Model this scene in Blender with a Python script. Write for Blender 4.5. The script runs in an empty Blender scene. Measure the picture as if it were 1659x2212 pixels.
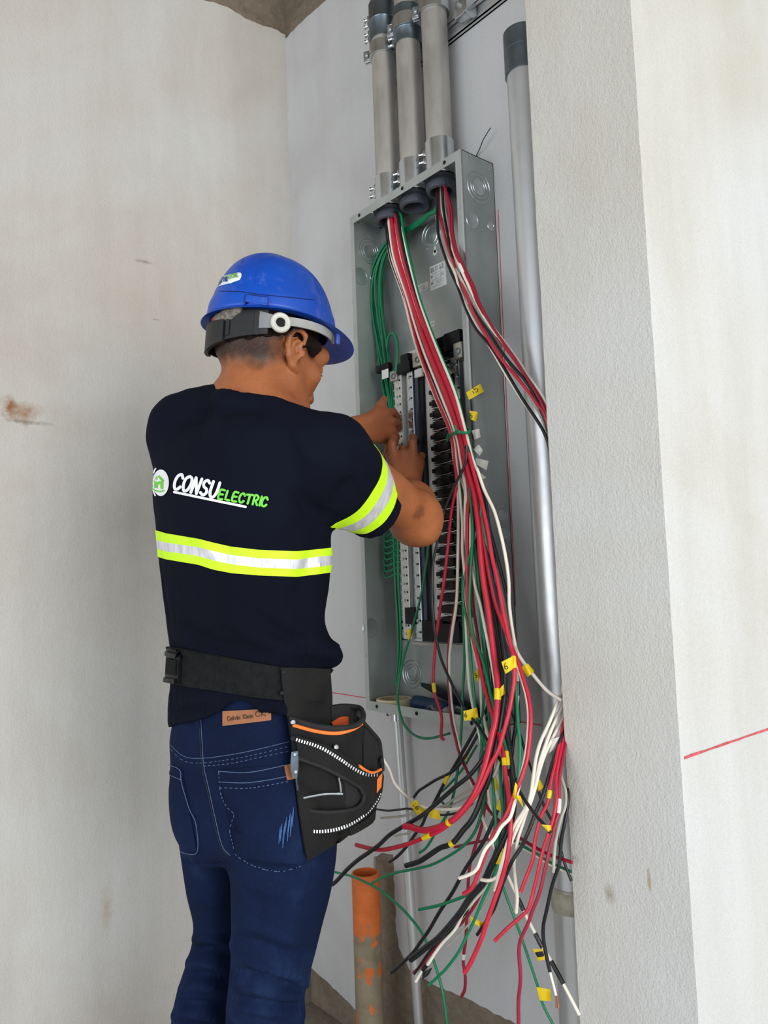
import bpy, bmesh, math, random
import numpy as np
from mathutils import Vector, Matrix
from mathutils.bvhtree import BVHTree

# ------------------------------------------------------------------ camera
SC = 0.93                                   # metres per unit of the calibrated layout
FPX = 1672.27                               # focal length in pixels of the 1659 x 2212 frame
CAM = np.array([1.9311, -1.2789, 1.2]) * SC
RX = np.array([0.6384, 0.7689, -0.0356]); RU = np.array([0.0875, -0.0266, 0.9958]); RF = np.array([-0.7647, 0.6388, 0.0843])
RF = RF / np.linalg.norm(RF); RX = RX - RF * (RX @ RF); RX = RX / np.linalg.norm(RX); RU = np.cross(RX, RF)
S = bpy.context.scene
cam_data = bpy.data.cameras.new('camera'); cam = bpy.data.objects.new('camera', cam_data); S.collection.objects.link(cam)
cam_data.sensor_fit = 'VERTICAL'; cam_data.sensor_height = 36.0; cam_data.sensor_width = 27.0
cam_data.lens = FPX * 36.0 / 2212.0; cam_data.clip_start = 0.02
cam.matrix_world = Matrix(((RX[0], RU[0], -RF[0], CAM[0]), (RX[1], RU[1], -RF[1], CAM[1]), (RX[2], RU[2], -RF[2], CAM[2]), (0, 0, 0, 1)))
S.camera = cam
# ------------------------------------------------------------------ light and exposure
S.view_settings.view_transform = 'Standard'; S.view_settings.look = 'None'; S.view_settings.gamma = 1.0
S.view_settings.use_curve_mapping = False
S.view_settings.exposure = 0.0
W = bpy.data.worlds.new('overcast_sky'); S.world = W; W.use_nodes = True
_bg = W.node_tree.nodes['Background']; _bg.inputs[0].default_value = (0.84, 0.92, 1.0, 1); _bg.inputs[1].default_value = 1.02
def area_light(name, loc, target, sx, sy, power, col):
    l = bpy.data.lights.new(name, 'AREA'); l.shape = 'RECTANGLE'; l.size = sx; l.size_y = sy; l.energy = power; l.color = col
    o = bpy.data.objects.new(name, l); S.collection.objects.link(o); o.location = loc
    o.rotation_euler = (Vector(target) - Vector(loc)).to_track_quat('-Z', 'Y').to_euler()
    return o
area_light('daylight_from_doorway', (6.0, -1.1, 1.5), (0.9, -0.4, 1.1), 2.6, 2.6, 172, (1.0, 0.985, 0.955))
area_light('rear_daylight_fill', (1.6, -6.0, 0.9), (0.3, -0.3, 0.8), 5.0, 2.6, 112, (0.93, 0.965, 1.0))  # fill light added for the unseen open side behind the camera

# ------------------------------------------------------------------ places: a direction through the lens meets a plane or a distance
def _ray(x, y): return RX * ((x - 829.5) / FPX) - RU * ((y - 1106.0) / FPX) + RF
def PD(x, y, d): return CAM + _ray(x, y) * d
def PY(x, y, Y):
    r = _ray(x, y); return CAM + r * ((Y - CAM[1]) / r[1])
def PX_(x, y, X):
    r = _ray(x, y); return CAM + r * ((X - CAM[0]) / r[0])
def depth(P): return float((np.asarray(P, float) - CAM) @ RF)
def topx(P):
    d = np.asarray(P, float) - CAM; z = d @ RF
    return 829.5 + FPX * (d @ RX) / z, 1106.0 - FPX * (d @ RU) / z
def topx_arr(V):
    d = V - CAM; z = d @ RF
    return np.stack([829.5 + FPX * (d @ RX) / z, 1106.0 - FPX * (d @ RU) / z, z], 1)

# ------------------------------------------------------------------ materials
def srgb(r, g, b):
    f = lambda c: (c / 255 / 12.92) if c / 255 <= 0.04045 else ((c / 255 + 0.055) / 1.055) ** 2.4
    return (f(r), f(g), f(b), 1.0)
class NT:
    def __init__(s, name):
        s.m = bpy.data.materials.new(name); s.m.use_nodes = True; s.t = s.m.node_tree; s.n = s.t.nodes
        s.b = s.n['Principled BSDF']; s.co = s.n.new('ShaderNodeTexCoord')
    def link(s, a, b): s.t.links.new(a, b)
    def noise(s, scale, detail=4, rough=.55, vec=None, stretch=None, dist=0.0):
        n = s.n.new('ShaderNodeTexNoise'); n.inputs['Scale'].default_value = scale; n.inputs['Detail'].default_value = detail
        n.inputs['Roughness'].default_value = rough; n.inputs['Distortion'].default_value = dist
        src = vec or s.co.outputs['Object']
        if stretch:
            mp = s.n.new('ShaderNodeMapping'); mp.inputs['Scale'].default_value = stretch; s.link(src, mp.inputs[0]); src = mp.outputs[0]
        s.link(src, n.inputs['Vector']); return n.outputs['Fac']
    def ramp(s, fac, stops):
        r = s.n.new('ShaderNodeValToRGB'); e = r.color_ramp.elements
        while len(e) < len(stops): e.new(0.5)
        for k, (p, c) in enumerate(stops): e[k].position = p; e[k].color = c if len(c) == 4 else (*c, 1)
        s.link(fac, r.inputs[0]); return r.outputs[0]
    def mix(s, fac, a, b, mode='MIX'):
        m = s.n.new('ShaderNodeMix'); m.data_type = 'RGBA'; m.blend_type = mode
        for sock, v in ((m.inputs[0], fac), (m.inputs[6], a), (m.inputs[7], b)):
            if isinstance(v, (float, int)): sock.default_value = v
            elif isinstance(v, tuple): sock.default_value = v
            else: s.link(v, sock)
        return m.outputs[2]
    def math(s, op, a, b=0.0):
        m = s.n.new('ShaderNodeMath'); m.operation = op
        for k, v in enumerate((a, b)):
            if isinstance(v, (float, int)): m.inputs[k].default_value = v
            else: s.link(v, m.inputs[k])
        return m.outputs[0]
    def attr(s, name):
        a = s.n.new('ShaderNodeAttribute'); a.attribute_name = name; return a.outputs['Fac']
    def bump(s, h, strength=.3, dist=.002, prev=None):
        b = s.n.new('ShaderNodeBump'); b.inputs['Strength'].default_value = strength; b.inputs['Distance'].default_value = dist
        s.link(h, b.inputs['Height'])
        if prev is not None: s.link(prev, b.inputs['Normal'])
        return b.outputs[0]
    def done(s, col=None, rough=.6, metal=0.0, normal=None, **kw):
        if col is not None:
            if isinstance(col, tuple): s.b.inputs['Base Color'].default_value = col
            else: s.link(col, s.b.inputs['Base Color'])
        if isinstance(rough, float): s.b.inputs['Roughness'].default_value = rough
        else: s.link(rough, s.b.inputs['Roughness'])
        s.b.inputs['Metallic'].default_value = metal
        if normal is not None: s.link(normal, s.b.inputs['Normal'])
        for k, v in kw.items(): s.b.inputs[k.replace('_', ' ')].default_value = v
        return s.m
def plain(name, rgb, rough=.5, metal=0.0, var=.12, scale=60, bump=0.0, bscale=300, **kw):
    t = NT(name); c = srgb(*rgb)
    lo = tuple(x * (1 - var) for x in c[:3]) + (1,); hi = tuple(min(1, x * (1 + var)) for x in c[:3]) + (1,)
    col = t.ramp(t.noise(scale), [(.3, lo), (.7, hi)])
    nm = t.bump(t.noise(bscale, 3), bump, .001) if bump else None
    return t.done(col, rough, metal, nm, **kw)

# ------------------------------------------------------------------ objects
ORG = {}
COL = S.collection
def tag(o, label=None, cat=None, group=None, kind=None):
    if label: o['label'] = label
    if cat: o['category'] = cat
    if group: o['group'] = group
    if kind: o['kind'] = kind
    return o
def thing(name, loc, label, cat, group=None):
    o = bpy.data.objects.new(name, None); COL.objects.link(o); o.location = tuple(loc); o.empty_display_size = .05
    ORG[o.name] = np.array(loc, float); return tag(o, label, cat, group)
def mesh(name, V, F, mat, parent=None, smooth=True, origin=None, mats=None, fm=None):
    V = np.asarray(V, float)
    if parent is not None: org = ORG[parent.name]
    elif origin is not None: org = np.array(origin, float)
    else:
        org = np.array([(V[:, 0].min() + V[:, 0].max()) / 2, (V[:, 1].min() + V[:, 1].max()) / 2, V[:, 2].min()])
    me = bpy.data.meshes.new(name); me.from_pydata((V - org).tolist(), [], [tuple(int(i) for i in f) for f in F]); me.update()
    for m in (mats or [mat]): me.materials.append(m)
    if fm is not None: me.polygons.foreach_set('material_index', np.asarray(fm, np.int32))
    if smooth: me.polygons.foreach_set('use_smooth', np.ones(len(me.polygons), bool))
    o = bpy.data.objects.new(name, me); COL.objects.link(o)
    if parent is not None: o.parent = parent
    else: o.location = tuple(org)
    ORG[o.name] = org
    return o
def autosmooth(o, deg=40):
    bm = bmesh.new(); bm.from_mesh(o.data); lim = math.radians(deg)
    for e in bm.edges:
        if len(e.link_faces) == 2 and e.calc_face_angle(0) > lim: e.smooth = False
    bm.to_mesh(o.data); bm.free(); return o
def unit(v):
    v = np.asarray(v, float); n = np.linalg.norm(v); return v / n if n > 1e-12 else v
class MB:
    """collects shapes (world coordinates) and links them as one mesh"""
    def __init__(s): s.V = []; s.F = []; s.n = 0; s.M = []; s.cur = 0
    def add(s, V, F):
        V = np.asarray(V, float); s.V.append(V)
        for f in F: s.F.append(tuple(i + s.n for i in f)); s.M.append(s.cur)
        s.n += len(V); return s
    def box(s, c, h, ax=None):
        ax = np.eye(3) if ax is None else np.asarray(ax, float); c = np.asarray(c, float)
        V = [c + ax[0] * h[0] * i + ax[1] * h[1] * j + ax[2] * h[2] * k for i in (-1, 1) for j in (-1, 1) for k in (-1, 1)]
        return s.add(V, [(0, 1, 3, 2), (4, 6, 7, 5), (0, 4, 5, 1), (2, 3, 7, 6), (0, 2, 6, 4), (1, 5, 7, 3)])
    def bx(s, x0, x1, y0, y1, z0, z1): return s.box(((x0 + x1) / 2, (y0 + y1) / 2, (z0 + z1) / 2), (abs(x1 - x0) / 2, abs(y1 - y0) / 2, abs(z1 - z0) / 2))
    def bbox(s, c, h, bev, ax=None):
        """box with bevelled edges"""
        bm = bmesh.new(); bmesh.ops.create_cube(bm, size=2.0)
        for v in bm.verts: v.co = Vector((v.co.x * h[0], v.co.y * h[1], v.co.z * h[2]))
        bmesh.ops.bevel(bm, geom=bm.edges[:], offset=bev, segments=2, affect='EDGES', profile=.5)
        bm.verts.index_update(); ax = np.eye(3) if ax is None else np.asarray(ax, float)
        V = [np.asarray(c, float) + ax[0] * v.co.x + ax[1] * v.co.y + ax[2] * v.co.z for v in bm.verts]
        F = [tuple(v.index for v in f.verts) for f in bm.faces]; bm.free(); return s.add(V, F)
    def tube(s, P, r, n=8, cap=True, closed=False):
        P = np.asarray(P, float); m = len(P); r = np.full(m, r, float) if np.isscalar(r) else np.asarray(r, float)
        T = np.gradient(P, axis=0) if not closed else np.roll(P, -1, 0) - np.roll(P, 1, 0)
        T = np.array([unit(t) for t in T])
        a = np.array([0, 0, 1.0]) if abs(T[0][2]) < .9 else np.array([1.0, 0, 0]); N = unit(np.cross(T[0], a)); V = []
        ang = np.arange(n) * 2 * math.pi / n
        for i in range(m):
            N = unit(N - T[i] * (N @ T[i])); B = np.cross(T[i], N)
            V += [P[i] + r[i] * (math.cos(q) * N + math.sin(q) * B) for q in ang]
        F = [(i * n + j, i * n + (j + 1) % n, (i + 1) * n + (j + 1) % n, (i + 1) * n + j) for i in range(m - 1) for j in range(n)]
        if closed: F += [((m - 1) * n + j, (m - 1) * n + (j + 1) % n, (j + 1) % n, j) for j in range(n)]
        elif cap: F += [tuple(reversed(range(n))), tuple(range((m - 1) * n, m * n))]
        return s.add(V, F)
    def cyl(s, a, b, r, n=16, r2=None): return s.tube([a, b], [r, r if r2 is None else r2], n)
    def lathe(s, base, axis, prof, n=32, cap0=False, cap1=False, sx=1.0):
        """prof: (radius, height along axis)"""
        ax = unit(axis); a = np.array([0, 0, 1.0]) if abs(ax[2]) < .9 else np.array([1.0, 0, 0]); u = unit(np.cross(a, ax)); v = np.cross(ax, u)
        base = np.asarray(base, float); V = []
        for (r, h) in prof:
            V += [base + ax * h + r * (math.cos(t) * u * sx + math.sin(t) * v) for t in np.arange(n) * 2 * math.pi / n]
        m = len(prof)
        F = [(i * n + j, i * n + (j + 1) % n, (i + 1) * n + (j + 1) % n, (i + 1) * n + j) for i in range(m - 1) for j in range(n)]
        if cap0: F.append(tuple(reversed(range(n))))
        if cap1: F.append(tuple(range((m - 1) * n, m * n)))
        return s.add(V, F)
    def prism(s, poly, vec):
        """poly: planar 3D loop, pushed along vec"""
        P = np.asarray(poly, float); n = len(P); V = np.vstack([P, P + np.asarray(vec, float)])
        return s.add(V, [tuple(range(n)), tuple(reversed(range(n, 2 * n)))] + [(i, i + n, (i + 1) % n + n, (i + 1) % n) for i in range(n)])
    def sheet(s, G, th):
        """G: rows x cols grid of points -> a sheet of thickness th (normals by neighbours)"""
        G = np.asarray(G, float); r, c = G.shape[:2]
        du = np.gradient(G, axis=1); dv = np.gradient(G, axis=0); N = np.cross(du, dv); N /= np.maximum(np.linalg.norm(N, axis=2, keepdims=True), 1e-12)
        V = np.vstack([(G + N * th / 2).reshape(-1, 3), (G - N * th / 2).reshape(-1, 3)]); k = r * c; F = []
        for i in range(r - 1):
            for j in range(c - 1):
                q = i * c + j; F.append((q, q + 1, q + c + 1, q + c)); F.append((k + q, k + q + c, k + q + c + 1, k + q + 1))
        ring = [j for j in range(c)] + [i * c + c - 1 for i in range(1, r)] + [(r - 1) * c + j for j in range(c - 2, -1, -1)] + [i * c for i in range(r - 2, 0, -1)]
        for a, b in zip(ring, ring[1:] + ring[:1]): F.append((b, a, k + a, k + b))
        return s.add(V, F)
    def build(s, name, mat, parent=None, smooth=True, sharp=35, mats=None):
        o = mesh(name, np.vstack(s.V), s.F, mat, parent, smooth, mats=mats, fm=s.M if mats else None)
        bm = bmesh.new(); bm.from_mesh(o.data); bmesh.ops.recalc_face_normals(bm, faces=bm.faces[:]); bm.to_mesh(o.data); bm.free()
        if smooth: autosmooth(o, sharp)
        return o
def spline(P, n=10, closed=False):
    """Catmull-Rom (centripetal-ish) through the points"""
    P = np.asarray(P, float); m = len(P)
    if m < 3:
        return np.array([P[0] + (P[-1] - P[0]) * t for t in np.linspace(0, 1, n + 1)])
    Q = np.vstack([2 * P[0] - P[1], P, 2 * P[-1] - P[-2]]) if not closed else np.vstack([P[-1], P, P[0], P[1]])
    out = []
    for i in range(1, len(Q) - 2):
        p0, p1, p2, p3 = Q[i - 1], Q[i], Q[i + 1], Q[i + 2]
        for t in np.arange(n) / n:
            out.append(.5 * ((2 * p1) + (-p0 + p2) * t + (2 * p0 - 5 * p1 + 4 * p2 - p3) * t * t + (-p0 + 3 * p1 - 3 * p2 + p3) * t ** 3))
    if not closed: out.append(P[-1])
    return np.array(out)
def curve1(tab, n=60):
    """smooth table of rows, first column the abscissa -> dense table"""
    T = np.asarray(tab, float); Q = spline(T, 8); return Q

# ------------------------------------------------------------------ rounded strokes: lettering
GL = {'C': [[(.88, .78), (.6, 1), (.2, .85), (.05, .45), (.25, .05), (.6, 0), (.9, .2)]],
      'O': [[(.5, 1), (.12, .8), (.05, .4), (.3, .02), (.7, .08), (.95, .5), (.85, .88), (.5, 1)]],
      'N': [[(.08, 0), (.15, 1)], [(.15, 1), (.8, 0)], [(.8, 0), (.9, 1)]],
      'S': [[(.85, .85), (.5, 1), (.15, .8), (.3, .55), (.7, .42), (.82, .2), (.5, 0), (.1, .12)]],
      'U': [[(.08, 1), (.08, .3), (.35, 0), (.7, .05), (.9, .4), (.92, 1)]],
      'E': [[(.85, 1), (.15, .95), (.12, .05), (.85, 0)], [(.13, .5), (.72, .52)]],
      'L': [[(.15, 1), (.12, .05), (.85, 0)]],
      'T': [[(.02, .95), (.98, 1)], [(.5, .97), (.48, 0)]],
      'R': [[(.15, 0), (.15, .97), (.6, 1), (.85, .78), (.6, .5), (.17, .45)], [(.45, .46), (.9, 0)]],
      'I': [[(.5, 0), (.5, 1)]], 'A': [[(.05, 0), (.5, 1), (.95, 0)], [(.25, .35), (.75, .35)]],
      'Q': [[(.5, 1), (.1, .75), (.08, .3), (.45, 0), (.85, .2), (.92, .65), (.5, 1)], [(.6, .25), (.98, -.05)]],
      'Y': [[(.05, 1), (.5, .5), (.95, 1)], [(.5, .5), (.5, 0)]], 'G': [[(.88, .82), (.5, 1), (.1, .7), (.12, .25), (.5, 0), (.9, .15), (.9, .48), (.58, .48)]],
      'D': [[(.12, 0), (.12, 1), (.6, .92), (.9, .5), (.6, .06), (.12, 0)]], 'K': [[(.12, 0), (.12, 1)], [(.9, 1), (.14, .45), (.95, 0)]],
      'P': [[(.15, 0), (.15, 1), (.65, 1), (.88, .75), (.62, .48), (.16, .46)]], 'V': [[(.05, 1), (.5, 0), (.95, 1)]], 'M': [[(.08, 0), (.15, 1), (.5, .35), (.85, 1), (.92, 0)]],
      '0': [[(.5, 1), (.15, .75), (.15, .25), (.5, 0), (.85, .25), (.85, .75), (.5, 1)]], '1': [[(.5, 1), (.5, 0)]], '7': [[(.1, 1), (.88, 1)], [(.88, 1), (.4, 0)]], 'F': [[(.15, 0), (.15, 1)], [(.15, 1), (.85, 1)], [(.15, .52), (.7, .52)]],
      '2': [[(.12, .8), (.5, 1), (.85, .75), (.12, 0), (.9, 0)]], '3': [[(.12, .95), (.8, .9), (.45, .55), (.85, .3), (.5, 0), (.12, .1)]],
      '4': [[(.65, 0), (.65, 1), (.08, .3), (.92, .3)]], '5': [[(.85, 1), (.25, .98), (.18, .58), (.6, .62), (.85, .32), (.5, 0), (.12, .1)]],
      '6': [[(.72, 1), (.3, .65), (.15, .25), (.45, 0), (.8, .18), (.7, .45), (.25, .4)]], '8': [[(.5, .52), (.2, .75), (.5, 1), (.8, .75), (.2, .25), (.5, 0), (.8, .25), (.5, .52)]],
      '9': [[(.8, .7), (.45, .5), (.2, .75), (.5, 1), (.8, .75), (.7, .3), (.5, 0)]], '-': [[(.15, .5), (.85, .5)]],
      'a': [[(.8, .6), (.35, .62), (.15, .3), (.4, 0), (.78, .2)], [(.8, .62), (.8, 0)]], 'l': [[(.5, 1), (.5, 0)]], 'v': [[(.1, .62), (.5, 0), (.9, .62)]],
      'i': [[(.5, .6), (.5, 0)], [(.5, .82), (.5, .9)]], 'n': [[(.15, .62), (.15, 0)], [(.15, .45), (.5, .64), (.82, .45), (.82, 0)]],
      'k': [[(.15, 1), (.15, 0)], [(.8, .62), (.18, .28), (.85, 0)]], 'e': [[(.15, .33), (.85, .36), (.5, .64), (.14, .33), (.45, 0), (.82, .1)]], ' ': []}
def strokes(text, adv=1.12, widths=None):
    """list of polylines in em units (x advances)"""
    out = []; x = 0.0
    for i, ch in enumerate(text):
        w = (widths or {}).get(ch, .45 if ch in 'Iil1' else 1.0)
        for st in GL.get(ch, []):
            q = spline(st, 5) if len(st) > 3 else np.asarray(st, float)
            out.append(np.stack([x + q[:, 0] * w, q[:, 1]], 1))
        x += w * adv
    return out, x
def ribbon2d(P, w, n=6):
    """flat capsule outline pieces along a 2D polyline -> verts2d, faces"""
    V = []; F = []
    P = np.asarray(P, float); m = len(P)
    T = np.gradient(P, axis=0); T /= np.maximum(np.linalg.norm(T, axis=1, keepdims=True), 1e-9); N = np.stack([-T[:, 1], T[:, 0]], 1)
    L = P + N * w / 2; R_ = P - N * w / 2
    for i in range(m): V += [L[i], R_[i]]
    for i in range(m - 1): F.append((2 * i, 2 * i + 1, 2 * i + 3, 2 * i + 2))
    for e, sgn in ((0, -1), (m - 1, 1)):
        c0 = len(V); ang = math.atan2(T[e][1] * sgn, T[e][0] * sgn)
        for k in range(n + 1):
            a = ang - math.pi / 2 + math.pi * k / n; V.append(P[e] + w / 2 * np.array([math.cos(a), math.sin(a)]))
        F.append(tuple(range(c0, c0 + n + 1)))
    return np.array(V), F
# ------------------------------------------------------------------ soft bodies: smooth-blended distance shapes turned into one skin
class Body:
    def __init__(s): s.pr = []
    def _add(s, fn, c, R, k, op): s.pr.append((fn, np.asarray(c, float), float(R), k, op)); return s
    def rc(s, a, b, ra, rb, k=.015, op='+'):
        a = np.asarray(a, float); b = np.asarray(b, float); ab = b - a; L2 = max(ab @ ab, 1e-12)
        def fn(p):
            t = np.clip((p - a) @ ab / L2, 0, 1); return np.linalg.norm(p - a - t[:, None] * ab, axis=1) - (ra + (rb - ra) * t)
        return s._add(fn, (a + b) / 2, math.sqrt(L2) / 2 + max(ra, rb), k, op)
    def chain(s, pts, rs, k=.01):
        for i in range(len(pts) - 1): s.rc(pts[i], pts[i + 1], rs[i], rs[i + 1], k)
        return s
    def ell(s, c, ax, r, k=.015, op='+'):
        c = np.asarray(c, float); ax = np.asarray(ax, float); r = np.asarray(r, float)
        def fn(p):
            q = (p - c) @ ax.T; k0 = np.linalg.norm(q / r, axis=1); k1 = np.linalg.norm(q / (r * r), axis=1)
            return k0 * (k0 - 1) / np.maximum(k1, 1e-9)
        return s._add(fn, c, r.max(), k, op)
    def loft(s, tab, U, Vv, k=.02, n=2.3, op='+', infl=0.0):
        """tab rows: z, cx, cy, a, b  (z ascending)"""
        T = np.asarray(sorted(map(tuple, tab)), float); z0, z1 = T[0, 0], T[-1, 0]
        def fn(p):
            z = p[:, 2]; g = [np.interp(z, T[:, 0], T[:, i]) for i in range(1, 5)]
            dx = p[:, 0] - g[0]; dy = p[:, 1] - g[1]; u = dx * U[0] + dy * U[1]; v = dx * Vv[0] + dy * Vv[1]
            a = g[2] + infl; b = g[3] + infl
            rho = (np.abs(u / a) ** n + np.abs(v / b) ** n) ** (1 / n); d = (rho - 1) * np.minimum(a, b)
            return np.maximum(d, np.maximum(z - z1, z0 - z))
        c = np.array([T[:, 1].mean(), T[:, 2].mean(), (z0 + z1) / 2])
        R = math.sqrt(((z1 - z0) / 2) ** 2 + (T[:, 3].max() + T[:, 4].max() + np.ptp(T[:, 1]) + np.ptp(T[:, 2])) ** 2)
        return s._add(fn, c, R, k, op)
    def cut(s, point, normal):
        """drop everything on the side the normal points to"""
        pt = np.asarray(point, float); nn = unit(normal)
        return s._add(lambda p: (p - pt) @ nn, pt, 1e3, 0, 'x')
    def cutfn(s, fn): return s._add(fn, np.zeros(3), 1e3, 0, 'x')
    def sdf(s, p, c=None, rad=0.0):
        d = np.full(len(p), 1.0)
        for fn, pc, R, k, op in s.pr:
            if c is not None and R < 100 and np.linalg.norm(c - pc) > R + rad + max(k, .02) + .02: continue
            e = fn(p)
            if op == '+':
                if k > 0:
                    h = np.maximum(k - np.abs(d - e), 0) / k; d = np.minimum(d, e) - h * h * k * .25
                else: d = np.minimum(d, e)
            elif op == '-':
                if k > 0:
                    h = np.maximum(k - np.abs(d + e), 0) / k; d = np.maximum(d, -e) + h * h * k * .25
                else: d = np.maximum(d, -e)
            else: d = np.maximum(d, e)
        return d
    def skin(s, h, lo, hi, sm=2, B=8):
        lo = np.asarray(lo, float); hi = np.asarray(hi, float); bs = B * h
        nb = np.ceil((hi - lo) / bs).astype(int)
        idx = np.stack(np.meshgrid(*[np.arange(k) for k in nb], indexing='ij'), -1).reshape(-1, 3)
        # coarse pass: blocks of 4 x 4 x 4 first
        keep = []
        big = 4; nbb = np.ceil(nb / big).astype(int); rb = bs * big * .8661
        for bi in np.stack(np.meshgrid(*[np.arange(k) for k in nbb], indexing='ij'), -1).reshape(-1, 3):
            cc = lo + (bi + .5) * bs * big
            if abs(s.sdf(cc[None, :], cc, rb * 2)[0]) < rb * 1.9 + .02:
                sub = np.stack(np.meshgrid(*[np.arange(big)] * 3, indexing='ij'), -1).reshape(-1, 3) + bi * big
                cs = lo + (sub + .5) * bs; v = s.sdf(cs, cc, rb * 2); ok = np.abs(v) < bs * .8661 * 1.7 + .006
                keep.append(sub[ok])
        keep = np.vstack(keep); n1 = B + 1
        g = np.stack(np.meshgrid(*[np.arange(n1)] * 3, indexing='ij'), -1).reshape(-1, 3)
        NX = (nbb * big * B + 2).astype(np.int64)
        key = lambda I: (I[..., 0].astype(np.int64) * NX[1] + I[..., 1]) * NX[2] + I[..., 2]
        CK = []; CV = []; EQ = []
        offs = np.array([[i, j, k] for i in (0, 1) for j in (0, 1) for k in (0, 1)])
        for b in keep:
            I = g + b * B; P = lo + I * h; c = lo + (b + .5) * bs; D = s.sdf(P, c, bs * .8661).reshape(n1, n1, n1)
            sg = D < 0
            if sg.all() or not sg.any(): continue
            corners = np.stack([D[o[0]:o[0] + B, o[1]:o[1] + B, o[2]:o[2] + B] for o in offs], -1); cs = corners < 0; act = cs.any(-1) & ~cs.all(-1)
            ii = np.argwhere(act)
            if len(ii):
                vals = corners[act]; acc = np.zeros((len(ii), 3)); cnt = np.zeros(len(ii))
                for a in range(8):
                    for e in range(a + 1, 8):
                        df = offs[e] - offs[a]
                        if np.abs(df).sum() != 1: continue
                        m = (vals[:, a] < 0) != (vals[:, e] < 0); t = vals[:, a] / np.where(m, vals[:, a] - vals[:, e], 1)
                        pt = offs[a] + t[:, None] * df; acc += np.where(m[:, None], pt, 0); cnt += m
                CV.append(lo + (ii + b * B + acc / cnt[:, None]) * h); CK.append(key(ii + b * B))
            for ax in range(3):
                sl0 = [slice(0, B)] * 3; sl1 = list(sl0); sl1[ax] = slice(1, B + 1)
                s0 = sg[tuple(sl0)]; s1 = sg[tuple(sl1)]; ch = np.argwhere(s0 != s1)
                if not len(ch): continue
                fl = s0[tuple(ch.T)]; Ig = ch + b * B; u = np.zeros(3, int); v = np.zeros(3, int); u[(ax + 1) % 3] = 1; v[(ax + 2) % 3] = 1
                q = np.stack([key(Ig - u - v), key(Ig - v), key(Ig), key(Ig - u)], 1); q[~fl] = q[~fl][:, ::-1]; EQ.append(q)
        CK = np.concatenate(CK); CV = np.vstack(CV); EQ = np.vstack(EQ); o = np.argsort(CK); CK = CK[o]; CV = CV[o]
        ix = np.clip(np.searchsorted(CK, EQ), 0, len(CK) - 1); ok = (CK[ix] == EQ).all(1); F = ix[ok]
        V = CV
        for _ in range(sm):
            acc = np.zeros_like(V); cnt = np.zeros(len(V))
            for a, e in ((0, 1), (1, 2), (2, 3), (3, 0)):
                np.add.at(acc, F[:, a], V[F[:, e]]); np.add.at(cnt, F[:, a], 1); np.add.at(acc, F[:, e], V[F[:, a]]); np.add.at(cnt, F[:, e], 1)
            V = V * .5 + .5 * acc / np.maximum(cnt, 1)[:, None]
        return V, F
def bvh_of(V, F): return BVHTree.FromPolygons([tuple(v) for v in V], [tuple(int(i) for i in f) for f in F])
def normals_of(V, F):
    n = np.cross(V[F[:, 2]] - V[F[:, 0]], V[F[:, 3]] - V[F[:, 1]]); N = np.zeros_like(V)
    for a in range(4): np.add.at(N, F[:, a], n)
    return N / np.maximum(np.linalg.norm(N, axis=1, keepdims=True), 1e-12)
def hit_px(bvh, x, y, off=0.0):
    """the surface point seen at a picture position (None if the line misses), raised by off along the normal"""
    d = unit(_ray(x, y)); h = bvh.ray_cast(Vector(CAM), Vector(d))
    if h[0] is None: return None
    n = np.array(h[1]); n = -n if n @ d > 0 else n
    return np.array(h[0]) + n * off
def hit_line(bvh, pts, off=0.0, step=6):
    """polyline in the picture laid on a surface"""
    out = []
    for a, b in zip(pts[:-1], pts[1:]):
        m = max(1, int(math.hypot(b[0] - a[0], b[1] - a[1]) / step))
        for k in range(m): 
            q = hit_px(bvh, a[0] + (b[0] - a[0]) * k / m, a[1] + (b[1] - a[1]) * k / m, off)
            if q is not None: out.append(q)
    q = hit_px(bvh, *pts[-1], off)
    if q is not None: out.append(q)
    return np.array(out)
def fold(V, N, bvh, pts, width, amp, taper=True):
    """raise (or press in, amp < 0) a cloth fold along a line"""
    L = hit_line(bvh, [tuple(q) for q in spline(np.array(pts, float), 6)], 0, 8)
    if len(L) < 2: return V
    lo = L.min(0) - 3 * width; hi = L.max(0) + 3 * width; m = np.all((V > lo) & (V < hi), axis=1); idx = np.where(m)[0]
    if not len(idx): return V
    D = np.linalg.norm(V[idx][:, None, :] - L[None], axis=2); j = D.argmin(1); d = D.min(1); t = j / max(1, len(L) - 1)
    w = np.exp(-(d / width) ** 2) * (np.sin(np.pi * np.clip(t * .9 + .05, 0, 1)) ** .6 if taper else 1.0)
    V = V.copy(); V[idx] += N[idx] * (amp * w)[:, None]; return V
def decal(name, bvh, shapes, mat, parent, off=.0008, sub=5):
    """flat print: 2D shapes (verts in picture positions, faces) laid on a surface"""
    mb = MB()
    for V2, F in shapes:
        P = [hit_px(bvh, v[0], v[1], off) for v in V2]; good = [p is not None for p in P]
        P = [p if p is not None else np.zeros(3) for p in P]
        mb.add(P, [f for f in F if all(good[i] for i in f)])
    return mb.build(name, mat, parent, smooth=True, sharp=180)
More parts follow.
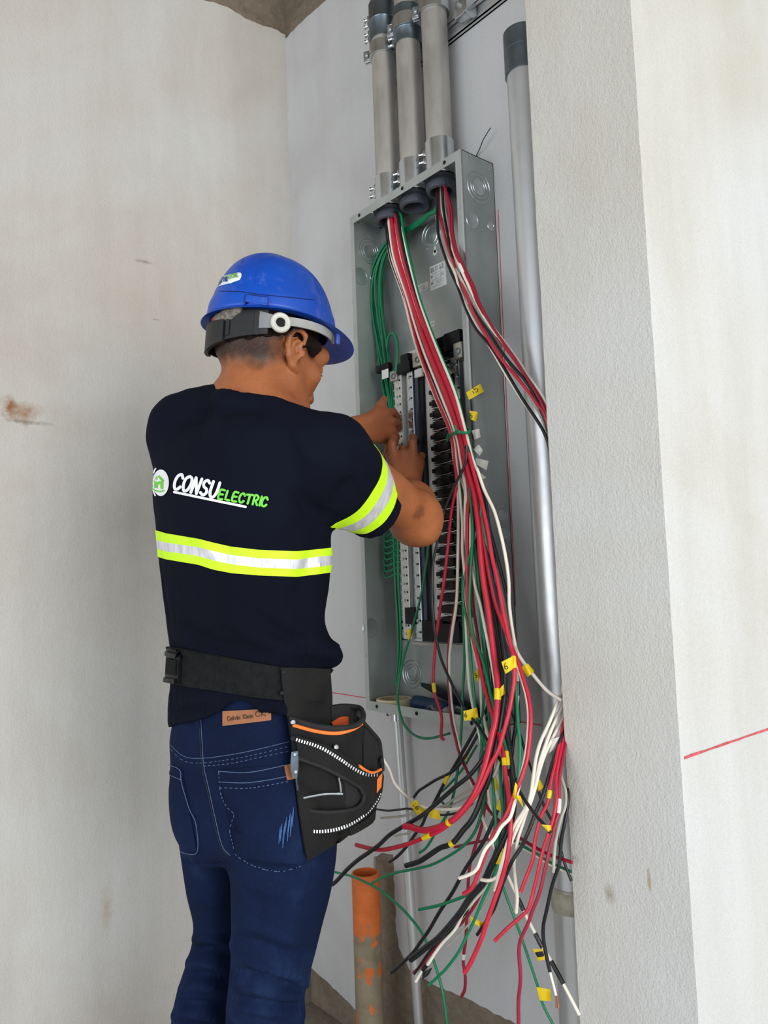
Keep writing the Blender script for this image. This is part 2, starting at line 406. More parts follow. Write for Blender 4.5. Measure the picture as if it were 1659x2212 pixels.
# ------------------------------------------------------------------ the room
def stain(t, col, P, ry, rz, tint, axis=0, amount=.8):
    """a blotch with a ragged edge at a place on a wall (object coordinates)"""
    ge = t.n.new('ShaderNodeNewGeometry'); sep = t.n.new('ShaderNodeSeparateXYZ'); t.link(ge.outputs['Position'], sep.inputs[0])
    a = t.math('DIVIDE', t.math('SUBTRACT', sep.outputs[axis], P[0]), ry); b = t.math('DIVIDE', t.math('SUBTRACT', sep.outputs[2], P[1]), rz)
    d = t.math('SQRT', t.math('ADD', t.math('MULTIPLY', a, a), t.math('MULTIPLY', b, b)))
    d = t.math('ADD', d, t.math('MULTIPLY', t.math('SUBTRACT', t.noise(38, 5, .7), .5), 2.2))
    f = t.math('MULTIPLY', t.math('SUBTRACT', 1.0, d), amount); c = t.n.new('ShaderNodeClamp'); t.link(f, c.inputs[0])
    return t.mix(c.outputs[0], col, tint)
def plaster(name, cols, stains=(), axis=0, bump=.28, streak=True):
    t = NT(name)
    base = t.ramp(t.noise(1.3, 5, .55, dist=.6), [(.30, srgb(*cols[0])), (.5, srgb(*cols[1])), (.72, srgb(*cols[2]))])
    fine = t.ramp(t.noise(420, 2, .5), [(.3, (.93, .93, .93)), (.7, (1.04, 1.04, 1.04))])
    c = t.mix(1.0, base, fine, 'MULTIPLY')
    if streak:
        st = t.ramp(t.noise(7, 5, .6, stretch=(1.6, 1.6, .22)), [(.35, (.955, .95, .935)), (.6, (1.015, 1.015, 1.015))])
        c = t.mix(1.0, c, st, 'MULTIPLY')
    for P, ry, rz, tint, am in stains: c = stain(t, c, P, ry, rz, srgb(*tint), axis, am)
    n = t.bump(t.noise(14, 4, .5), .16, .012); n = t.bump(t.noise(300, 2, .5), bump * 1.3, .002, n); n = t.bump(t.noise(120, 3, .6, stretch=(1, 1, .6)), bump, .0026, n)
    return t.done(c, .86, 0.0, n, Specular_IOR_Level=.25)
def cement(name, cols):
    t = NT(name)
    c = t.ramp(t.noise(9, 7, .65, dist=.8), [(.28, srgb(*cols[0])), (.5, srgb(*cols[1])), (.74, srgb(*cols[2]))])
    c = t.mix(.35, c, t.ramp(t.noise(60, 5, .7), [(.35, srgb(*cols[0])), (.65, srgb(*cols[2]))]))
    n = t.bump(t.noise(40, 6, .65), .5, .006); n = t.bump(t.noise(260, 3, .6), .35, .0015, n)
    return t.done(c, .9, 0.0, n, Specular_IOR_Level=.2)
rnd = random.Random(7)
_sl = lambda x, y: (float(PX_(x, y, 0.0)[1]), float(PX_(x, y, 0.0)[2]))
M_LEFT = plaster('skim_coat_left', [(188, 178, 166), (200, 196, 190), (207, 207, 205)],
                 [(_sl(48, 890), .045, .028, (150, 100, 50), .75), (_sl(20, 880), .02, .03, (140, 86, 36), .7), (_sl(310, 565), .03, .006, (130, 112, 84), .6),
                  (_sl(60, 912), .05, .006, (120, 110, 95), .6), (_sl(230, 1960), .02, .06, (176, 160, 128), .6), (_sl(700, 300), .02, .02, (170, 150, 120), .4), (_sl(335, 690), .012, .004, (90, 80, 66), .7)], axis=1)
M_BACK = plaster('skim_coat_back', [(186, 184, 184), (199, 199, 200), (208, 208, 209)], axis=0)
M_RIGHT = plaster('skim_coat_column', [(196, 190, 176), (206, 204, 199), (211, 212, 212)],
                  [((1.06, .62), .012, .02, (150, 142, 122), .8), ((1.13, .66), .004, .022, (168, 128, 70), .8)], axis=0, bump=.42)
M_RAW_TOP = cement('bare_cement_top', [(104, 92, 80), (126, 114, 100), (150, 138, 122)])
M_RAW = cement('bare_cement', [(126, 119, 106), (148, 141, 128), (166, 159, 146)])
M_FLOOR = cement('rough_floor', [(108, 100, 88), (134, 126, 114), (158, 150, 136)])
XW0, YB = -0.007, 0.007
def wall(name, mb, mat): return tag(mb.build(name, mat, smooth=False), kind='structure')
wall_left = wall('wall_left', MB().bx(-.16, XW0, -3.4, .16, 0, 3.3), M_RAW_TOP)
wall_back = wall('wall_back', MB().bx(XW0, 1.02, YB, .16, 0, 3.3), M_RAW_TOP)
floor_o = wall('floor', MB().bx(-.16, 4.6, -4.4, 1.6, -.12, 0), cement('pale_bounce_floor', [(176, 172, 164), (194, 190, 182), (208, 205, 198)]))  # unseen floor made pale to bounce light up the lower walls
MB().bx(XW0, 1.0, -.34, YB, -.01, .004).bx(XW0, .34, -2.2, -.34, -.01, .004).build('rough_cement', M_FLOOR, floor_o, smooth=False)
ceil_o = wall('ceiling', MB().bx(-.16, 2.9, -3.4, 1.6, 3.3, 3.45), M_RAW_TOP)
def jag(poly, seg=.012, amp=.0022, keep=lambda p: False):
    out = []
    P = [np.asarray(p, float) for p in poly]
    for a, b in zip(P, P[1:] + P[:1]):
        m = max(1, int(np.linalg.norm(b - a) / seg)) if not keep(a) or not keep(b) else 1
        for k in range(m):
            q = a + (b - a) * k / m
            if m > 1 and k: q = q + np.array([rnd.uniform(-1, 1), rnd.uniform(-1, 1)]) * amp
            out.append(q)
    return out
# the skim coats: thin layers of plaster trowelled over the bare walls, with ragged ends at top and foot
lp = [PX_(x, y, 0.0) for x, y in ((430, -4), (470, 8), (500, 20), (530, 40), (560, 52), (592, 62), (619, 76))]
poly = [(-3.38, 2.70), (-.8, 2.70)] + [(p[1], p[2]) for p in lp] + [(0.0, .10), (-3.38, .10)]
poly[len(lp) + 1] = (0.0, poly[len(lp) + 1][1])
jl = jag(poly, keep=lambda p: p[0] < -1.0 or p[0] > -.002)
mb = MB().prism([(0.0, a, b) for a, b in jl], (XW0, 0, 0)); skim_left = mb.build('skim_coat', M_LEFT, wall_left, smooth=False)
bp = [(667, 2087), (677, 2095), (700, 2115), (740, 2153), (779, 2191), (792, 2196), (800, 2050), (808, 1850), (828, 1842), (849, 1846), (853, 1950), (856, 2010), (861, 2045), (870, 2066), (884, 2094), (911, 2113),
      (940, 2129), (1000, 2152), (1058, 2183), (1114, 2212), (1160, 2238)]
bq = [PY(x, y, 0.0) for x, y in bp]
tp = [PY(x, y, 0.0) for x, y in ((622, 78), (640, 58), (665, 34), (700, 4))]
poly = [(0.0, bq[0][2])] + [(p[0], p[2]) for p in bq] + [(1.015, bq[-1][2]), (1.015, tp[-1][2])] + [(p[0], p[2]) for p in reversed(tp)]
poly[-1] = (0.0, poly[-1][1])
jb = jag(poly, keep=lambda p: p[0] < .002 or p[0] > 1.0)
skim_back = MB().prism([(a, 0.0, b) for a, b in jb], (0, YB, 0)).build('skim_coat', M_BACK, wall_back, smooth=False)
# a lower patch of bare cement sits proud of the wall foot
def grid_block(name, x0, x1, y0, y1, z0, z1, n, mat, amp, seed):
    """an upright block whose vertical arrises wander a little, as trowelled by hand"""
    r = random.Random(seed); zs = np.linspace(z0, z1, n); loops = []
    w = [[0, 0] for _ in range(4)]
    for z in zs:
        L = []
        for k, (x, y) in enumerate(((x0, y0), (x1, y0), (x1, y1), (x0, y1))):
            w[k] = [w[k][0] * .75 + r.uniform(-amp, amp), w[k][1] * .75 + r.uniform(-amp, amp)]; L.append((x, y, w[k]))
        P = []; bv = .003
        cx, cy = (x0 + x1) / 2, (y0 + y1) / 2
        for k, (x, y, ww) in enumerate(L):
            sx = 1 if x < cx else -1; sy = 1 if y < cy else -1
            a = (x + ww[0] + sx * bv, y + ww[1], z); b = (x + ww[0], y + ww[1] + sy * bv, z)
            P += [b, a] if k in (0, 2) else [a, b]
        loops.append(P)
    V = np.array(loops).reshape(-1, 3); m = 8
    F = [(i * m + j, i * m + (j + 1) % m, (i + 1) * m + (j + 1) % m, (i + 1) * m + j) for i in range(n - 1) for j in range(m)] + [tuple(range(m)), tuple(range((n - 1) * m, n * m))]
    mb = MB(); mb.add(V, F); return mb.build(name, mat, smooth=True, sharp=20)
wall_right = tag(grid_block('wall_right', .988, 1.196, -.1525, 1.5, 0, 3.3, 150, M_RIGHT, .0004, 3), kind='structure')
M_RED = plain('red_chalk', (200, 84, 92), .9, var=.3, scale=90)
def chalk(parent, pts, w, nrm):
    P = [np.asarray(p, float) for p in pts]; mb = MB(); nrm = np.asarray(nrm, float); G = []
    Q = np.array([P[0] + (P[-1] - P[0]) * t for t in np.linspace(0, 1, 40)]); d = unit(P[-1] - P[0]); s = unit(np.cross(d, nrm))
    G = [[q + s * w * (1 + .3 * rnd.uniform(-1, 1)) / 2 + nrm * .0004, q - s * w * (1 + .3 * rnd.uniform(-1, 1)) / 2 + nrm * .0004] for q in Q]
    return mb.sheet(np.array(G), .0005).build('chalk_line', M_RED, parent, smooth=False)
zl = float(PY(787, 1507, 0)[2])
chalk(wall_back, [(0.02, 0, zl), (.98, 0, zl)], .0022, (0, -1, 0))
pa = PY(1076, 452, 0); pb = PY(1114, 1310, 0); chalk(wall_back, [pa, pb], .0018, (0, -1, 0))
pa = PX_(1478, 1637, 1.196); pb = PX_(1659, 1575, 1.196); pc = pa + (pb - pa) * 3; chalk(wall_right, [pa, pc], .0035, (1, 0, 0))
# ------------------------------------------------------------------ the open panel, its conduits and pipes
def metal(name, rgb, rough=.35, metalness=.9, var=.18, scale=14, streak=None, bump=.05):
    t = NT(name); c = srgb(*rgb); lo = tuple(x * (1 - var) for x in c[:3]) + (1,); hi = tuple(min(1, x * (1 + var)) for x in c[:3]) + (1,)
    col = t.ramp(t.noise(scale, 5, .6, stretch=streak), [(.32, lo), (.68, hi)])
    r = t.math('ADD', t.math('MULTIPLY', t.noise(scale * 2.5, 4), .25), rough - .12)
    return t.done(col, r, metalness, t.bump(t.noise(220, 3), bump, .0006))
M_GALV = metal('galvanised_sheet', (176, 182, 180), .46, .6, .10, 9)
M_PIPE = metal('dull_conduit', (186, 182, 176), .45, .62, .2, 16, (1, 1, .35), .08)
M_ZINC = metal('bright_zinc', (200, 205, 208), .24, .95, .04, 12, None, .01)
M_KO = metal('knockout_steel', (196, 202, 202), .3, .8, .06, 12)
M_ZINCD = metal('blue_zinc', (120, 134, 144), .32, .9, .15, 20)
M_ALU = metal('smooth_pipe', (206, 208, 209), .36, .62, .08, 8, (1, 1, .25), .06)
M_LUG = metal('lug_alloy', (176, 172, 164), .4, .8, .1, 50)
M_BAR = metal('bar_alloy', (206, 205, 200), .38, .55, .06, 60)
M_BLACK = plain('black_moulding', (12, 13, 17), .42, var=.3, scale=120, Specular_IOR_Level=.25)
M_BUSH = plain('grey_bushing', (74, 78, 88), .45, var=.15)
M_BOARD = plain('pale_board', (218, 218, 214), .5, var=.05)
M_STEELB = plain('blued_steel', (70, 78, 92), .35, .6, var=.15)
M_HOLE = plain('dark_hole', (16, 16, 17), .9)
M_TANP = plain('pale_plate_edge', (176, 172, 160), .5, var=.1)
M_WHITE_LABEL = plain('white_sticker', (226, 226, 224), .6, var=.02)
M_INK = plain('printed_ink', (30, 30, 34), .6)
X0, X1, Z0, Z1, DP = .4006, .7680, .8218, 1.9690, .0953
T = .0016
panel = thing('electrical_panel', ((X0 + X1) / 2, -DP / 2, Z0), 'tall open grey metal electrical panel on the back wall, crowded with wires', 'panel')
mb = MB(); mb.bx(X0, X1, -T, 0, Z0, Z1); mb.bx(X0, X0 + T, -DP, 0, Z0, Z1); mb.bx(X1 - T, X1, -DP, 0, Z0, Z1)
def holed_plate(mb, z0, z1, holes, rad, n=20):
    """top plate with round holes along x: strips between circles"""
    xs = [X0] + [h for h in holes] + [X1]; yc = -.0465
    mids = [X0] + [(a + b) / 2 for a, b in zip(holes[:-1], holes[1:])] + [X1]
    for k, hx in enumerate(holes):
        a, b = mids[k], mids[k + 1]; ang = np.arange(n) * 2 * math.pi / n + math.pi / n; inner = [(hx + rad * math.cos(q), yc + rad * math.sin(q)) for q in ang]; outer = []
        for q in ang:
            dx, dy = math.cos(q), math.sin(q); tx = ((b - hx) if dx > 0 else (a - hx)) / dx if abs(dx) > 1e-9 else 1e9; ty = ((0 - yc) if dy > 0 else (-DP - yc)) / dy if abs(dy) > 1e-9 else 1e9
            s = min(abs(tx), abs(ty)); outer.append((hx + dx * s, yc + dy * s))
        V = [(x, y, z) for z in (z0, z1) for x, y in inner + outer]; F = []
        for i in range(n):
            j = (i + 1) % n; F += [(i, j, n + j, n + i), (2 * n + i, 3 * n + i, 3 * n + j, 2 * n + j), (i, 2 * n + i, 2 * n + j, j)]
        mb.add(V, F)
        for cxx in (a, b):
            for cyy in (-DP, 0):
                pass
    return mb
CX = [.486, .5727, .6595]; CY = -.0465; CR = .0285
mb.bx(X0, X1, -DP, -.0845, Z1 - T, Z1); mb.bx(X0, X1, -.0085, 0, Z1 - T, Z1); mb.bx(X0, CX[0] - .036, -.09, 0, Z1 - T, Z1); mb.bx(CX[2] + .036, X1, -.09, 0, Z1 - T, Z1)
for k in range(2): mb.bx(CX[k] + .036, CX[k + 1] - .036, -.09, 0, Z1 - T, Z1)
mb.bx(X0, X1, -DP, 0, Z0, Z0 + T)
enclosure = mb.build('enclosure', M_GALV, panel, smooth=False)
def lip(name, *b): return MB().bx(*b).build(name, M_GALV, panel, smooth=False)
LW = .0165
lip('flange', X0, X1, -DP - .0012, -DP, Z1 - LW * 1.1, Z1 + .0005); lip('flange', X0, X1, -DP - .0012, -DP, Z0 - .0005, Z0 + LW * 1.25)
lip('flange', X0 - .0005, X0 + LW * .8, -DP - .0012, -DP, Z0 + LW * 1.25, Z1 - LW * 1.1); lip('flange', X1 - LW, X1 + .0005, -DP - .0012, -DP, Z0 + LW * 1.25, Z1 - LW * 1.1)
MB().bx(X1 - .004, X1 + .0012, -DP - .0022, -DP + .002, Z0, Z1).build('folded_edge', M_ZINC, panel, smooth=False)
for x, y in ((776, 465), (869, 407), (960, 351)):
    p = PY(x, y, -DP - .0012); MB().cyl(p + [0, -.0006, 0], p + [0, .0005, 0], .0042, 14).build('screw_hole', M_HOLE, panel)
for x, y in ((814, 1526), (900, 1541), (1019, 1562)):
    p = PY(x, y, -DP - .0012); MB().cyl(p + [0, -.0006, 0], p + [0, .0005, 0], .0042, 14).build('screw_hole', M_HOLE, panel)
for x, y in ((763, 655), (791, 1416), (991, 448)):
    p = PY(x, y, -DP - .0012); MB().cyl(p + [0, -.0012, 0], p, .0032, 10).build('screw_head', M_ZINC, panel)
def knock(c, nrm, radii, sx=1.0):
    mb = MB(); nrm = unit(nrm); a = np.array([0, 0, 1.0]); u = unit(np.cross(a, nrm)); v = np.cross(nrm, u)
    for r in radii:
        q = np.arange(28) * 2 * math.pi / 28; mb.tube([np.asarray(c) + r * (math.cos(t) * u * sx + math.sin(t) * v) + nrm * .0002 for t in q], .0014, 6, closed=True)
    mb.lathe(np.asarray(c) - nrm * .0002, nrm, [(radii[-1] * .93, .0006), (radii[-1] * .3, .0014), (.0005, .0014)], 20, cap1=True)
    mb.build('knockout', M_KO, panel)
for x, y, rr in ((1034, 404, (.033, .0235, .017)), (1020, 476, (.0165,)), (1060, 489, (.009,)), (1084, 1112, (.0165, .011)), (1088, 1152, (.0165, .011))): knock(PX_(x, y, X1), (1, 0, 0), rr)
for x, y, rr in ((797, 543, (.03, .0225, .016)), (779, 597, (.02,)), (800, 1357, (.021,)), (806, 600, (.008,))): knock(PX_(x, y, X0 + T), (1, 0, 0), rr)
for x, y, rr in ((833, 1462, (.031, .022, .015)), (890, 1456, (.031, .022, .015)), (836, 1376, (.012,)), (820, 1396, (.011,)), (872, 1396, (.013,)), (932, 508, (.03, .02))): knock(PY(x, y, -T), (0, -1, 0), rr)
for x, y in ((774, 482), (800, 492), (815, 506)): 
    p = PX_(x, y, X0 + T); MB().lathe(p, (1, 0, 0), [(.003, 0), (.0028, .0012), (.001, .0018)], 10, cap1=True).build('rivet', M_ZINC, panel)
for x, y in ((1012, 339), (1038, 350), (1056, 367)):
    p = PX_(x, y, X1); MB().lathe(p, (1, 0, 0), [(.003, 0), (.0028, .0012), (.001, .0018)], 10, cap1=True).build('rivet', M_ZINC, panel)
# key-hole slot
p = PY(940, 546, -T); MB().lathe(p, (0, -1, 0), [(.0065, .0), (.0065, .0006)], 16, cap1=True).bx(p[0] - .0028, p[0] + .0028, -T - .0006, -T, p[2], p[2] + .015).build('keyhole_slot', M_BOARD, panel)
# ---- the works inside
YI = -.056
px = lambda x, y, Y=YI: PY(x, y, Y)
zt, zb = 1.566, .980
def xat(x, y=815, Y=YI): return float(px(x, y, Y)[0])
MB().bx(xat(872), xat(1004, 900), YI + .005, YI + .009, zb - .004, zt + .05).build('backing_board', M_BOARD, panel, smooth=False)
MB().bx(xat(866), xat(1004, 900), YI + .003, YI + .012, zb - .012, zb - .006).build('board_edge', M_TANP, panel, smooth=False)
# four standoffs carry the board off the back sheet
for xx in (xat(880), xat(985, 900)):
    for zz in (zb + .05, zt - .05): MB().cyl((xx, YI + .014, zz), (xx, -T, zz), .006, 10).build('standoff', M_ZINC, panel)
def screw_bar(xa, xb, z0, z1, mat, n, side, name='terminal_bar'):
    b = MB().bbox(((xa + xb) / 2, YI - .002, (z0 + z1) / 2), ((xb - xa) / 2, .007, (z1 - z0) / 2), .0012).build(name, mat, panel, smooth=False)
    zs = np.linspace(z0 + .012, z1 - .012, n); first = None
    for z in zs:
        if first is None:
            w = xb - xa; q = MB(); q.cyl((xa - .006 * side, YI - .003, z), (xa + .004 * side, YI - .003, z), .0036, 8); q.cyl((xa + .35 * w, YI - .012, z), (xa + .35 * w, YI - .008, z), .0032, 8)
            first = q.build('terminal_screw', M_ZINC, b); z00 = z
        else:
            o = first.copy(); COL.objects.link(o); o.parent = b; o.location = (0, 0, z - z00)
    hs = MB()
    for z in zs: hs.cyl((xa + .75 * (xb - xa), YI - .0095, z), (xa + .75 * (xb - xa), YI - .0088, z), .0024, 8)
    hs.build('wire_holes', M_HOLE, b); tag(bpy.data.objects[hs_name(b, 'wire_holes')], kind='stuff')
    return b
def hs_name(b, stem): return [c.name for c in b.children if c.name.startswith(stem)][0]
screw_bar(xat(857), xat(873), zb, zt, M_BAR, 32, 1)
MB().bx(xat(874), xat(884), YI + .003, YI + .006, zb, zt).build('side_plate', M_GALV, panel, smooth=False)
screw_bar(xat(885), xat(897), zb + .005, zt, M_ZINC, 24, -1)
MB().bx(xat(898), xat(905), YI - .004, YI + .012, zb, zt).build('side_rail', M_STEELB, panel, smooth=False)
MB().bx(xat(909), xat(914), YI - .002, YI + .012, zb, zt + .02).build('side_rail', M_BLACK, panel, smooth=False)
screw_bar(xat(990, 850), xat(1001, 850), zb + .05, zt + .02, M_ZINC, 22, 1)
MB().bx(xat(980, 850), xat(987, 850), YI - .006, YI + .012, zb + .04, zt + .02).build('side_rail', M_BLACK, panel, smooth=False)
# breaker stabs at one-inch pitch
xs0, xs1 = xat(944, 900), xat(975, 900)
proto = None; pitch = .0241; z = zt + .035; k = 0
while z > zb + .03:
    if proto is None:
        q = MB(); xm = (xs0 + xs1) / 2
        q.bbox((xm, YI - .002, z), ((xs1 - xs0) / 2, .010, .0085), .003); q.bbox((xs0 - .004, YI - .004, z), (.006, .009, .0045), .0015); q.bbox((xs0 - .007, YI - .001, z), (.006, .004, .0022), .0008)
        q.bx(xs0 - .005, xs0 + .004, YI - .010, YI + .002, z + .006, z + .0075); q.bx(xs0 - .006, xs0 + .004, YI - .010, YI + .002, z - .0085, z - .007)
        q.bbox((xs1 + .009, YI + .002, z - .003), (.012, .011, .009), .0025); q.lathe((xm, YI - .012, z), (0, -1, 0), [(.003, 0), (.003, .0008), (.001, .0008)], 8, cap1=True)
        proto = q.build('breaker_stab', M_BLACK, panel); z00 = z; org = proto
        Gs = [[(x, y, z + .0115 + dz) for y in (YI - .0145, YI + .006)] for x, dz in ((xs0 - .001, -.0005), (xs0 + .008, .0008), (xs0 + .014, -.0006), (xs0 + .022, .0006), (xs1 - .004, .0012), (xs1 + .006, .0024))]
        bar = MB().sheet(np.array(Gs), .0013).build('bus_strip', M_ZINC, proto, smooth=False)
        Gs = [[(x, y, z + .0115 + dz) for y in (YI - .0145, YI + .006)] for x, dz in ((xs0 - .001, -.0005), (xs0 + .008, .0008), (xs0 + .014, -.0006), (xs0 + .024, .0006), (xs1 + .008, .002), (xs1 + .024, .005))]
        long_me = MB().sheet(np.array(Gs), .0013)
        lo_ = long_me.build('bus_strip', M_ZINC, proto, smooth=False); long_mesh = lo_.data; lo_.data = bar.data; bpy.data.objects.remove(lo_)
    else:
        o = proto.copy(); COL.objects.link(o); o.parent = panel; o.location = (0, 0, z - z00); ORG[o.name] = ORG[panel.name]
        c = bar.copy(); COL.objects.link(c); c.parent = o
        if k % 2: c.data = long_mesh
    z -= pitch; k += 1
# right-hand row of small black clips between the stabs
for i in range(0, 11):
    z = zt - .02 - i * 2 * pitch; a = xat(985, 900)
    MB().bbox((a - .012, YI - .006, z), (.0055, .006, .004), .001).bbox((a - .004, YI - .006, z + .012), (.005, .006, .004), .001).build('breaker_clip', M_BLACK, panel)
# lugs and caps at the head of the works
def lug(x, y, w, h, Y, scr=True, mat=None, d=.012):
    p = PY(x, y, Y); b = MB().bbox(p + [0, d, 0], (w, d, h), .0022).build('lug', mat or M_LUG, panel)
    if scr:
        MB().lathe(p + [.15 * w, 0, -.1 * h], (0, -1, 0), [(.0072, 0), (.0072, .002), (.0052, .002), (.0046, -.003), (.001, -.003)], 18, cap1=True).build('lug_screw', M_ZINCD, b)
    return b
lug(849, 812, .012, .012, -.072); lug(900, 776, .015, .016, -.070); lug(972, 750, .018, .026, -.062, False); lug(988, 757, .012, .017, -.080); lug(975, 790, .013, .017, -.066, True)
p = PY(880, 795, -.06); MB().bbox(p, (.022, .014, .012), .003).bbox(p + [.002, 0, .017], (.014, .012, .014), .005).build('black_cap', M_BLACK, panel)
p = PY(832, 798, -.055); MB().bbox(p + [-.004, 0, .004], (.024, .008, .009), .004).build('black_cap', M_BLACK, panel)
p = PY(832, 808, -.068); MB().bbox(p, (.0115, .0008, .0105), .0006).build('bar_label', M_WHITE_LABEL, panel)
p = PY(905, 806, -.066); MB().bbox(p, (.012, .003, .009), .001).build('bar_label', M_WHITE_LABEL, panel)
p = PY(1000, 736, -.05); MB().bbox(p + [-.012, 0, 0], (.024, .022, .02), .004).build('black_cap', M_BLACK, panel)
p = PY(965, 748, -.04); MB().prism([p + [-.03, 0, -.012], p + [.03, 0, .008], p + [.03, 0, .02]], (0, .02, 0)).build('black_cap', M_BLACK, panel)
p = PY(962, 1366, -.06); MB().bx(xat(920, 1350), xat(1000, 1350), YI - .012, YI + .012, zb - .002, zb + .042).build('black_end_block', M_BLACK, panel, smooth=False)
p = PY(893, 1330, -.06); MB().bbox(p, (.016, .012, .018), .003).build('black_cap', M_BLACK, panel)
for yy in (1343, 1357, 1380): 
    p = PY(874, yy, -.05); MB().bbox(p + [-.004, 0, 0], (.014, .004, .0022), .001).build('bar_clip', M_BLACK, panel)
# stickers on the back sheet, with their print
def sticker(name, quad, Y, lines, mat=M_WHITE_LABEL):
    """quad: picture corners tl tr br bl"""
    q = [PY(x, y, Y) for x, y in quad]; o = MB().prism(q, (0, .0005, 0)).build(name, mat, panel, smooth=False); u = q[1] - q[0]; v = q[0] - q[3]; mb = MB()
    for (text, a, b, hgt, w, wd) in lines:
        st, adv = strokes(text); sc = w / max(adv, .01)
        for L in st:
            V2, F = ribbon2d(np.stack([a + L[:, 0] * sc, b + L[:, 1] * hgt], 1) * [np.linalg.norm(u), np.linalg.norm(v)], wd)
            mb.add([q[3] + unit(u) * x + unit(v) * y + np.array([0, -.0003, 0]) for x, y in V2], F)
    if mb.V: mb.build('printing', M_INK, o, smooth=False)
    return o
sticker('quality_label', [(928, 577), (961, 563), (965, 614), (930, 629)], -T - .0006,
        [('QUALITY GATE', .05, .74, .19, .9, .0008), ('REF', .06, .50, .10, .15, .0005), ('2 1 054', .36, .46, .14, .55, .0005), ('DATE', .06, .24, .10, .17, .0005), ('51057', .38, .20, .14, .5, .0005), ('-', .0, .40, .01, 1.0, .0006), ('-', .0, .66, .01, 1.0, .0006), ('-', .0, .12, .01, 1.0, .0006)])
sticker('small_label', [(899, 618), (924, 607), (925, 624), (900, 634)], -T - .0006, [('AL 3 64 5', .1, .12, .35, .8, .0006), ('-', .1, .6, .1, .8, .0006)])
sticker('small_label', [(928, 696), (939, 691), (940, 704), (929, 709)], -T - .0006, [('-', .2, .5, .1, .7, .001)])
# ---- conduits
def ring_prof(r0, r1, h0, h1): return [(r0, h0), (r1, h0), (r1, h1), (r0, h1)]
def set_screws(parent, x, y, zs, rr):
    for z in zs:
        mb = MB(); d = unit([-1, -.35, 0]); a = np.array([x, y, z]) + d * rr * .95
        mb.bbox(a + d * .004, (.005, .0045, .007), .001, [d, np.cross([0, 0, 1.0], d), [0, 0, 1]]); mb.cyl(a + d * .004, a + d * .017, .0034, 8); mb.lathe(a + d * .0165, d, [(.0026, 0), (.0052, .0005), (.0052, .003), (.002, .0042)], 10, cap1=True)
        mb.build('set_screw', M_ZINC, parent)
def zpx(x, y, Y=CY): return float(PY(x, y, Y)[2])
def conduit(i, label, ztop_c, ring_z, clamp_z, zpipe_bot, zc_top, open_end=False):
    x = CX[i]; t = thing('conduit', (x, CY, Z1), label, 'conduit', 'conduits feeding the top of the panel')
    MB().lathe((x, CY, 0), (0, 0, 1), [(CR, zc_top - .03), (CR, 3.25)], 32, cap1=True).build('pipe', M_PIPE, t)
    zc = zc_top; con = MB().lathe((x, CY, 0), (0, 0, 1), [(CR + .0003, zc), (CR + .0032, zc), (CR + .0032, Z1 + .002), (CR + .006, Z1 + .002), (CR + .006, Z1 + .0003), (.02, Z1 + .0003)], 32).build('connector', M_ZINC, t)
    set_screws(con, x, CY, (zc - .012, zc - .03), CR + .003)
    mb = MB(); mb.lathe((x, CY, 0), (0, 0, 1), [(CR - .004, Z1 - .003), (CR + .0065, Z1 - .003), (CR + .0065, Z1 - .010), (CR + .002, Z1 - .0105), (CR + .002, Z1 - .014), (CR + .0045, Z1 - .0145), (CR + .004, Z1 - .030), (CR - .001, Z1 - .032), (CR - .0045, Z1 - .030), (CR - .0055, Z1 - .010), (CR - .0055, Z1 + .03)], 36)
    for k in range(8):
        q = k * math.pi / 4 + .2; c = np.array([x + (CR + .0065) * math.cos(q), CY + (CR + .0065) * math.sin(q), Z1 - .0065]); mb.bbox(c, (.003, .0025, .0035), .0006, [[math.cos(q), math.sin(q), 0], [-math.sin(q), math.cos(q), 0], [0, 0, 1]])
        c2 = np.array([x + (CR + .004) * math.cos(q), CY + (CR + .004) * math.sin(q), Z1 - .022]); mb.bbox(c2, (.0012, .002, .0075), .0005, [[math.cos(q), math.sin(q), 0], [-math.sin(q), math.cos(q), 0], [0, 0, 1]])
    mb.build('bushing', M_BUSH, t)
    if ztop_c:
        a, b = ztop_c; cp = MB().lathe((x, CY, 0), (0, 0, 1), [(CR + .0003, a), (CR + .0034, a), (CR + .0034, ring_z - .002), (CR + .0044, ring_z), (CR + .0034, ring_z + .002), (CR + .0034, b), (CR + .0003, b)], 32).build('coupling', M_ZINCD, t)
        set_screws(cp, x, CY, (a + .018, a + .034, b - .034, b - .018), CR + .003)
    a = clamp_z; cl = MB().lathe((x, CY, 0), (0, 0, 1), [(CR + .0005, a), (CR + .0055, a), (CR + .0055, a + .030), (CR + .0005, a + .030)], 32)
    d = unit([-1, -.5, 0]); e = np.cross([0, 0, 1.0], d); c = np.array([x, CY, a + .015]) + d * (CR + .010)
    for s in (-1, 1): cl.bbox(c + e * .004 * s, (.011, .0014, .014), .001, [d, e, [0, 0, 1]])
    cl.build('strut_clamp', M_ZINC, t); bl = MB(); bl.cyl(c - e * .018, c + e * .02, .0032, 10); bl.lathe(c + e * .012, -e, [(.001, -.002), (.006, -.001), (.006, .003), (.001, .004)], 8); bl.build('clamp_bolt', M_ZINC, t)
    return t
conduit(0, 'leftmost of the three steel conduits, over red, black and white wires', (zpx(832, 86), zpx(826, 12)), zpx(830, 47), zpx(832, 124), None, zpx(838, 386))
conduit(1, 'middle of the three steel conduits, its lower end empty of wires', (zpx(886, 96), zpx(882, 20)), zpx(884, 70), zpx(884, 71) + .004, None, zpx(890, 354))
conduit(2, 'rightmost of the three steel conduits, above wires that swing right', None, 0, zpx(946, 24), None, zpx(952, 308))
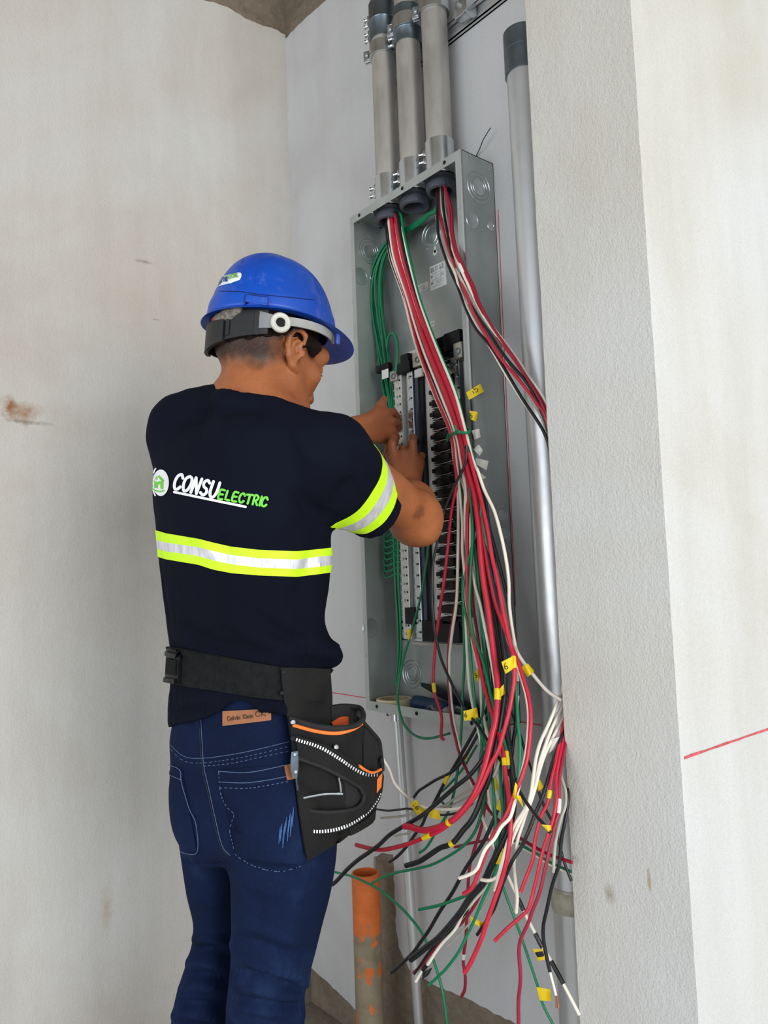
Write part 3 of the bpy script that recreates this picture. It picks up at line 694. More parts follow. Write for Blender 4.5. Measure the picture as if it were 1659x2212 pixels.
# strut channel carrying the clamps
zs_ = float(PY(1000, 48, -.008)[2])
strut = thing('strut_channel', (.7, -.012, zs_), 'grey steel strut channel running level behind the conduits at the top', 'channel')
mb = MB(); sx0, sx1 = CX[0] - .036, .985; h = .0205
mb.bx(sx0, sx1, -.004, -.0002, zs_ - h, zs_ + h); mb.bx(sx0, sx1, -.0112, -.0002, zs_ - h, zs_ - h + .0025); mb.bx(sx0, sx1, -.0112, -.0002, zs_ + h - .0025, zs_ + h); mb.bx(sx0, sx1, -.0112, -.009, zs_ - h, zs_ - h + .0095); mb.bx(sx0, sx1, -.0112, -.009, zs_ + h - .0095, zs_ + h)
mb.build('channel_body', M_ALU, strut, smooth=False)
q = MB().bbox((.735, -.03, zs_ + .004), (.018, .012, .02), .002).bbox((.75, -.03, zs_ - .004), (.006, .016, .014), .002).cyl((.73, -.05, zs_ + .012), (.73, -.02, zs_ + .012), .005, 10); q.build('strut_bracket', M_ZINC, strut)
# tall pipe half behind the wall end
TP = thing('tall_pipe', (.864, -.040, 0), 'tall smooth silver pipe standing between the panel and the wall end', 'pipe')
def axis_at(y, xl, Y=-.040):
    p = PY(xl, y, Y); return p
RP = .0335
pt = PY(1106, 120, -.040); pbm = PY(1208, 1900, -.040); 
xa_t = pt[0] + RP * .78; xa_b = pbm[0] + RP * .78
def pax(z): return np.array([.5 * (xa_t + xa_b) + .5 * (xa_t - xa_b) * (2 * (z - .3) / (2.2 - .3) - 1), -.040, z])
zct = float(PY(1108, 88, -.04)[2]); zcr = float(PY(1110, 128, -.04)[2]); zcb = float(PY(1112, 178, -.04)[2])
MB().tube([pax(z) for z in (-.02, .3, .8, 1.4, 1.9, zct - .02)], RP, 32).build('pipe', M_ALU, TP)
a = pax(zcb); MB().lathe((a[0], a[1], 0), (0, 0, 1), [(RP, zcb), (RP + .003, zcb), (RP + .003, zcr - .001), (RP + .002, zcr), (RP + .003, zcr + .001), (RP + .003, zct), (RP - .004, zct), (RP - .004, zct - .05)], 36).build('coupling', M_ZINCD, TP)
zt1 = float(PY(1222, 1926, -.07)[2]); zt2 = float(PY(1222, 1978, -.07)[2]); a = pax((zt1 + zt2) / 2); prof = [(RP + .0002, zt2)]
for k in range(9):
    z = zt2 + (zt1 - zt2) * k / 8; prof += [(RP + .0014 + .0016 * (k % 2), z)]
t_ = NT('clear_tape'); MTAPE = t_.done(t_.ramp(t_.noise(40, 4), [(.3, srgb(150, 142, 124)), (.7, srgb(186, 180, 164))]), .25, 0.0, t_.bump(t_.noise(150, 4), .4, .002))
MB().lathe((a[0], a[1], 0), (0, 0, 1), prof + [(RP + .0002, zt1)], 32).build('tape_wrap', MTAPE, TP)
# thin pipe under the panel
ta = PY(858, 1546, -.030); tb = PY(910, 2200, -.030); thin = thing('thin_pipe', (tb[0], tb[1], 0), 'thin silver pipe rising from the floor to the panel underside', 'pipe')
MB().tube([np.array([tb[0], -.03, 0]), np.array([(ta[0] + tb[0]) / 2, -.03, .4]), np.array([ta[0], -.03, Z0 - .012])], .0105, 20).build('pipe', M_ALU, thin)
MB().lathe((ta[0], -.03, Z0 - .03), (0, 0, 1), [(.0107, 0), (.0135, 0), (.0135, .02), (.017, .021), (.017, .0285)], 20, cap1=True).build('connector', M_ZINC, thin)
q = MB(); q.cyl((ta[0] - .012, -.03, Z0 - .018), (ta[0] - .028, -.035, Z0 - .018), .003, 8); q.lathe((ta[0] - .026, -.035, Z0 - .018), (-1, 0, 0), [(.005, 0), (.005, .004), (.002, .005)], 8, cap1=True); q.build('set_screw', M_ZINC, thin)
# orange drain stub smeared with cement
oc = PY(789, 1885, -.075); ob = PY(812, 2212, -.075)
t = NT('orange_pipe'); sep = t.n.new('ShaderNodeSeparateXYZ'); t.link(t.co.outputs['Object'], sep.inputs[0])
hgt = t.math('ADD', t.math('MULTIPLY', t.math('SUBTRACT', sep.outputs[2], .315), 26.0), t.math('MULTIPLY', t.math('SUBTRACT', t.noise(26, 5, .65), .5), 6.0))
patch = t.math('MULTIPLY', t.math('SUBTRACT', t.noise(19, 4, .6, stretch=(1, 1, .75)), .545), 22.0)
mx = t.math('MAXIMUM', hgt, patch); cl = t.n.new('ShaderNodeClamp'); t.link(mx, cl.inputs[0])
oran = t.ramp(t.noise(30, 4), [(.3, srgb(196, 96, 34)), (.7, srgb(222, 116, 48))]); cem = t.ramp(t.noise(24, 6, .65), [(.3, srgb(118, 106, 86)), (.7, srgb(148, 137, 116))])
M_ORANGE = t.done(t.mix(cl.outputs[0], cem, oran), .55, 0, t.bump(t.noise(70, 5), .3, .003))
M_ORIN = plain('orange_inside', (186, 84, 28), .5)
ot = thing('drain_pipe', (ob[0], ob[1], 0), 'orange plastic drain stub smeared with cement, open at the top', 'pipe'); OR = .0315; zo = float(oc[2])
MB().lathe((oc[0], oc[1], 0), (0, 0, 1), [(OR, -.01), (OR, .1), (OR, .2), (OR, .3), (OR, zo), (OR - .003, zo + .0015), (OR - .0045, zo), (OR - .0045, zo - .12), (.001, zo - .125)], 40).build('pipe', M_ORANGE, ot)
# ------------------------------------------------------------------ the electrician
FW = unit([-.20, .98, 0]); RT = unit([.98, .20, 0])           # facing the panel, right hand towards the wall end
RT2, FW2 = RT[:2], FW[:2]
_img = math.sqrt((RT @ RX) ** 2 + 0); _imf = FW @ RX
def section(y, xl, xr, d, rho, grow=0.0, q=1.714):
    """a horizontal slice of a trunk or leg whose outline spans xl..xr on the picture at distance d"""
    c = PD((xl + xr) / 2, y, d); w = (xr - xl) / 2 * d / FPX
    a = w / (abs(_img) ** q + abs(_imf * rho) ** q) ** (1 / q)
    return (c[2], c[0], c[1], a + grow, a * rho + grow)
def sections(tab, grow=0.0): return [section(*r, grow=grow) for r in [tuple(q) for q in spline(np.array(tab, float), 5)]]
PXR = lambda r, d: r * d / FPX
# ---- landmark points (picture position and distance)
shR, elR, wrR = PD(726, 990, 1.195), PD(898, 1116, 1.415), PD(884, 1058, 1.60)
shL, elL, wrL = PD(390, 945, 1.335), PD(585, 1010, 1.50), PD(752, 930, 1.625)
neckB, neckT = PD(545, 868, 1.285), PD(568, 778, 1.315)
ear_mid = PD(577, 768, 1.33); HS = 1.04
yaw = math.radians(36); pit = math.radians(17); rol = math.radians(6)
hz = np.array([0, 0, 1.0]); camr = unit([RX[0], RX[1], 0]); camf = unit([RF[0], RF[1], 0])
hfw = camr * math.sin(yaw) + camf * math.cos(yaw); HR = camr * math.cos(yaw) - camf * math.sin(yaw)
HF = hfw * math.cos(pit) - hz * math.sin(pit); HU = hz * math.cos(pit) + hfw * math.sin(pit)
HR, HU = HR * math.cos(rol) - HU * math.sin(rol), HU * math.cos(rol) + HR * math.sin(rol)
HAX = np.array([HR, HF, HU])
def HP(r, f, u): return ear_mid + (HR * r + HF * f + HU * u) * HS
# ---- shirt outline down the trunk: y, left, right, distance, depth/width
TR = [(905, 420, 610, 1.285, .52), (930, 352, 672, 1.285, .56), (970, 324, 706, 1.28, .62), (1050, 321, 714, 1.27, .68), (1150, 330, 716, 1.262, .70), (1240, 339, 716, 1.258, .70),
      (1320, 349, 706, 1.255, .70), (1385, 360, 700, 1.252, .70), (1450, 362, 700, 1.25, .70), (1520, 357, 712, 1.25, .72), (1590, 357, 716, 1.25, .74)]
PEL = [(1480, 380, 682, 1.25, .70), (1545, 369, 688, 1.25, .72), (1600, 362, 704, 1.25, .78), (1660, 371, 716, 1.25, .80), (1740, 381, 721, 1.25, .80), (1790, 392, 721, 1.25, .78), (1835, 412, 708, 1.25, .66)]
LEGL = [(1690, 374, 560, 1.295, 1.0), (1780, 384, 545, 1.31, 1.0), (1850, 393, 540, 1.315, 1.0), (1930, 405, 528, 1.325, 1.0), (1990, 418, 524, 1.33, 1.0), (2040, 414, 520, 1.335, 1.0), (2110, 392, 512, 1.34, 1.0), (2150, 380, 506, 1.34, 1.0), (2212, 370, 500, 1.345, 1.0), (2330, 362, 480, 1.35, 1.0), (2500, 352, 464, 1.355, 1.05)]
LEGR = [(1690, 500, 722, 1.195, 1.0), (1780, 505, 727, 1.185, 1.0), (1850, 500, 727, 1.185, 1.0), (1930, 500, 715, 1.19, 1.0), (2000, 501, 697, 1.195, 1.0), (2060, 500, 682, 1.20, 1.0), (2120, 495, 666, 1.205, 1.0), (2160, 490, 658, 1.21, 1.0), (2212, 488, 658, 1.215, 1.0), (2340, 480, 640, 1.22, 1.0), (2560, 462, 612, 1.225, 1.05)]
# ---- skin: head, neck, arms, hands and the trunk that joins them, one surface
B = Body()
B.loft(sections(TR[1:9], grow=-.014), RT2, FW2, k=.03)
B.loft(sections(PEL, grow=-.012), RT2, FW2, k=.03)
B.loft(sections(LEGL, grow=-.014), RT2, FW2, k=.03); B.loft(sections(LEGR, grow=-.014), RT2, FW2, k=.03)
B.rc(neckB + [0, 0, -.04], shR + [0, 0, -.01], .045, .036, .03); B.rc(neckB + [0, 0, -.04], shL + [0, 0, -.012], .045, .036, .03)
B.rc(PD(545, 905, 1.285), neckT, .060, .052, .03); B.rc(PD(535, 858, 1.29), PD(470, 885, 1.31), .045, .035, .04); B.rc(PD(565, 880, 1.28), PD(650, 935, 1.24), .040, .032, .04)
B.ell(HP(0, -.010, .040), HAX, (.0745, .0935, .088), .02); B.ell(HP(0, -.045, .012), HAX, (.062, .058, .062), .03)
B.ell(HP(0, .038, -.023), HAX, (.058, .058, .072), .03)                                   # face mass
B.rc(HP(.030, .060, -.078), HP(-.030, .060, -.078), .026, .026, .03); B.rc(HP(0, .070, -.088), HP(0, .078, -.090), .020, .017, .02)   # jaw, chin
B.rc(HP(.052, .012, -.045), HP(.03, .062, -.080), .019, .018, .03); B.rc(HP(-.052, .012, -.045), HP(-.03, .062, -.080), .019, .018, .03)
B.rc(HP(.045, .064, -.008), HP(.032, .072, -.020), .018, .014, .02); B.rc(HP(-.045, .064, -.008), HP(-.032, .072, -.020), .018, .014, .02)   # cheeks
B.rc(HP(.04, .078, .036), HP(-.04, .078, .036), .017, .017, .02); B.rc(HP(0, .094, .018), HP(0, .114, -.024), .0075, .011, .012)   # brow, nose
B.rc(HP(.010, .105, -.028), HP(-.010, .105, -.028), .008, .008, .008)
B.rc(HP(.020, .088, -.050), HP(-.020, .088, -.050), .0085, .0085, .010); B.rc(HP(.016, .088, -.0625), HP(-.016, .088, -.0625), .0085, .0085, .008)   # lips
B.ell(HP(.033, .098, .014), HAX, (.017, .014, .011), .008, '-'); B.ell(HP(-.033, .098, .014), HAX, (.017, .014, .011), .008, '-')
B.ell(HP(.033, .083, .013), HAX, (.0135, .0125, .012), .004); B.ell(HP(-.033, .083, .013), HAX, (.0135, .0125, .012), .004)
def ear(sd):
    """outer ear: a rim curling forward round a hollow, a lobe below"""
    o = HP(sd * .071, -.004, -.006); ax_out = unit(HR * sd * .80 - HF * .60); up = unit(HU * .97 - HF * .22); fr = unit(np.cross(up, ax_out)) * (1 if (np.cross(up, ax_out) @ HF) > 0 else -1)
    def q(f, u, w): return o + fr * f + up * u + ax_out * w
    B.ell(q(-.004, .002, .006), np.array([fr, up, ax_out]), (.014, .026, .005), .006)
    B.chain([q(.012, .014, .005), q(.013, .027, .009), q(.004, .034, .013), q(-.008, .032, .017), q(-.015, .020, .019), q(-.016, .004, .019), q(-.012, -.012, .015), q(-.004, -.025, .008), q(.004, -.030, .003)], [.0035, .0042, .0046, .0048, .0050, .0050, .0050, .0062, .005], .004)
    B.ell(q(.0, -.002, .012), np.array([fr, up, ax_out]), (.008, .015, .006), .004, '-')
    B.chain([q(.003, .018, .011), q(-.006, .012, .013), q(-.007, -.002, .013), q(-.002, -.014, .009)], [.003, .0034, .0034, .0034], .004); B.rc(q(.012, -.004, .004), q(.013, .003, .004), .0042, .0035, .004)
ear(1); ear(-1)
# arms
B.rc(shR, elR, .046, .042, .03); B.ell(elR + [0, 0, -.012], np.eye(3), (.040, .040, .040), .025); B.rc(elR + (wrR - elR) * .02, elR + (wrR - elR) * .45, .040, .0395, .03); B.rc(elR + (wrR - elR) * .4, wrR, .0395, .0265, .03)
B.rc(PD(922, 1152, 1.40), PD(908, 1130, 1.42), .014, .024, .025)
B.rc(shL, elL, .046, .040, .03); B.rc(elL, elL + (wrL - elL) * .45, .040, .036, .03); B.rc(elL + (wrL - elL) * .4, wrL, .036, .0255, .03)
def hand(wr, K, F, Th, rk, rt):
    """wrist, four knuckles, per finger (joint, joint, tip), thumb points"""
    wa = np.asarray(wr)
    for i, k_ in enumerate(K):
        B.rc(wa + (k_ - K[1:3].mean(0)) * .42, k_, rk * 1.45, rk * 1.04, .012)
    for i, f in enumerate(F):
        s = (1.0, 1.04, 1.0, .88)[i]; P = [K[i]] + f
        B.chain(P, [rk * s] + [rk * s * .95 - (rk - rt) * j / len(f) for j in range(1, len(f) + 1)], .0022)
    B.chain(Th, [rk * 1.35, rk * 1.12, rk * 1.0, rt * 1.02][:len(Th)], .008)
D = PD
hand(D(880, 1046, 1.605), np.array([D(850, 988, 1.625), D(871, 981, 1.625), D(892, 984, 1.625), D(907, 999, 1.63)]),
     [[D(847, 958, 1.630), D(849, 946, 1.652), D(855, 954, 1.684)], [D(870, 970, 1.643), D(869, 972, 1.658), D(868, 984, 1.674)], [D(891, 957, 1.630), D(893, 945, 1.654), D(895, 954, 1.686)], [D(911, 984, 1.642), D(909, 984, 1.657), D(903, 991, 1.674)]],
     [D(862, 1040, 1.615), D(846, 1010, 1.640), D(845, 985, 1.665), D(850, 968, 1.685)], .0106, .0080)
hand(D(770, 926, 1.64), np.array([D(834, 892, 1.675), D(846, 910, 1.685), D(847, 931, 1.690), D(837, 950, 1.690)]),
     [[D(850, 890, 1.700), D(857, 900, 1.722), D(849, 908, 1.735)], [D(859, 913, 1.708), D(859, 926, 1.725), D(848, 930, 1.735)], [D(856, 944, 1.705), D(848, 960, 1.718), D(838, 964, 1.725)], [D(838, 970, 1.700), D(831, 990, 1.705), D(825, 1003, 1.702)]],
     [D(795, 908, 1.655), D(813, 890, 1.668), D(824, 875, 1.680), D(830, 862, 1.690)], .0098, .0078)
D = None
skV, skF = B.skin(.0032, (-.05, -1.1, -.02), (1.15, .0, 1.75), sm=2)
# shade of hair stubble, lips and a bruise: pigments stored per vertex
rel = skV - ear_mid; hr, hf_, hu = rel @ HR, rel @ HF, rel @ HU
def sstep(e0, e1, x):
    t = np.clip((x - e0) / (e1 - e0), 0, 1); return t * t * (3 - 2 * t)
def vnoise(P, f, seed=0):
    q = P * f + seed; return (np.sin(q[:, 0] * 1.7 + np.sin(q[:, 1] * 2.3)) + np.sin(q[:, 1] * 1.9 + np.sin(q[:, 2] * 2.1)) + np.sin(q[:, 2] * 1.5 + np.sin(q[:, 0] * 2.7))) / 3
line = -.062 + .052 * sstep(.050, .074, np.abs(hr)) + .006 * vnoise(skV, 140)         # nape hair line, rising to the sides
hair_m = sstep(-.012, .028, hu - line) * sstep(-.005, -.03, hf_ - .012 - .02 * (np.abs(hr) > .05))
hair_m = np.maximum(hair_m, sstep(.002, .020, hu) * sstep(.062, .044, hf_) * (np.abs(hr) > .045) * (hf_ > .012) * sstep(.0, .014, hf_ - .012))
hair_m *= (np.linalg.norm(rel, axis=1) < .17)
earm = sstep(.010, .004, np.abs(np.linalg.norm(rel - HR * .075 * np.sign(hr)[:, None], axis=1) - .012) - .016) * (np.abs(hr) > .070); hair_m *= 1 - np.clip(earm, 0, 1)
bru = sstep(.020, .008, np.linalg.norm(skV - hit_px(bvh_of(skV, skF), 905, 1108), axis=1) + .005 * vnoise(skV, 260))
t = NT('skin'); base = t.ramp(t.noise(16, 4), [(.3, srgb(148, 88, 53)), (.7, srgb(170, 104, 64))])
fine = t.ramp(t.noise(240, 3), [(.35, (.94, .93, .92)), (.65, (1.04, 1.04, 1.04))]); c = t.mix(1.0, base, fine, 'MULTIPLY')
hm = t.math('MULTIPLY', t.attr('hair_shade'), t.math('ADD', .55, t.math('MULTIPLY', t.noise(700, 2), .75))); hc = t.n.new('ShaderNodeClamp'); t.link(hm, hc.inputs[0])
c = t.mix(hc.outputs[0], c, srgb(30, 22, 20)); c = t.mix(t.math('MULTIPLY', t.attr('bruise'), .55), c, srgb(86, 48, 36)); c = t.mix(t.attr('warmth'), c, srgb(120, 66, 46))
M_SKIN = t.done(c, .48, 0, t.bump(t.noise(420, 3), .12, .0008), Subsurface_Weight=.06, Subsurface_Scale=.008, Specular_IOR_Level=.35)
handm = np.maximum(sstep(.13, .03, np.linalg.norm(skV - PD(868, 975, 1.64), axis=1)), sstep(.12, .03, np.linalg.norm(skV - PD(830, 920, 1.69), axis=1))) * .55
foot_o = np.array([PD(500, 2212, 1.28)[0], PD(500, 2212, 1.28)[1], 0.0])
person = mesh('person', skV, skF, M_SKIN, origin=foot_o)
tag(person, 'person in dark navy shirt and jeans reaching into the electrical panel with both hands', 'person')
def attr(o, name, val):
    a = o.data.attributes.new(name, 'FLOAT', 'POINT'); a.data.foreach_set('value', np.ascontiguousarray(val, np.float32))
attr(person, 'hair_shade', hair_m); attr(person, 'bruise', bru); attr(person, 'warmth', handm)
bv_skin = bvh_of(skV, skF)
if 0:
    for q in ((500,775),(520,795),(545,800),(560,805),(580,790),(600,770),(615,750),(630,720),(625,745),(690,745),(672,770),(655,730),(705,720)):
        h = hit_px(bv_skin, *q); r = h - ear_mid if h is not None else None; print('HAIR', q, None if r is None else (round(r @ HR, 3), round(r @ HF, 3), round(r @ HU, 3)))
# eyes and lashes, brows
M_LASH = plain('dark_hair', (22, 16, 15), .55, var=.3, scale=300); M_EYE = plain('eyeball', (206, 198, 190), .15, var=.03)
for sd in (1, -1):
    MB().lathe(HP(sd * .033, .0868, .010), HF, [(.0005, .0105), (.005, .0092), (.0085, .006), (.010, .001)], 16).build('eye', M_EYE, person)
    mb = MB()
    for k in range(12):
        a = -1 + 2 * k / 11; p0 = HP(sd * (.033 + .011 * a), .0885 - .004 * a * a, .0085 - .0016 * a * a); mb.tube([p0, p0 + HF * .004 - HU * .002 + HR * sd * .001 * a, p0 + HF * .0058 - HU * .0030 + HR * sd * .0022 * a], [.0006, .0005, .0002], 4)
    mb.build('eyelashes', M_LASH, person)
    mb = MB(); mb.tube([HP(sd * (.016 + .032 * k / 7), .1015 - .012 * (k / 7) ** 2 * 1.6, .0285 + .005 * math.sin(k / 7 * 2.6)) for k in range(8)], [.001, .0028, .0034, .0034, .003, .0026, .002, .0008], 6); mb.build('eyebrow', M_LASH, person)
# hair cap: short hair over skull and temples
H = Body(); H.ell(HP(0, -.011, .040), HAX, (.0785, .0965, .091), .02); H.ell(HP(0, -.046, .013), HAX, (.0655, .061, .064), .03)
H.cutfn(lambda p: .012 - ((p - ear_mid) @ HU) + .24 * np.maximum((p - ear_mid) @ HF - .0, 0) - .62 * np.maximum(-((p - ear_mid) @ HF) - .030, 0) + .004 * vnoise(p, 170))
H.cutfn(lambda p: ((p - ear_mid) @ HF) - .070 - .3 * np.maximum(((p - ear_mid) @ HU) - .02, 0))
for sd in (1, -1): H.rc(HP(sd * .071, .035, .025), HP(sd * .068, .036, .012), .011, .0045, .012)
hV, hF = H.skin(.0032, ear_mid - .16, ear_mid + .16, sm=1)
hN = normals_of(hV, hF); hV = hV + hN * (.0011 * vnoise(hV, 420))[:, None]
t = NT('short_hair'); hcol = t.ramp(t.noise(60, 4, stretch=(1, 1, 1)), [(.3, srgb(20, 15, 14)), (.7, srgb(48, 34, 28))])
M_HAIR = t.done(hcol, .65, 0, t.bump(t.noise(520, 4, .7), .9, .003), Specular_IOR_Level=.15)
mesh('hair', hV, hF, M_HAIR, person)
# ---- jeans
t = NT('denim'); c = t.ramp(t.noise(5, 5, .6), [(.3, srgb(14, 23, 45)), (.55, srgb(19, 31, 60)), (.8, srgb(38, 56, 92))])  # palest tone, mixed in as wear, also paints highlights on the folds
wv = t.ramp(t.noise(900, 2, stretch=(1, 1, .25)), [(.35, (.86, .87, .9)), (.65, (1.12, 1.12, 1.12))]); c = t.mix(1.0, c, wv, 'MULTIPLY')
M_DENIM = t.done(c, .82, 0, t.bump(t.noise(700, 2, stretch=(1, 1, .5)), .25, .0008), Specular_IOR_Level=.08)
J = Body(); J.loft(sections(PEL), RT2, FW2, k=.02, n=2.4); J.loft(sections(LEGL), RT2, FW2, k=.012, n=2.4); J.loft(sections(LEGR), RT2, FW2, k=.012, n=2.4)
J.ell(PD(462, 1745, 1.245), np.array([RT, FW, hz]), (.058, .056, .080), .05); J.ell(PD(580, 1750, 1.175), np.array([RT, FW, hz]), (.068, .060, .085), .05)
J.cut((0, 0, .035), (0, 0, -1))
jV, jF = J.skin(.0042, (.1, -1.1, -.02), (1.15, -.2, 1.25), sm=6)
jN = normals_of(jV, jF); jb = bvh_of(jV, jF)
for pts, w, a in (([(398, 1862), (450, 1875), (500, 1868)], .008, -.006), ([(520, 1862), (600, 1882), (680, 1868), (722, 1840)], .009, -.006), ([(500, 1760), (498, 1800), (505, 1850)], .010, -.008), ([(470, 1700), (490, 1760), (498, 1830)], .010, -.005),
                  ([(418, 2030), (450, 2025), (500, 2040)], .008, .007), ([(408, 2050), (450, 2052), (498, 2062)], .006, -.007), ([(398, 2080), (440, 2078), (495, 2090)], .009, .008), ([(390, 2105), (440, 2108), (492, 2112)], .006, -.008), ([(380, 2140), (430, 2130), (488, 2140)], .009, .007),
                  ([(378, 2165), (430, 2168), (486, 2170)], .006, -.007), ([(372, 2195), (420, 2190), (484, 2200)], .008, .006), ([(372, 2215), (420, 2218), (484, 2220)], .007, -.005),
                  ([(505, 2060), (560, 2080), (640, 2105), (672, 2120)], .010, .008), ([(500, 2095), (560, 2110), (620, 2128), (664, 2142)], .007, -.008), ([(500, 2118), (550, 2135), (610, 2150), (660, 2152)], .008, .006), ([(495, 2150), (545, 2165), (600, 2172), (655, 2172)], .006, -.007),
                  ([(492, 2185), (540, 2178), (600, 2190), (656, 2196)], .009, .005), ([(505, 1990), (560, 2010), (640, 2035)], .010, .004), ([(510, 2025), (570, 2045), (650, 2062)], .008, -.004), ([(640, 2120), (664, 2132), (668, 2140)], .006, .006),
                  ([(410, 1940), (460, 1950), (498, 1940)], .012, .003), ([(520, 1910), (600, 1925), (690, 1905)], .014, .0035), ([(560, 1900), (560, 1990), (555, 2060)], .016, -.003), ([(640, 1890), (640, 1960), (625, 2040)], .016, .003)):
    jV = fold(jV, jN, jb, pts, w, a * 1.5)
jb = bvh_of(jV, jF); jeans = mesh('jeans', jV, jF, M_DENIM, person)
M_STITCH = plain('pale_stitching', (78, 98, 132), .8, var=.25, scale=300); M_DARKST = plain('dark_seam', (14, 20, 38), .85)
def seam(pts, r=.0005, mat=None, off=.0006, name='stitching', dash=0):
    L = hit_line(jb, [tuple(q) for q in spline(np.array(pts, float), 6)], off, 4)
    if len(L) < 3: return None
    mb = MB()
    if dash:
        for i in range(0, len(L) - 2, 2): mb.tube([L[i], L[i + 1]], r, 5)
    else: mb.tube(L, r, 5)
    return mb.build(name, mat or M_STITCH, jeans)
def patch(name, quad, mat, parent, bvh, n=(8, 6), off=.0016, th=.0018):
    """quad tl tr br bl in the picture, or a grid of points"""
    g = np.array(quad, float)
    if g.ndim == 2:
        U_, V_ = np.meshgrid(np.linspace(0, 1, n[0]), np.linspace(0, 1, n[1])); g = (1 - V_)[..., None] * ((1 - U_)[..., None] * g[0] + U_[..., None] * g[1]) + V_[..., None] * ((1 - U_)[..., None] * g[3] + U_[..., None] * g[2])
    G = np.zeros(g.shape[:2] + (3,)); last = next((q for q in (hit_px(bvh, x, y, off) for x, y in g.reshape(-1, 2)) if q is not None), None)
    for i in range(g.shape[0]):
        for j in range(g.shape[1]):
            p = hit_px(bvh, g[i, j, 0], g[i, j, 1], off); last = p if p is not None else last; G[i, j] = last
    return MB().sheet(G, th).build(name, mat, parent)
MID = [(430, 1545), (433, 1600), (437, 1655), (447, 1700), (460, 1760), (476, 1825), (494, 1848)]
seam(MID, .0012, M_DARKST, .0002, 'seam'); seam([(x + 4, y) for x, y in MID])
seam([(363, 1603), (395, 1632), (432, 1638), (500, 1630), (560, 1618), (624, 1602)]); seam([(363, 1612), (395, 1642), (432, 1648), (500, 1640), (560, 1628), (626, 1612)], dash=1)
seam([(440, 1655), (500, 1649), (560, 1636), (628, 1622)], dash=1)
pk1 = [(364, 1650), (392, 1662), (396, 1690), (412, 1745), (427, 1780), (428, 1838), (393, 1838)]
patch('back_pocket', [(366, 1652), (394, 1664), (427, 1836), (394, 1836)], M_DENIM, jeans, jb, (6, 12)); seam(pk1, .0006, None, .0034); seam([(366, 1672), (396, 1684)], .0006, None, .0034)
pk2 = [(475, 1665), (540, 1668), (622, 1652)]
patch('back_pocket', [(476, 1664), (628, 1650), (655, 1866), (512, 1850)], M_DENIM, jeans, jb, (12, 16)); 
seam(pk2, .0006, None, .0036); seam([(478, 1688), (545, 1690), (628, 1676)], .0006, None, .0036); seam([(478, 1700), (545, 1702), (630, 1688)], .0006, None, .0036, dash=1)
seam([(476, 1665), (480, 1710), (488, 1735), (510, 1758), (496, 1790), (510, 1840)], .0006, None, .0036, dash=1); seam([(512, 1845), (560, 1872), (610, 1882), (655, 1862)], .0006, None, .0036, dash=1)
M_LEATHER = plain('tan_leather', (150, 92, 52), .55, var=.15, scale=40, bump=.15)
lp = patch('waist_patch', [(484, 1536), (585, 1530), (585, 1555), (484, 1568)], M_LEATHER, jeans, jb, (10, 4), .003, .002)
M_PATCHINK = plain('burnt_print', (70, 42, 26), .7)
def write_px(name, text, p0, p1, h, w, mat, parent, bvh, off=.0012, adv=1.12, shear=0.0, widths=None):
    """lettering along a baseline p0 -> p1 in the picture, height h (picture units), stroke w"""
    st, L = strokes(text, adv, widths); d = np.array(p1, float) - np.array(p0, float); n = np.linalg.norm(d); d /= n; up = np.array([d[1], -d[0]]) * np.sign(d[0] if abs(d[0]) > .01 else 1); sc = n / max(L, .01); shapes = []
    for P in st:
        Q = np.array(p0) + np.outer(P[:, 0] * sc + P[:, 1] * h * shear, d) + np.outer(P[:, 1] * h, up); m = [Q[0]]
        for a, b in zip(Q[:-1], Q[1:]):
            k = max(1, int(np.linalg.norm(b - a) / 5)); m += [a + (b - a) * t / k for t in range(1, k + 1)]
        shapes.append(ribbon2d(np.array(m), w))
    return decal(name, bvh, shapes, mat, parent, off)
b2 = bvh_of(np.array([v.co + Vector(ORG[lp.name]) for v in lp.data.vertices]), [tuple(p.vertices) for p in lp.data.polygons])
write_px('printing', 'CaIvin KIein', (492, 1557), (548, 1550), 9, 1.6, M_PATCHINK, lp, b2, .0006); write_px('printing', 'CK', (552, 1548), (576, 1546), 11, 1.8, M_PATCHINK, lp, b2, .0006)
patch('belt_loop', [(424, 1534), (434, 1534), (437, 1572), (426, 1572)], M_DENIM, jeans, jb, (3, 6), .004, .003)
patch('pocket_tab', [(612, 1654), (630, 1650), (634, 1684), (618, 1686)], M_LEATHER, jeans, jb, (4, 5), .004, .002)
mb = MB(); r_ = random.Random(4)
for k in range(9):
    x0 = 606 + k * 3.2 + r_.uniform(-1, 1); y0 = 1790 - k * 5 + r_.uniform(-8, 8); L = hit_line(jb, [(x0, y0), (x0 - 3, y0 + 40 + r_.uniform(-12, 10))], .0035, 4)
    if len(L) > 2: mb.tube(L, [.0004 + .0007 * math.sin(math.pi * i / (len(L) - 1)) for i in range(len(L))], 5)
mb.build('worn_threads', plain('worn_denim', (58, 92, 146), .8, var=.3, scale=200), jeans)
# boots, below the picture
for nm, c0 in (('work_boot', LEGL[-1]), ('work_boot', LEGR[-1])):
    s = section(*c0); c = np.array([s[1], s[2], 0]); Bt = Body(); Bt.rc(c + [0, 0, .05], c + FW * .15 + [0, 0, .038], .046, .036, .02); Bt.rc(c + [0, 0, .05], c + [0, 0, .14], .046, .05, .02); Bt.cut((0, 0, .004), (0, 0, -1))
    v, f = Bt.skin(.006, c + [-.2, -.2, -.02], c + [.2, .25, .25], sm=1); mesh(nm, v, f, plain('boot_leather', (60, 44, 32), .6), person)
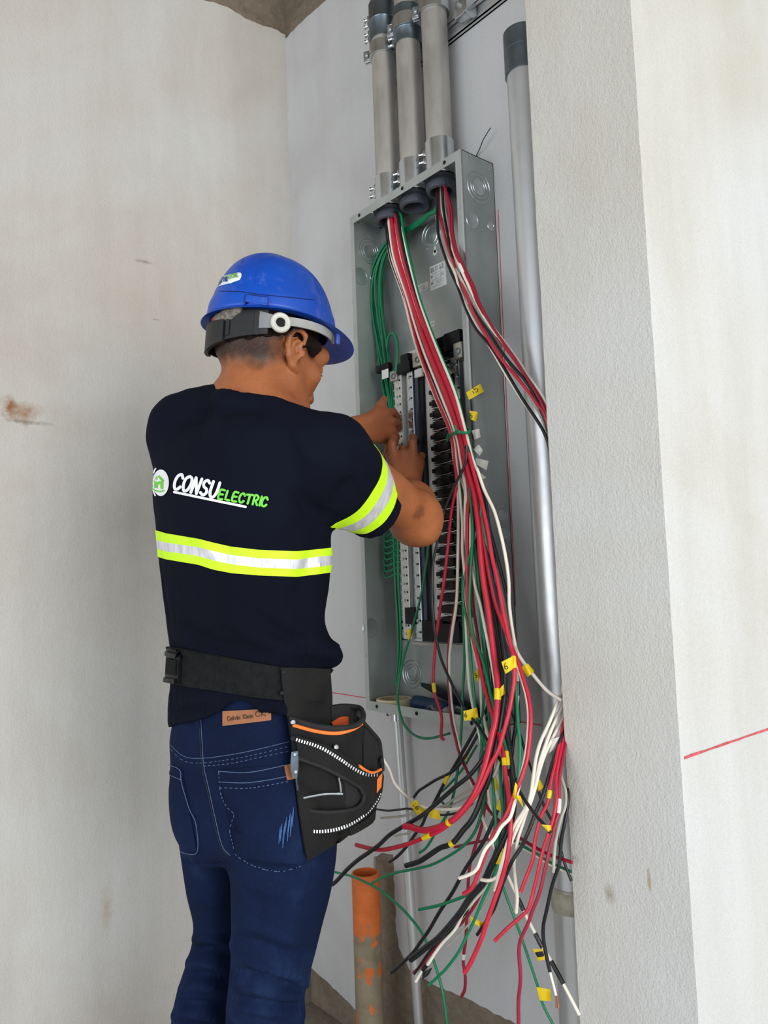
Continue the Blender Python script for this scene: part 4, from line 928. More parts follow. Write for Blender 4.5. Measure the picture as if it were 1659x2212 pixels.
# ---- shirt
t = NT('navy_jersey'); c = t.ramp(t.noise(4, 4), [(.3, srgb(11, 14, 25)), (.7, srgb(16, 19, 33))])
M_SHIRT = t.done(c, .88, 0, t.bump(t.noise(900, 2), .18, .0006, t.bump(t.noise(26, 3, .5, dist=.6), .22, .006)), Specular_IOR_Level=.08)
NK = [(478, 862), (500, 872), (545, 880), (590, 890), (628, 902), (650, 912)]
T_ = Body(); T_.loft(sections(TR), RT2, FW2, k=.02, n=2.4)
T_.rc(PD(540, 908, 1.285), PD(400, 910, 1.325), .050, .046, .04); T_.rc(PD(560, 918, 1.275), PD(690, 968, 1.20), .044, .046, .04); T_.rc(PD(520, 862, 1.285), PD(430, 876, 1.305), .034, .024, .04)
cuR = PD(800, 1085, 1.325); axR = unit(cuR - PD(722, 1010, 1.20)); T_.rc(PD(722, 988, 1.20), PD(818, 1100, 1.35), .064, .0555, .035)
T_.rc(PD(718, 1060, 1.21), PD(800, 1110, 1.30), .040, .038, .03)
cuL = PD(520, 1000, 1.45); axL = unit(cuL - PD(386, 935, 1.335)); T_.rc(PD(388, 938, 1.335), PD(560, 1012, 1.475), .052, .052, .04); T_.rc(PD(600, 922, 1.34), PD(683, 922, 1.36), .034, .024, .03)
T_.cutfn(lambda p: np.where((p - cuR) @ axR > -.25, np.where((np.linalg.norm(p - cuR, axis=1) < .22), (p - cuR) @ axR, -1), -1))
T_.cutfn(lambda p: np.where(np.linalg.norm(p - cuL, axis=1) < .13, (p - cuL) @ axL, -1))
hemL, hemM, hemR = PD(356, 1574, 1.25), PD(500, 1528, 1.17), PD(700, 1535, 1.2)
hz0 = np.array([[356, 1574], [420, 1558], [470, 1540], [512, 1516], [530, 1518], [560, 1536], [610, 1546], [720, 1550]], float)
def hemcut(p):
    q = topx_arr(p); return (q[:, 1] - np.interp(q[:, 0], hz0[:, 0], hz0[:, 1])) * q[:, 2] / FPX
T_.cutfn(hemcut)
for (x0, y0), (x1, y1) in zip(NK[:-1], NK[1:]):
    h0, h1 = hit_px(bv_skin, x0, y0), hit_px(bv_skin, x1, y1)
    if h0 is not None and h1 is not None: T_.rc(h0, h1, .0165, .0165, .02)
T_.rc(PD(680, 1396, 1.225), PD(722, 1421, 1.225), .020, .012, .03)
# hollow collar, cuffs and tail
T_.rc(PD(548, 880, 1.28), PD(575, 770, 1.33), .0605, .075, .006, '-'); T_.rc(cuR - axR * .05, cuR + axR * .1, .046, .0505, .006, '-'); T_.rc(cuL - axL * .05, cuL + axL * .1, .044, .047, .006, '-')
T_.loft([s for s in sections(TR[8:], grow=-.006)], RT2, FW2, k=.0, n=2.4, op='-')
tV, tF = T_.skin(.0042, (.05, -1.1, .85), (1.15, -.1, 1.7), sm=5)
tN = normals_of(tV, tF); tb = bvh_of(tV, tF)
for pts, w, a in (([(700, 1125), (680, 1200), (640, 1290)], .016, -.007), ([(708, 1120), (690, 1180), (685, 1240)], .009, .005), ([(690, 1110), (660, 1090), (640, 1060)], .012, -.006), ([(705, 1112), (660, 1130), (610, 1170)], .014, -.004),
                  ([(715, 1105), (740, 1060), (770, 1030)], .014, -.006), ([(600, 1300), (640, 1350), (690, 1390)], .012, .005), ([(560, 1330), (620, 1375), (700, 1400)], .010, -.005), ([(480, 1330), (560, 1380), (640, 1405)], .012, .005),
                  ([(380, 1340), (450, 1385), (540, 1410)], .012, -.005), ([(362, 1375), (420, 1398), (520, 1420)], .010, .006), ([(640, 1400), (700, 1405), (735, 1412)], .014, .014), ([(345, 1180), (350, 1260), (365, 1350)], .014, -.005),
                  ([(440, 880), (430, 940), (470, 1010)], .016, -.005), ([(475, 855), (470, 905), (500, 960)], .012, .003), ([(640, 890), (650, 950), (690, 1010)], .016, .004), ([(470, 1150), (485, 1190), (520, 1215)], .012, -.004), ([(420, 1150), (450, 1180), (500, 1195)], .012, .004),
                  ([(360, 1500), (420, 1510), (480, 1500)], .010, .005), ([(365, 1530), (430, 1535), (490, 1520)], .008, -.005), ([(358, 1555), (420, 1545), (480, 1530)], .008, .004), ([(510, 1520), (550, 1530), (600, 1520)], .008, .005), ([(760, 960), (790, 1010), (800, 1060)], .014, -.004)):
    tV = fold(tV, tN, tb, pts, w, a * 1.4)
tN = normals_of(tV, tF); tV = tV + tN * (.0016 * vnoise(tV, 34) + .0008 * vnoise(tV, 75, 3))[:, None]
tb = bvh_of(tV, tF); shirt = mesh('t_shirt', tV, tF, M_SHIRT, person)
# collar rib
col = [hit_px(tb, x, y, .0012) for x, y in spline(np.array([(467, 842), (500, 850), (550, 856), (590, 864), (625, 878), (655, 892)], float), 6)]
col = [c for c in col if c is not None]
# reflective bands: lime edges and a silver middle, wrapped round trunk and sleeve
M_LIME = plain('lime_band', (205, 255, 20), .6, var=.04, scale=60); 
t = NT('silver_band'); c = t.ramp(t.noise(20, 3, stretch=(6, 6, .6)), [(.3, srgb(188, 190, 196)), (.6, srgb(226, 227, 232))]); M_SILVER = t.done(c, .42, .25, t.bump(t.noise(1200, 2), .15, .0005))
def band(tabs, mats, parent, bvh, axis_fn, n=110, off=.0012):
    """tabs: list of (x, y) picture tables for successive edges; wrapped by casting outwards from an axis"""
    out = [[] for _ in tabs]
    for k in range(n + 1):
        th = 2 * math.pi * k / n; d = RT * math.cos(th) + FW * math.sin(th)
        for e, tab in enumerate(tabs):
            tab = np.array(tab, float); z = PD(tab[0][0], tab[:, 1].mean(), 1.25)[2]; P = None
            for _ in range(3):
                o = axis_fn(z); h = bvh.ray_cast(Vector(o), Vector(d), .4)
                if h[0] is None:
                    h = (Vector(o + d * .15),)
                P = np.array(h[0]); qx, qy = topx(P); dz = (qy - np.interp(qx, tab[:, 0], tab[:, 1])) * depth(P) / FPX; z += dz
            o = axis_fn(z); h = bvh.ray_cast(Vector(o), Vector(d), .4)
            if h[0] is not None: P = np.array(h[0])
            out[e].append(P + d * off)
    for e in range(len(tabs) - 1):
        a = np.array(out[e]); b = np.array(out[e + 1]); G = []
        for s in np.linspace(0, 1, 5):
            row = a + (b - a) * s; R2 = []
            for p in row:
                o = axis_fn(p[2]); dd = unit((p - o) * [1, 1, 0]); h = bvh.ray_cast(Vector(o), Vector(dd), .4); R2.append(np.array(h[0]) + dd * off if h[0] is not None else p)
            G.append(R2)
        MB().sheet(np.array(G), .0008).build(('reflective_band', 'reflective_band')[0] if e == 1 else 'lime_band', mats[e], parent)
secT = np.array(sections(TR)); secT = secT[np.argsort(secT[:, 0])]
axT = lambda z: np.array([np.interp(z, secT[:, 0], secT[:, 1]), np.interp(z, secT[:, 0], secT[:, 2]), z])
band([[(330, 1143), (360, 1152), (430, 1164), (460, 1172), (500, 1181), (560, 1188), (640, 1191), (690, 1186), (716, 1183)],
      [(330, 1164), (360, 1172), (430, 1182), (460, 1190), (500, 1199), (560, 1206), (640, 1209), (690, 1202), (716, 1200)],
      [(332, 1182), (360, 1191), (430, 1201), (460, 1210), (500, 1219), (560, 1226), (640, 1229), (690, 1224), (716, 1220)],
      [(334, 1200), (360, 1208), (430, 1220), (460, 1230), (500, 1238), (560, 1243), (640, 1246), (690, 1240), (716, 1236)]], [M_LIME, M_SILVER, M_LIME], shirt, tb, axT)
def sleeve_band(cu, ax, spans, mats, bvh, n=72, off=.0013):
    u = unit(np.cross(ax, hz)); v = np.cross(ax, u)
    for (s0, s1), m, nm in zip(spans, mats, ('lime_band', 'reflective_band', 'lime_band')):
        G = []
        for s in np.linspace(s0, s1, 5):
            row = []
            for k in range(n + 1):
                d = u * math.cos(2 * math.pi * k / n) + v * math.sin(2 * math.pi * k / n); o = cu - ax * s; h = bvh.ray_cast(Vector(o + d * .0525), Vector(d), .07)
                if h[0] is None: h = bvh.ray_cast(Vector(o + d * .03), Vector(d), .09)
                row.append(np.array(h[0]) + d * off if h[0] is not None else (row[-1] if row else o + d * .057))
            G.append(row)
        MB().sheet(np.array(G), .0008).build(nm, m, shirt)
sleeve_band(cuR, axR, ((.107, .083), (.083, .056), (.056, .033)), (M_LIME, M_SILVER, M_LIME), tb)
sleeve_band(cuL, axL, ((.100, .080), (.080, .055), (.055, .035)), (M_LIME, M_SILVER, M_LIME), tb)
# print on the back
M_PRINT = plain('white_print', (236, 236, 238), .6, var=.02); M_PRINTG = plain('green_print', (110, 206, 62), .6, var=.05)
def disc2(cx, cy, rx, ry, n=40): return (np.array([(cx + rx * math.cos(2 * math.pi * k / n), cy + ry * math.sin(2 * math.pi * k / n)) for k in range(n)] + [(cx, cy)]), [(k, (k + 1) % n, n) for k in range(n)])
def ringdisc(cx, cy, rx, ry, nr=5, n=36):
    V = []; F = []
    for i in range(1, nr + 1): V += [(cx + rx * i / nr * math.cos(2 * math.pi * k / n), cy + ry * i / nr * math.sin(2 * math.pi * k / n)) for k in range(n)]
    V.append((cx, cy)); F += [(k, (k + 1) % n, nr * n) for k in range(n)]
    for i in range(nr - 1): F += [(i * n + k, (i + 1) * n + k, (i + 1) * n + (k + 1) % n, i * n + (k + 1) % n) for k in range(n)]
    return np.array(V), F
emb = decal('logo_disc', tb, [ringdisc(349, 1043, 17.5, 28.5)], M_PRINT, shirt, .0014)
arc = [(345 - 19.5 * math.cos(a) , 1042 - 31.5 * math.sin(a)) for a in np.linspace(-.95, .95, 18)]
decal('logo_arc', tb, [ribbon2d(np.array([(341 - 9.5 * math.cos(a), 1042 - 31 * math.sin(a)) for a in np.linspace(-1.15, 1.25, 22)]), 3.2)], M_PRINT, shirt, .0014)
hs = lambda pts: (np.array(pts, float), [tuple(range(len(pts)))])
decal('logo_house', tb, [hs([(333, 1040), (346, 1027), (358, 1040)]), hs([(336, 1040), (355, 1040), (355, 1056), (350, 1056), (350, 1046), (344, 1046), (344, 1055), (336, 1054)][0:1] + [(355, 1040), (355, 1047), (336, 1047)]), hs([(336, 1047), (343, 1047), (343, 1055), (336, 1054)]), hs([(349, 1047), (355, 1047), (355, 1057), (349, 1056)]), hs([(339, 1030), (342, 1030), (342, 1036), (339, 1037)]),
                         ribbon2d(np.array([(331, 1055), (338, 1060), (348, 1062), (357, 1060)]), 2.5)], M_PRINTG, shirt, .0022)['kind'] = 'stuff'
write_px('logo_lettering', 'CONSU', (374, 1055), (470, 1076), 33, 6.3, M_PRINT, shirt, tb, .0014, adv=1.16, shear=.1)
write_px('logo_lettering', 'ELECTRIC', (471, 1077), (578, 1095), 20, 4.8, M_PRINTG, shirt, tb, .0016, adv=1.2, shear=.1, widths={'I': .3})
decal('logo_underline', tb, [ribbon2d(np.array([(378 + (531 - 378) * t, 1063 + (1095 - 1063) * t) for t in np.linspace(0, 1, 30)]), 5.2)], M_PRINT, shirt, .0014)
# ------------------------------------------------------------------ hard hat with its cradle, and the glove tucked in it
hc = PD(587, 713, 1.33); _y, _p, _r = math.radians(47), math.radians(5), math.radians(1.5)
_hf = camr * math.sin(_y) + camf * math.cos(_y); ER = camr * math.cos(_y) - camf * math.sin(_y)
EF = _hf * math.cos(_p) - hz * math.sin(_p); EU = hz * math.cos(_p) + _hf * math.sin(_p); ER, EU = ER * math.cos(_r) - EU * math.sin(_r), EU * math.cos(_r) + ER * math.sin(_r)
EAX = np.array([ER, EF, EU])
def EP(r, f, u): return hc + ER * r + EF * f + EU * u
t = NT('blue_shell'); c = t.ramp(t.noise(6, 3), [(.3, srgb(8, 62, 160)), (.7, srgb(12, 76, 180))])
dust = t.math('MULTIPLY', t.math('SUBTRACT', t.noise(42, 5, .7), .565), 5.0); dz = t.math('MULTIPLY', t.math('SUBTRACT', t.noise(9, 3), .48), 6.0); dd = t.math('MULTIPLY', dust, dz); cl = t.n.new('ShaderNodeClamp'); t.link(dd, cl.inputs[0])
c = t.mix(t.math('MULTIPLY', cl.outputs[0], .42), c, srgb(140, 146, 168)); rg = t.math('ADD', .38, t.math('MULTIPLY', cl.outputs[0], .3))
M_HAT = t.done(c, rg, 0, t.bump(t.noise(90, 4), .03, .001), Specular_IOR_Level=.4)
hat = thing('hard_hat', EP(0, 0, 0), 'scuffed blue hard hat with a white sticker on the back, worn by the worker', 'hard hat')
HA, HB, HH = .0975, .111, .124
def rim_u(ph):
    """height of the rim round the hat, ph = 0 at the front"""
    s = abs(math.sin(ph)); return -.001 + .003 * s ** 3 - .005 * max(0, -math.sin(ph)) * max(0, -math.cos(ph)) - .003 * max(0, math.cos(ph)) ** 2
nph, nt = 96, 26; V = []; F = []
for i in range(nph):
    ph = 2 * math.pi * i / nph; sn, cs = math.sin(ph), math.cos(ph); u0 = rim_u(ph)
    for j in range(nt + 1):
        q = j / nt * math.pi / 2; rr = math.cos(q) ** .82; up = u0 + (HH - u0) * math.sin(q) ** 1.05
        # moulded ridges over the crown and a shallow step above the rim
        rid = 0.0; lat = abs(HA * sn * rr)
        if q > .55: rid = .0032 * (1 / (1 + math.exp((lat - .030) / .0022))) * min(1, (q - .55) * 3)
        step = .0022 / (1 + math.exp((up - u0 - .034) / .002))
        rr2 = rr + step / HA
        V.append((HA * sn * rr2, HB * cs * rr2 * (1.02 if cs > 0 else 1.0), up + rid))
for i in range(nph):
    a, b = i * (nt + 1), ((i + 1) % nph) * (nt + 1)
    for j in range(nt): F.append((a + j, b + j, b + j + 1, a + j + 1))
Vw = np.array([EP(*v) for v in V]); F = [tuple(reversed(f)) for f in F]
M_GROOVE_SHADE = plain('groove_shade', (6, 34, 98), .6)  # darker shell blue, paints the shade along the moulded lines
shell = mesh('shell', Vw, F, M_HAT, hat)
so = shell.modifiers.new('thickness', 'SOLIDIFY'); so.thickness = .0028; so.offset = -1
shb = bvh_of(Vw, F)
rim = MB(); V = []; F = []
for i in range(nph):
    ph = 2 * math.pi * i / nph; sn, cs = math.sin(ph), math.cos(ph); u0 = rim_u(ph); w = .0022 + .040 * max(0, cs) ** 1.6 + .007 * max(0, -cs) ** 1.2
    drop = .012 * max(0, cs) ** 2 + .005 * max(0, -cs)
    for k, (dw, du) in enumerate(((-.012, .004), (.0, .0015), (.35, -.25), (.75, -.72), (1.0, -1.0), (1.04, -1.0 - .10), (.98, -1.02 - .18), (.7, -.88), (.3, -.42), (0, -.1), (-.012, -.001))):
        ext = (w * dw if abs(dw) >= .3 else dw); rr = 1.021 + ext / HA; rf = 1.021 + ext / HB
        V.append(EP(HA * sn * rr, HB * cs * rf, u0 + (du * drop if abs(du) >= .05 else du)))
for i in range(nph):
    for k in range(10):
        a, b = i * 11, ((i + 1) % nph) * 11; F.append((a + k, b + k, b + k + 1, a + k + 1))
rim.add(V, F); rim.build('brim', M_HAT, hat, sharp=60)
# slot cover moulded on the side
q = [hit_px(shb, x, y, .0) for x, y in ((531, 637), (579, 643), (578, 668), (529, 660))]
patch('slot_cover', [(531, 638), (579, 644), (579, 667), (529, 659)], M_HAT, hat, shb, (6, 4), .0022, .0024)
mb = MB(); L = hit_line(shb, [(474, 629), (520, 630), (560, 636), (620, 642), (680, 648)], .0002, 4)
if len(L) > 3: mb.tube(L, .0008, 5); mb.build('step_shade_line', M_GROOVE_SHADE, hat)
L = hit_line(shb, [(530, 662), (532, 638), (579, 644), (578, 670)], .0032, 4); MB().tube(L, .0008, 5).build('slot_shade_line', M_GROOVE_SHADE, hat)  # dark outline stands in for shade around the slot cover
for pts in ([(531, 546), (520, 575), (525, 590)], [(585, 556), (558, 580), (552, 610)]):
    L = hit_line(shb, [tuple(p) for p in spline(np.array(pts, float), 5)], .0, 4)
    if len(L) > 3: MB().tube(L, .0011, 5).build('crown_ridge', M_HAT, hat)
# sticker, with its print
M_STICK = plain('glossy_sticker', (232, 236, 238), .3, var=.02); M_BLUEINK = plain('blue_ink', (44, 60, 140), .4); M_GREENINK = plain('green_ink', (110, 180, 60), .4)
stk = patch('sticker', [[(477, 600), (484, 597), (500, 593), (514, 590), (520, 590)], [(475, 605), (482, 602), (500, 597), (516, 593), (522, 593)], [(473, 610), (481, 607), (500, 602), (516, 599), (521, 600)], [(471, 615), (480, 611), (500, 607), (514, 605), (518, 605)], [(469, 621), (474, 618), (490, 614), (500, 612), (502, 611)]], M_STICK, hat, shb, off=.0008, th=.0008)
write_px('printing', 'CONSU', (475, 613), (492, 606), 9, 1.5, M_BLUEINK, stk, shb, .0019, adv=1.1); write_px('printing', 'ELECTRIC', (493, 604), (516, 599), 8, 1.2, M_GREENINK, stk, shb, .0019, adv=1.1)
# cradle: nape strap, ratchet housing, pivot washer and side arm
M_CRADLE = plain('black_cradle', (19, 20, 22), .5, var=.2, scale=80); M_TAB = plain('grey_tab', (120, 122, 124), .4, var=.1); M_NYLON = plain('white_nylon', (196, 194, 184), .35, var=.05); M_ARM = plain('pale_grey_arm', (160, 160, 156), .4, var=.08)
def cradle(name, a0, a1, u_fn, w_fn, rad, mat, n=24, th=.003):
    G = []
    for s in np.linspace(0, 1, 5):
        row = []
        for k in range(n + 1):
            ph = math.radians(a0 + (a1 - a0) * k / n); t_ = k / n; c_ = u_fn(t_); w_ = w_fn(t_); row.append(EP(rad[0] * math.sin(ph), rad[1] * math.cos(ph), c_ + w_ * (.5 - s)))
        G.append(row)
    return MB().sheet(np.array(G), th).build(name, mat, hat)
_ph = np.arange(70, 150, .5); RP_ = float(_ph[int(np.argmin([abs(topx(EP(.096 * math.sin(math.radians(a)), .111 * math.cos(math.radians(a)), -.02))[0] - 606) for a in _ph]))])
RU_ = -.02 - (697 - topx(EP(.096 * math.sin(math.radians(RP_)), .111 * math.cos(math.radians(RP_)), -.02))[1]) * 1.28 / FPX
cradle('nape_strap', RP_ + 10, RP_ + 148, lambda t: RU_ - .010 * math.sin(t * math.pi) ** 1.0, lambda t: .040 + .006 * math.sin(t * math.pi), (.0905, .1075), M_CRADLE)
cradle('nape_pad', RP_ + 52, RP_ + 110, lambda t: RU_ - .016, lambda t: .046 - .02 * abs(t - .5), (.0925, .110), M_CRADLE, th=.006)
for aa in (RP_ + 18, RP_ + 46): cradle('strap_rib', aa, aa + 4, lambda t: RU_ - .004, lambda t: .040, (.0918, .109), M_CRADLE, 4, .004)
cradle('grey_tab', RP_ + 4, RP_ + 18, lambda t: RU_ + .001, lambda t: .020 + .008 * t, (.0925, .109), M_TAB, 8)
pw = EP(.096 * math.sin(math.radians(RP_)), .111 * math.cos(math.radians(RP_)), RU_); nrm0 = 0; nrm = unit(ER * .92 - EF * .38)
MB().lathe(pw, nrm, [(.0075, -.002), (.0080, .0022), (.0115, .0042), (.0145, .0040), (.0165, .0018), (.0165, -.002)], 28).build('pivot_washer', M_NYLON, hat)
MB().lathe(pw, nrm, [(.0078, .0005), (.0005, .0005)], 20).build('pivot_hole', M_HOLE, hat)
cradle('side_arm', 40, RP_ - 4, lambda t: -.008 + (RU_ + .012) * t ** 2, lambda t: .014, (.0955, .114), M_ARM, 12)
MB().bbox(EP(.089, .075, -.016), (.002, .004, .009), .001, EAX).build('rim_clip', M_HAT, hat)
# glove
t = NT('knit_glove'); M_KNIT = t.done(t.ramp(t.noise(160, 3), [(.3, srgb(84, 80, 76)), (.7, srgb(142, 134, 124))]), .9, 0, t.bump(t.noise(420, 2), .8, .003)); M_REDK = plain('red_knit', (186, 40, 52), .85, var=.2, scale=200, bump=.4)
def gpt(x, y, k):
    ph = np.radians(np.arange(120, 236, 1.0)); c = [EP(.093 * k * math.sin(a), .106 * k * math.cos(a), -.008) for a in ph]; d = depth(c[int(np.argmin([abs(topx(q)[0] - x) for q in c]))]); return PD(x, y, d)
G_ = Body(); g0 = gpt(490, 676, 1)
for a, b, rr in (((472, 688), (494, 678), .0080), ((476, 694), (500, 684), .0080), ((490, 676), (514, 669), .0075), ((498, 682), (514, 670), .0075)): G_.rc(gpt(*a, .99), gpt(*b, .99), rr, rr * .95, .006)
gv, gf = G_.skin(.0022, g0 - .09, g0 + .09, sm=1); glove = mesh('work_glove', gv, gf, M_KNIT); tag(glove, 'grey knitted work glove with red cuff tucked under the hard hat', 'glove')
Gc = Body(); Gc.rc(gpt(464, 682, .99), gpt(466, 692, .99), .0065, .0065, .004); gv, gf = Gc.skin(.002, g0 - .09, g0 + .09, sm=1); mesh('red_cuff', gv, gf, M_REDK, glove)

# ------------------------------------------------------------------ tool belt and pouch
t = NT('black_webbing'); sepw = t.noise(500, 2, stretch=(1, 1, .1)); M_WEB = t.done(t.ramp(t.noise(90, 4), [(.3, srgb(18, 19, 20)), (.7, srgb(28, 30, 31))]), .8, 0, t.bump(sepw, .5, .0015), Specular_IOR_Level=.12)
t = NT('black_canvas'); dustc = t.ramp(t.noise(13, 5, .65), [(.35, srgb(26, 25, 25)), (.6, srgb(36, 35, 33)), (.78, srgb(62, 58, 50))]); M_CANVAS = t.done(t.mix(.35, dustc, srgb(30, 30, 31)), .85, 0, t.bump(t.noise(900, 2), .35, .001, t.bump(t.noise(30, 3), .2, .004)), Specular_IOR_Level=.2)
M_BIND = plain('black_binding', (28, 28, 29), .8, var=.25, scale=200, bump=.3); M_ORT = plain('orange_piping', (255, 128, 52), .6, var=.05); M_REFL = plain('reflective_thread', (232, 233, 236), .5, var=.03)
belt_o = PD(560, 1460, 1.2); tool_belt = thing('tool_belt', belt_o, 'black webbing tool belt with a canvas pouch hanging at the right hip', 'tool belt')
axB = lambda z: np.array([np.interp(z, secT[:, 0], secT[:, 1]), np.interp(z, secT[:, 0], secT[:, 2]), z])
def wrap_rows(top, bot, a0, a1, n, m, bvh, off):
    G = [[] for _ in range(m + 1)]
    for k in range(n + 1):
        th = math.radians(a0 + (a1 - a0) * k / n); d = RT * math.cos(th) + FW * math.sin(th)
        for e in range(m + 1):
            z = PD(top[0][0], np.mean([p[1] for p in top]), 1.25)[2]
            tt = np.array(top, float); bb = np.array(bot, float); P = None
            for _ in range(4):
                o = axB(z); h = bvh.ray_cast(Vector(o + d * .4), Vector(-d), .4); P = np.array(h[0]) if h[0] is not None else o + d * .13
                qx, qy = topx(P); ty = np.interp(qx, tt[:, 0], tt[:, 1]); by = np.interp(qx, bb[:, 0], bb[:, 1]); y = ty + (by - ty) * e / m; z += (qy - y) * depth(P) / FPX
            G[e].append(P + d * off)
    return np.array(G)
BT = [(362, 1396), (380, 1398), (440, 1410), (500, 1421), (600, 1440), (640, 1444), (715, 1446)]; BBt = [(356, 1470), (380, 1477), (440, 1487), (500, 1497), (560, 1507), (606, 1512), (715, 1518)]
Gb = wrap_rows(BT, BBt, 0, 360, 120, 5, tb, .0045); MB().sheet(Gb, .004).build('webbing', M_WEB, tool_belt)
mb = MB()
for k in range(0, 5): pass
belt_b = bvh_of(Gb.reshape(-1, 3), [(i * 121 + j, i * 121 + j + 1, (i + 1) * 121 + j + 1, (i + 1) * 121 + j) for i in range(5) for j in range(120)])
bk = patch('buckle', [(370, 1399), (397, 1403), (393, 1477), (366, 1473)], M_BLACK, tool_belt, belt_b, (5, 8), .0055, .005)
patch('buckle_frame', [(372, 1404), (394, 1407), (391, 1416), (371, 1413)], M_BLACK, tool_belt, belt_b, (4, 3), .010, .004); patch('buckle_frame', [(369, 1462), (392, 1466), (390, 1476), (368, 1472)], M_BLACK, tool_belt, belt_b, (4, 3), .010, .004)
patch('strap_keeper', [(373, 1420), (392, 1423), (390, 1458), (371, 1455)], M_WEB, tool_belt, belt_b, (4, 5), .0088, .003)
# the pouch: sheets at their own distances, back panel against the hip, pockets bulging outward
_hp = hit_px(jb, 645, 1620); _hb = hit_px(belt_b, 650, 1480); D0 = depth(_hp) - .016; D1 = depth(_hb) - .008
def dpan(x, y):
    base = D0 if y > 1560 else D1 + (D0 - D1) * (y - 1440) / 120.0
    v = base + (x - 640) * .00080 if x > 640 else base - (640 - x) * .00015
    h = hit_px(jb, x, y) if y > 1530 else hit_px(belt_b, x, y)
    return min(v, depth(h) - .007) if h is not None else v
def dout(x, y):
    k = np.interp(x, [600, 640, 700, 745, 785, 812, 830], [0, -.004, -.004, .010, .045, .088, .120]); return D0 - .012 + k + .012 * max(0, (1620 - y) / 160)
def psheet(name, outer, inner, n, m, dfn, th, mat, parent, doff=0.0):
    """a sheet between two lines in the picture, each at the distance the cloth has there"""
    def rs(pts, k):
        q = spline(np.array(pts, float), 8); s = np.concatenate([[0], np.cumsum(np.linalg.norm(np.diff(q, axis=0), axis=1))]); u = np.linspace(0, s[-1], k); return np.stack([np.interp(u, s, q[:, 0]), np.interp(u, s, q[:, 1])], 1)
    A = rs(outer, n); Bq = rs(inner, n); G = [[PD(*(A[j] + (Bq[j] - A[j]) * i / m), dfn(*(A[j] + (Bq[j] - A[j]) * i / m)) + doff) for j in range(n)] for i in range(m + 1)]
    return MB().sheet(np.array(G), th).build(name, mat, parent, sharp=60)
pouch = psheet('pouch', [(606, 1442), (612, 1500), (622, 1560), (634, 1650), (646, 1750), (658, 1830), (664, 1858)], [(712, 1445), (716, 1500), (722, 1545), (770, 1600), (800, 1700), (775, 1780), (738, 1815)], 28, 14, dpan, .004, M_CANVAS, tool_belt)
def line_on(name, pts, dfn, r, mat, parent, doff=-.003, n=8):
    q = spline(np.array(pts, float), 8); return MB().tube([PD(x, y, dfn(x, y) + doff) for x, y in q], r, n).build(name, mat, parent)
# inner pocket with its round mouth
psheet('inner_pocket', [(627, 1560), (680, 1576), (725, 1580), (783, 1560)], [(645, 1752), (690, 1764), (740, 1768), (784, 1755)], 22, 12, lambda x, y: dout(min(x, 775), y) + .006, .003, M_CANVAS, pouch)
psheet('inner_pocket', [(783, 1560), (786, 1600), (787, 1640), (787, 1690)], [(772, 1548), (776, 1600), (778, 1640), (778, 1690)], 8, 3, lambda x, y: np.interp(x, [770, 787], [dout(740, y) + .07, dout(775, y) + .006]), .003, M_CANVAS, pouch)
psheet('pocket_mouth', [(714, 1526), (738, 1523), (765, 1525), (780, 1536), (783, 1562)], [(718, 1585), (738, 1588), (765, 1588), (778, 1590), (782, 1596)], 12, 4, lambda x, y: dpan(x, 1600) - .002 - .012 * (x > 770), .003, M_BIND, pouch)
line_on('binding', [(626, 1552), (680, 1568), (725, 1573), (765, 1568), (784, 1556)], lambda x, y: dout(min(x, 778), y), .0042, M_BIND, pouch, .002)
line_on('binding', [(784, 1556), (785, 1542), (778, 1530), (762, 1526), (738, 1525), (716, 1528)], lambda x, y: np.interp(y, [1525, 1556], [dpan(760, 1600) - .004, dout(778, 1556) + .002]), .0040, M_BIND, pouch, 0)
line_on('orange_piping', [(633, 1566), (680, 1579), (725, 1584), (760, 1576), (783, 1562)], lambda x, y: dout(min(x, 778), y) + .006, .0028, M_ORT, pouch, -.0028)
psheet('orange_lining', [(716, 1561), (735, 1549), (752, 1548)], [(722, 1572), (738, 1572), (752, 1568)], 6, 3, lambda x, y: dpan(x, 1600) - .010, .002, plain('orange_cloth', (206, 84, 34), .8), pouch)
# outer pocket: one band curving round an opening
OUT = [(660, 1800), (700, 1801), (745, 1791), (790, 1764), (818, 1728), (826, 1690), (825, 1668), (812, 1662), (795, 1664), (770, 1652), (740, 1630), (700, 1608), (640, 1588)]
INN = [(652, 1747), (690, 1754), (735, 1753), (768, 1746), (782, 1734), (786, 1720), (784, 1712), (780, 1705), (776, 1700), (762, 1691), (735, 1676), (695, 1656), (645, 1638)]
psheet('outer_pocket', OUT, INN, 60, 8, dout, .004, M_CANVAS, pouch, -.006)
line_on('binding', INN, dout, .0028, M_BIND, pouch, -.0075)
psheet('pocket_lining', [(735, 1672), (745, 1700), (745, 1750)], [(786, 1690), (790, 1712), (786, 1745)], 6, 5, lambda x, y: dout(x, y) + .004, .002, M_BIND, pouch)
psheet('pocket_back', [(786, 1566), (802, 1583), (818, 1602), (823, 1640)], [(786, 1660), (800, 1668), (812, 1670), (823, 1668)], 10, 6, lambda x, y: dout(x, y) + .035, .003, M_BIND, pouch)
line_on('binding', [(784, 1560), (800, 1578), (818, 1600), (822, 1620), (825, 1645), (826, 1665)], lambda x, y: dout(x, y) + .03 - .02 * (y > 1640), .0035, M_BIND, pouch, 0)
line_on('orange_piping', [(776, 1654), (790, 1664), (805, 1669), (823, 1662)], dout, .0022, M_ORT, pouch, -.009)
psheet('front_flap', [(752, 1788), (780, 1775), (806, 1752), (812, 1735)], [(755, 1805), (772, 1797), (800, 1780), (808, 1770)], 8, 3, lambda x, y: dout(x, y) + .012, .004, M_CANVAS, pouch)
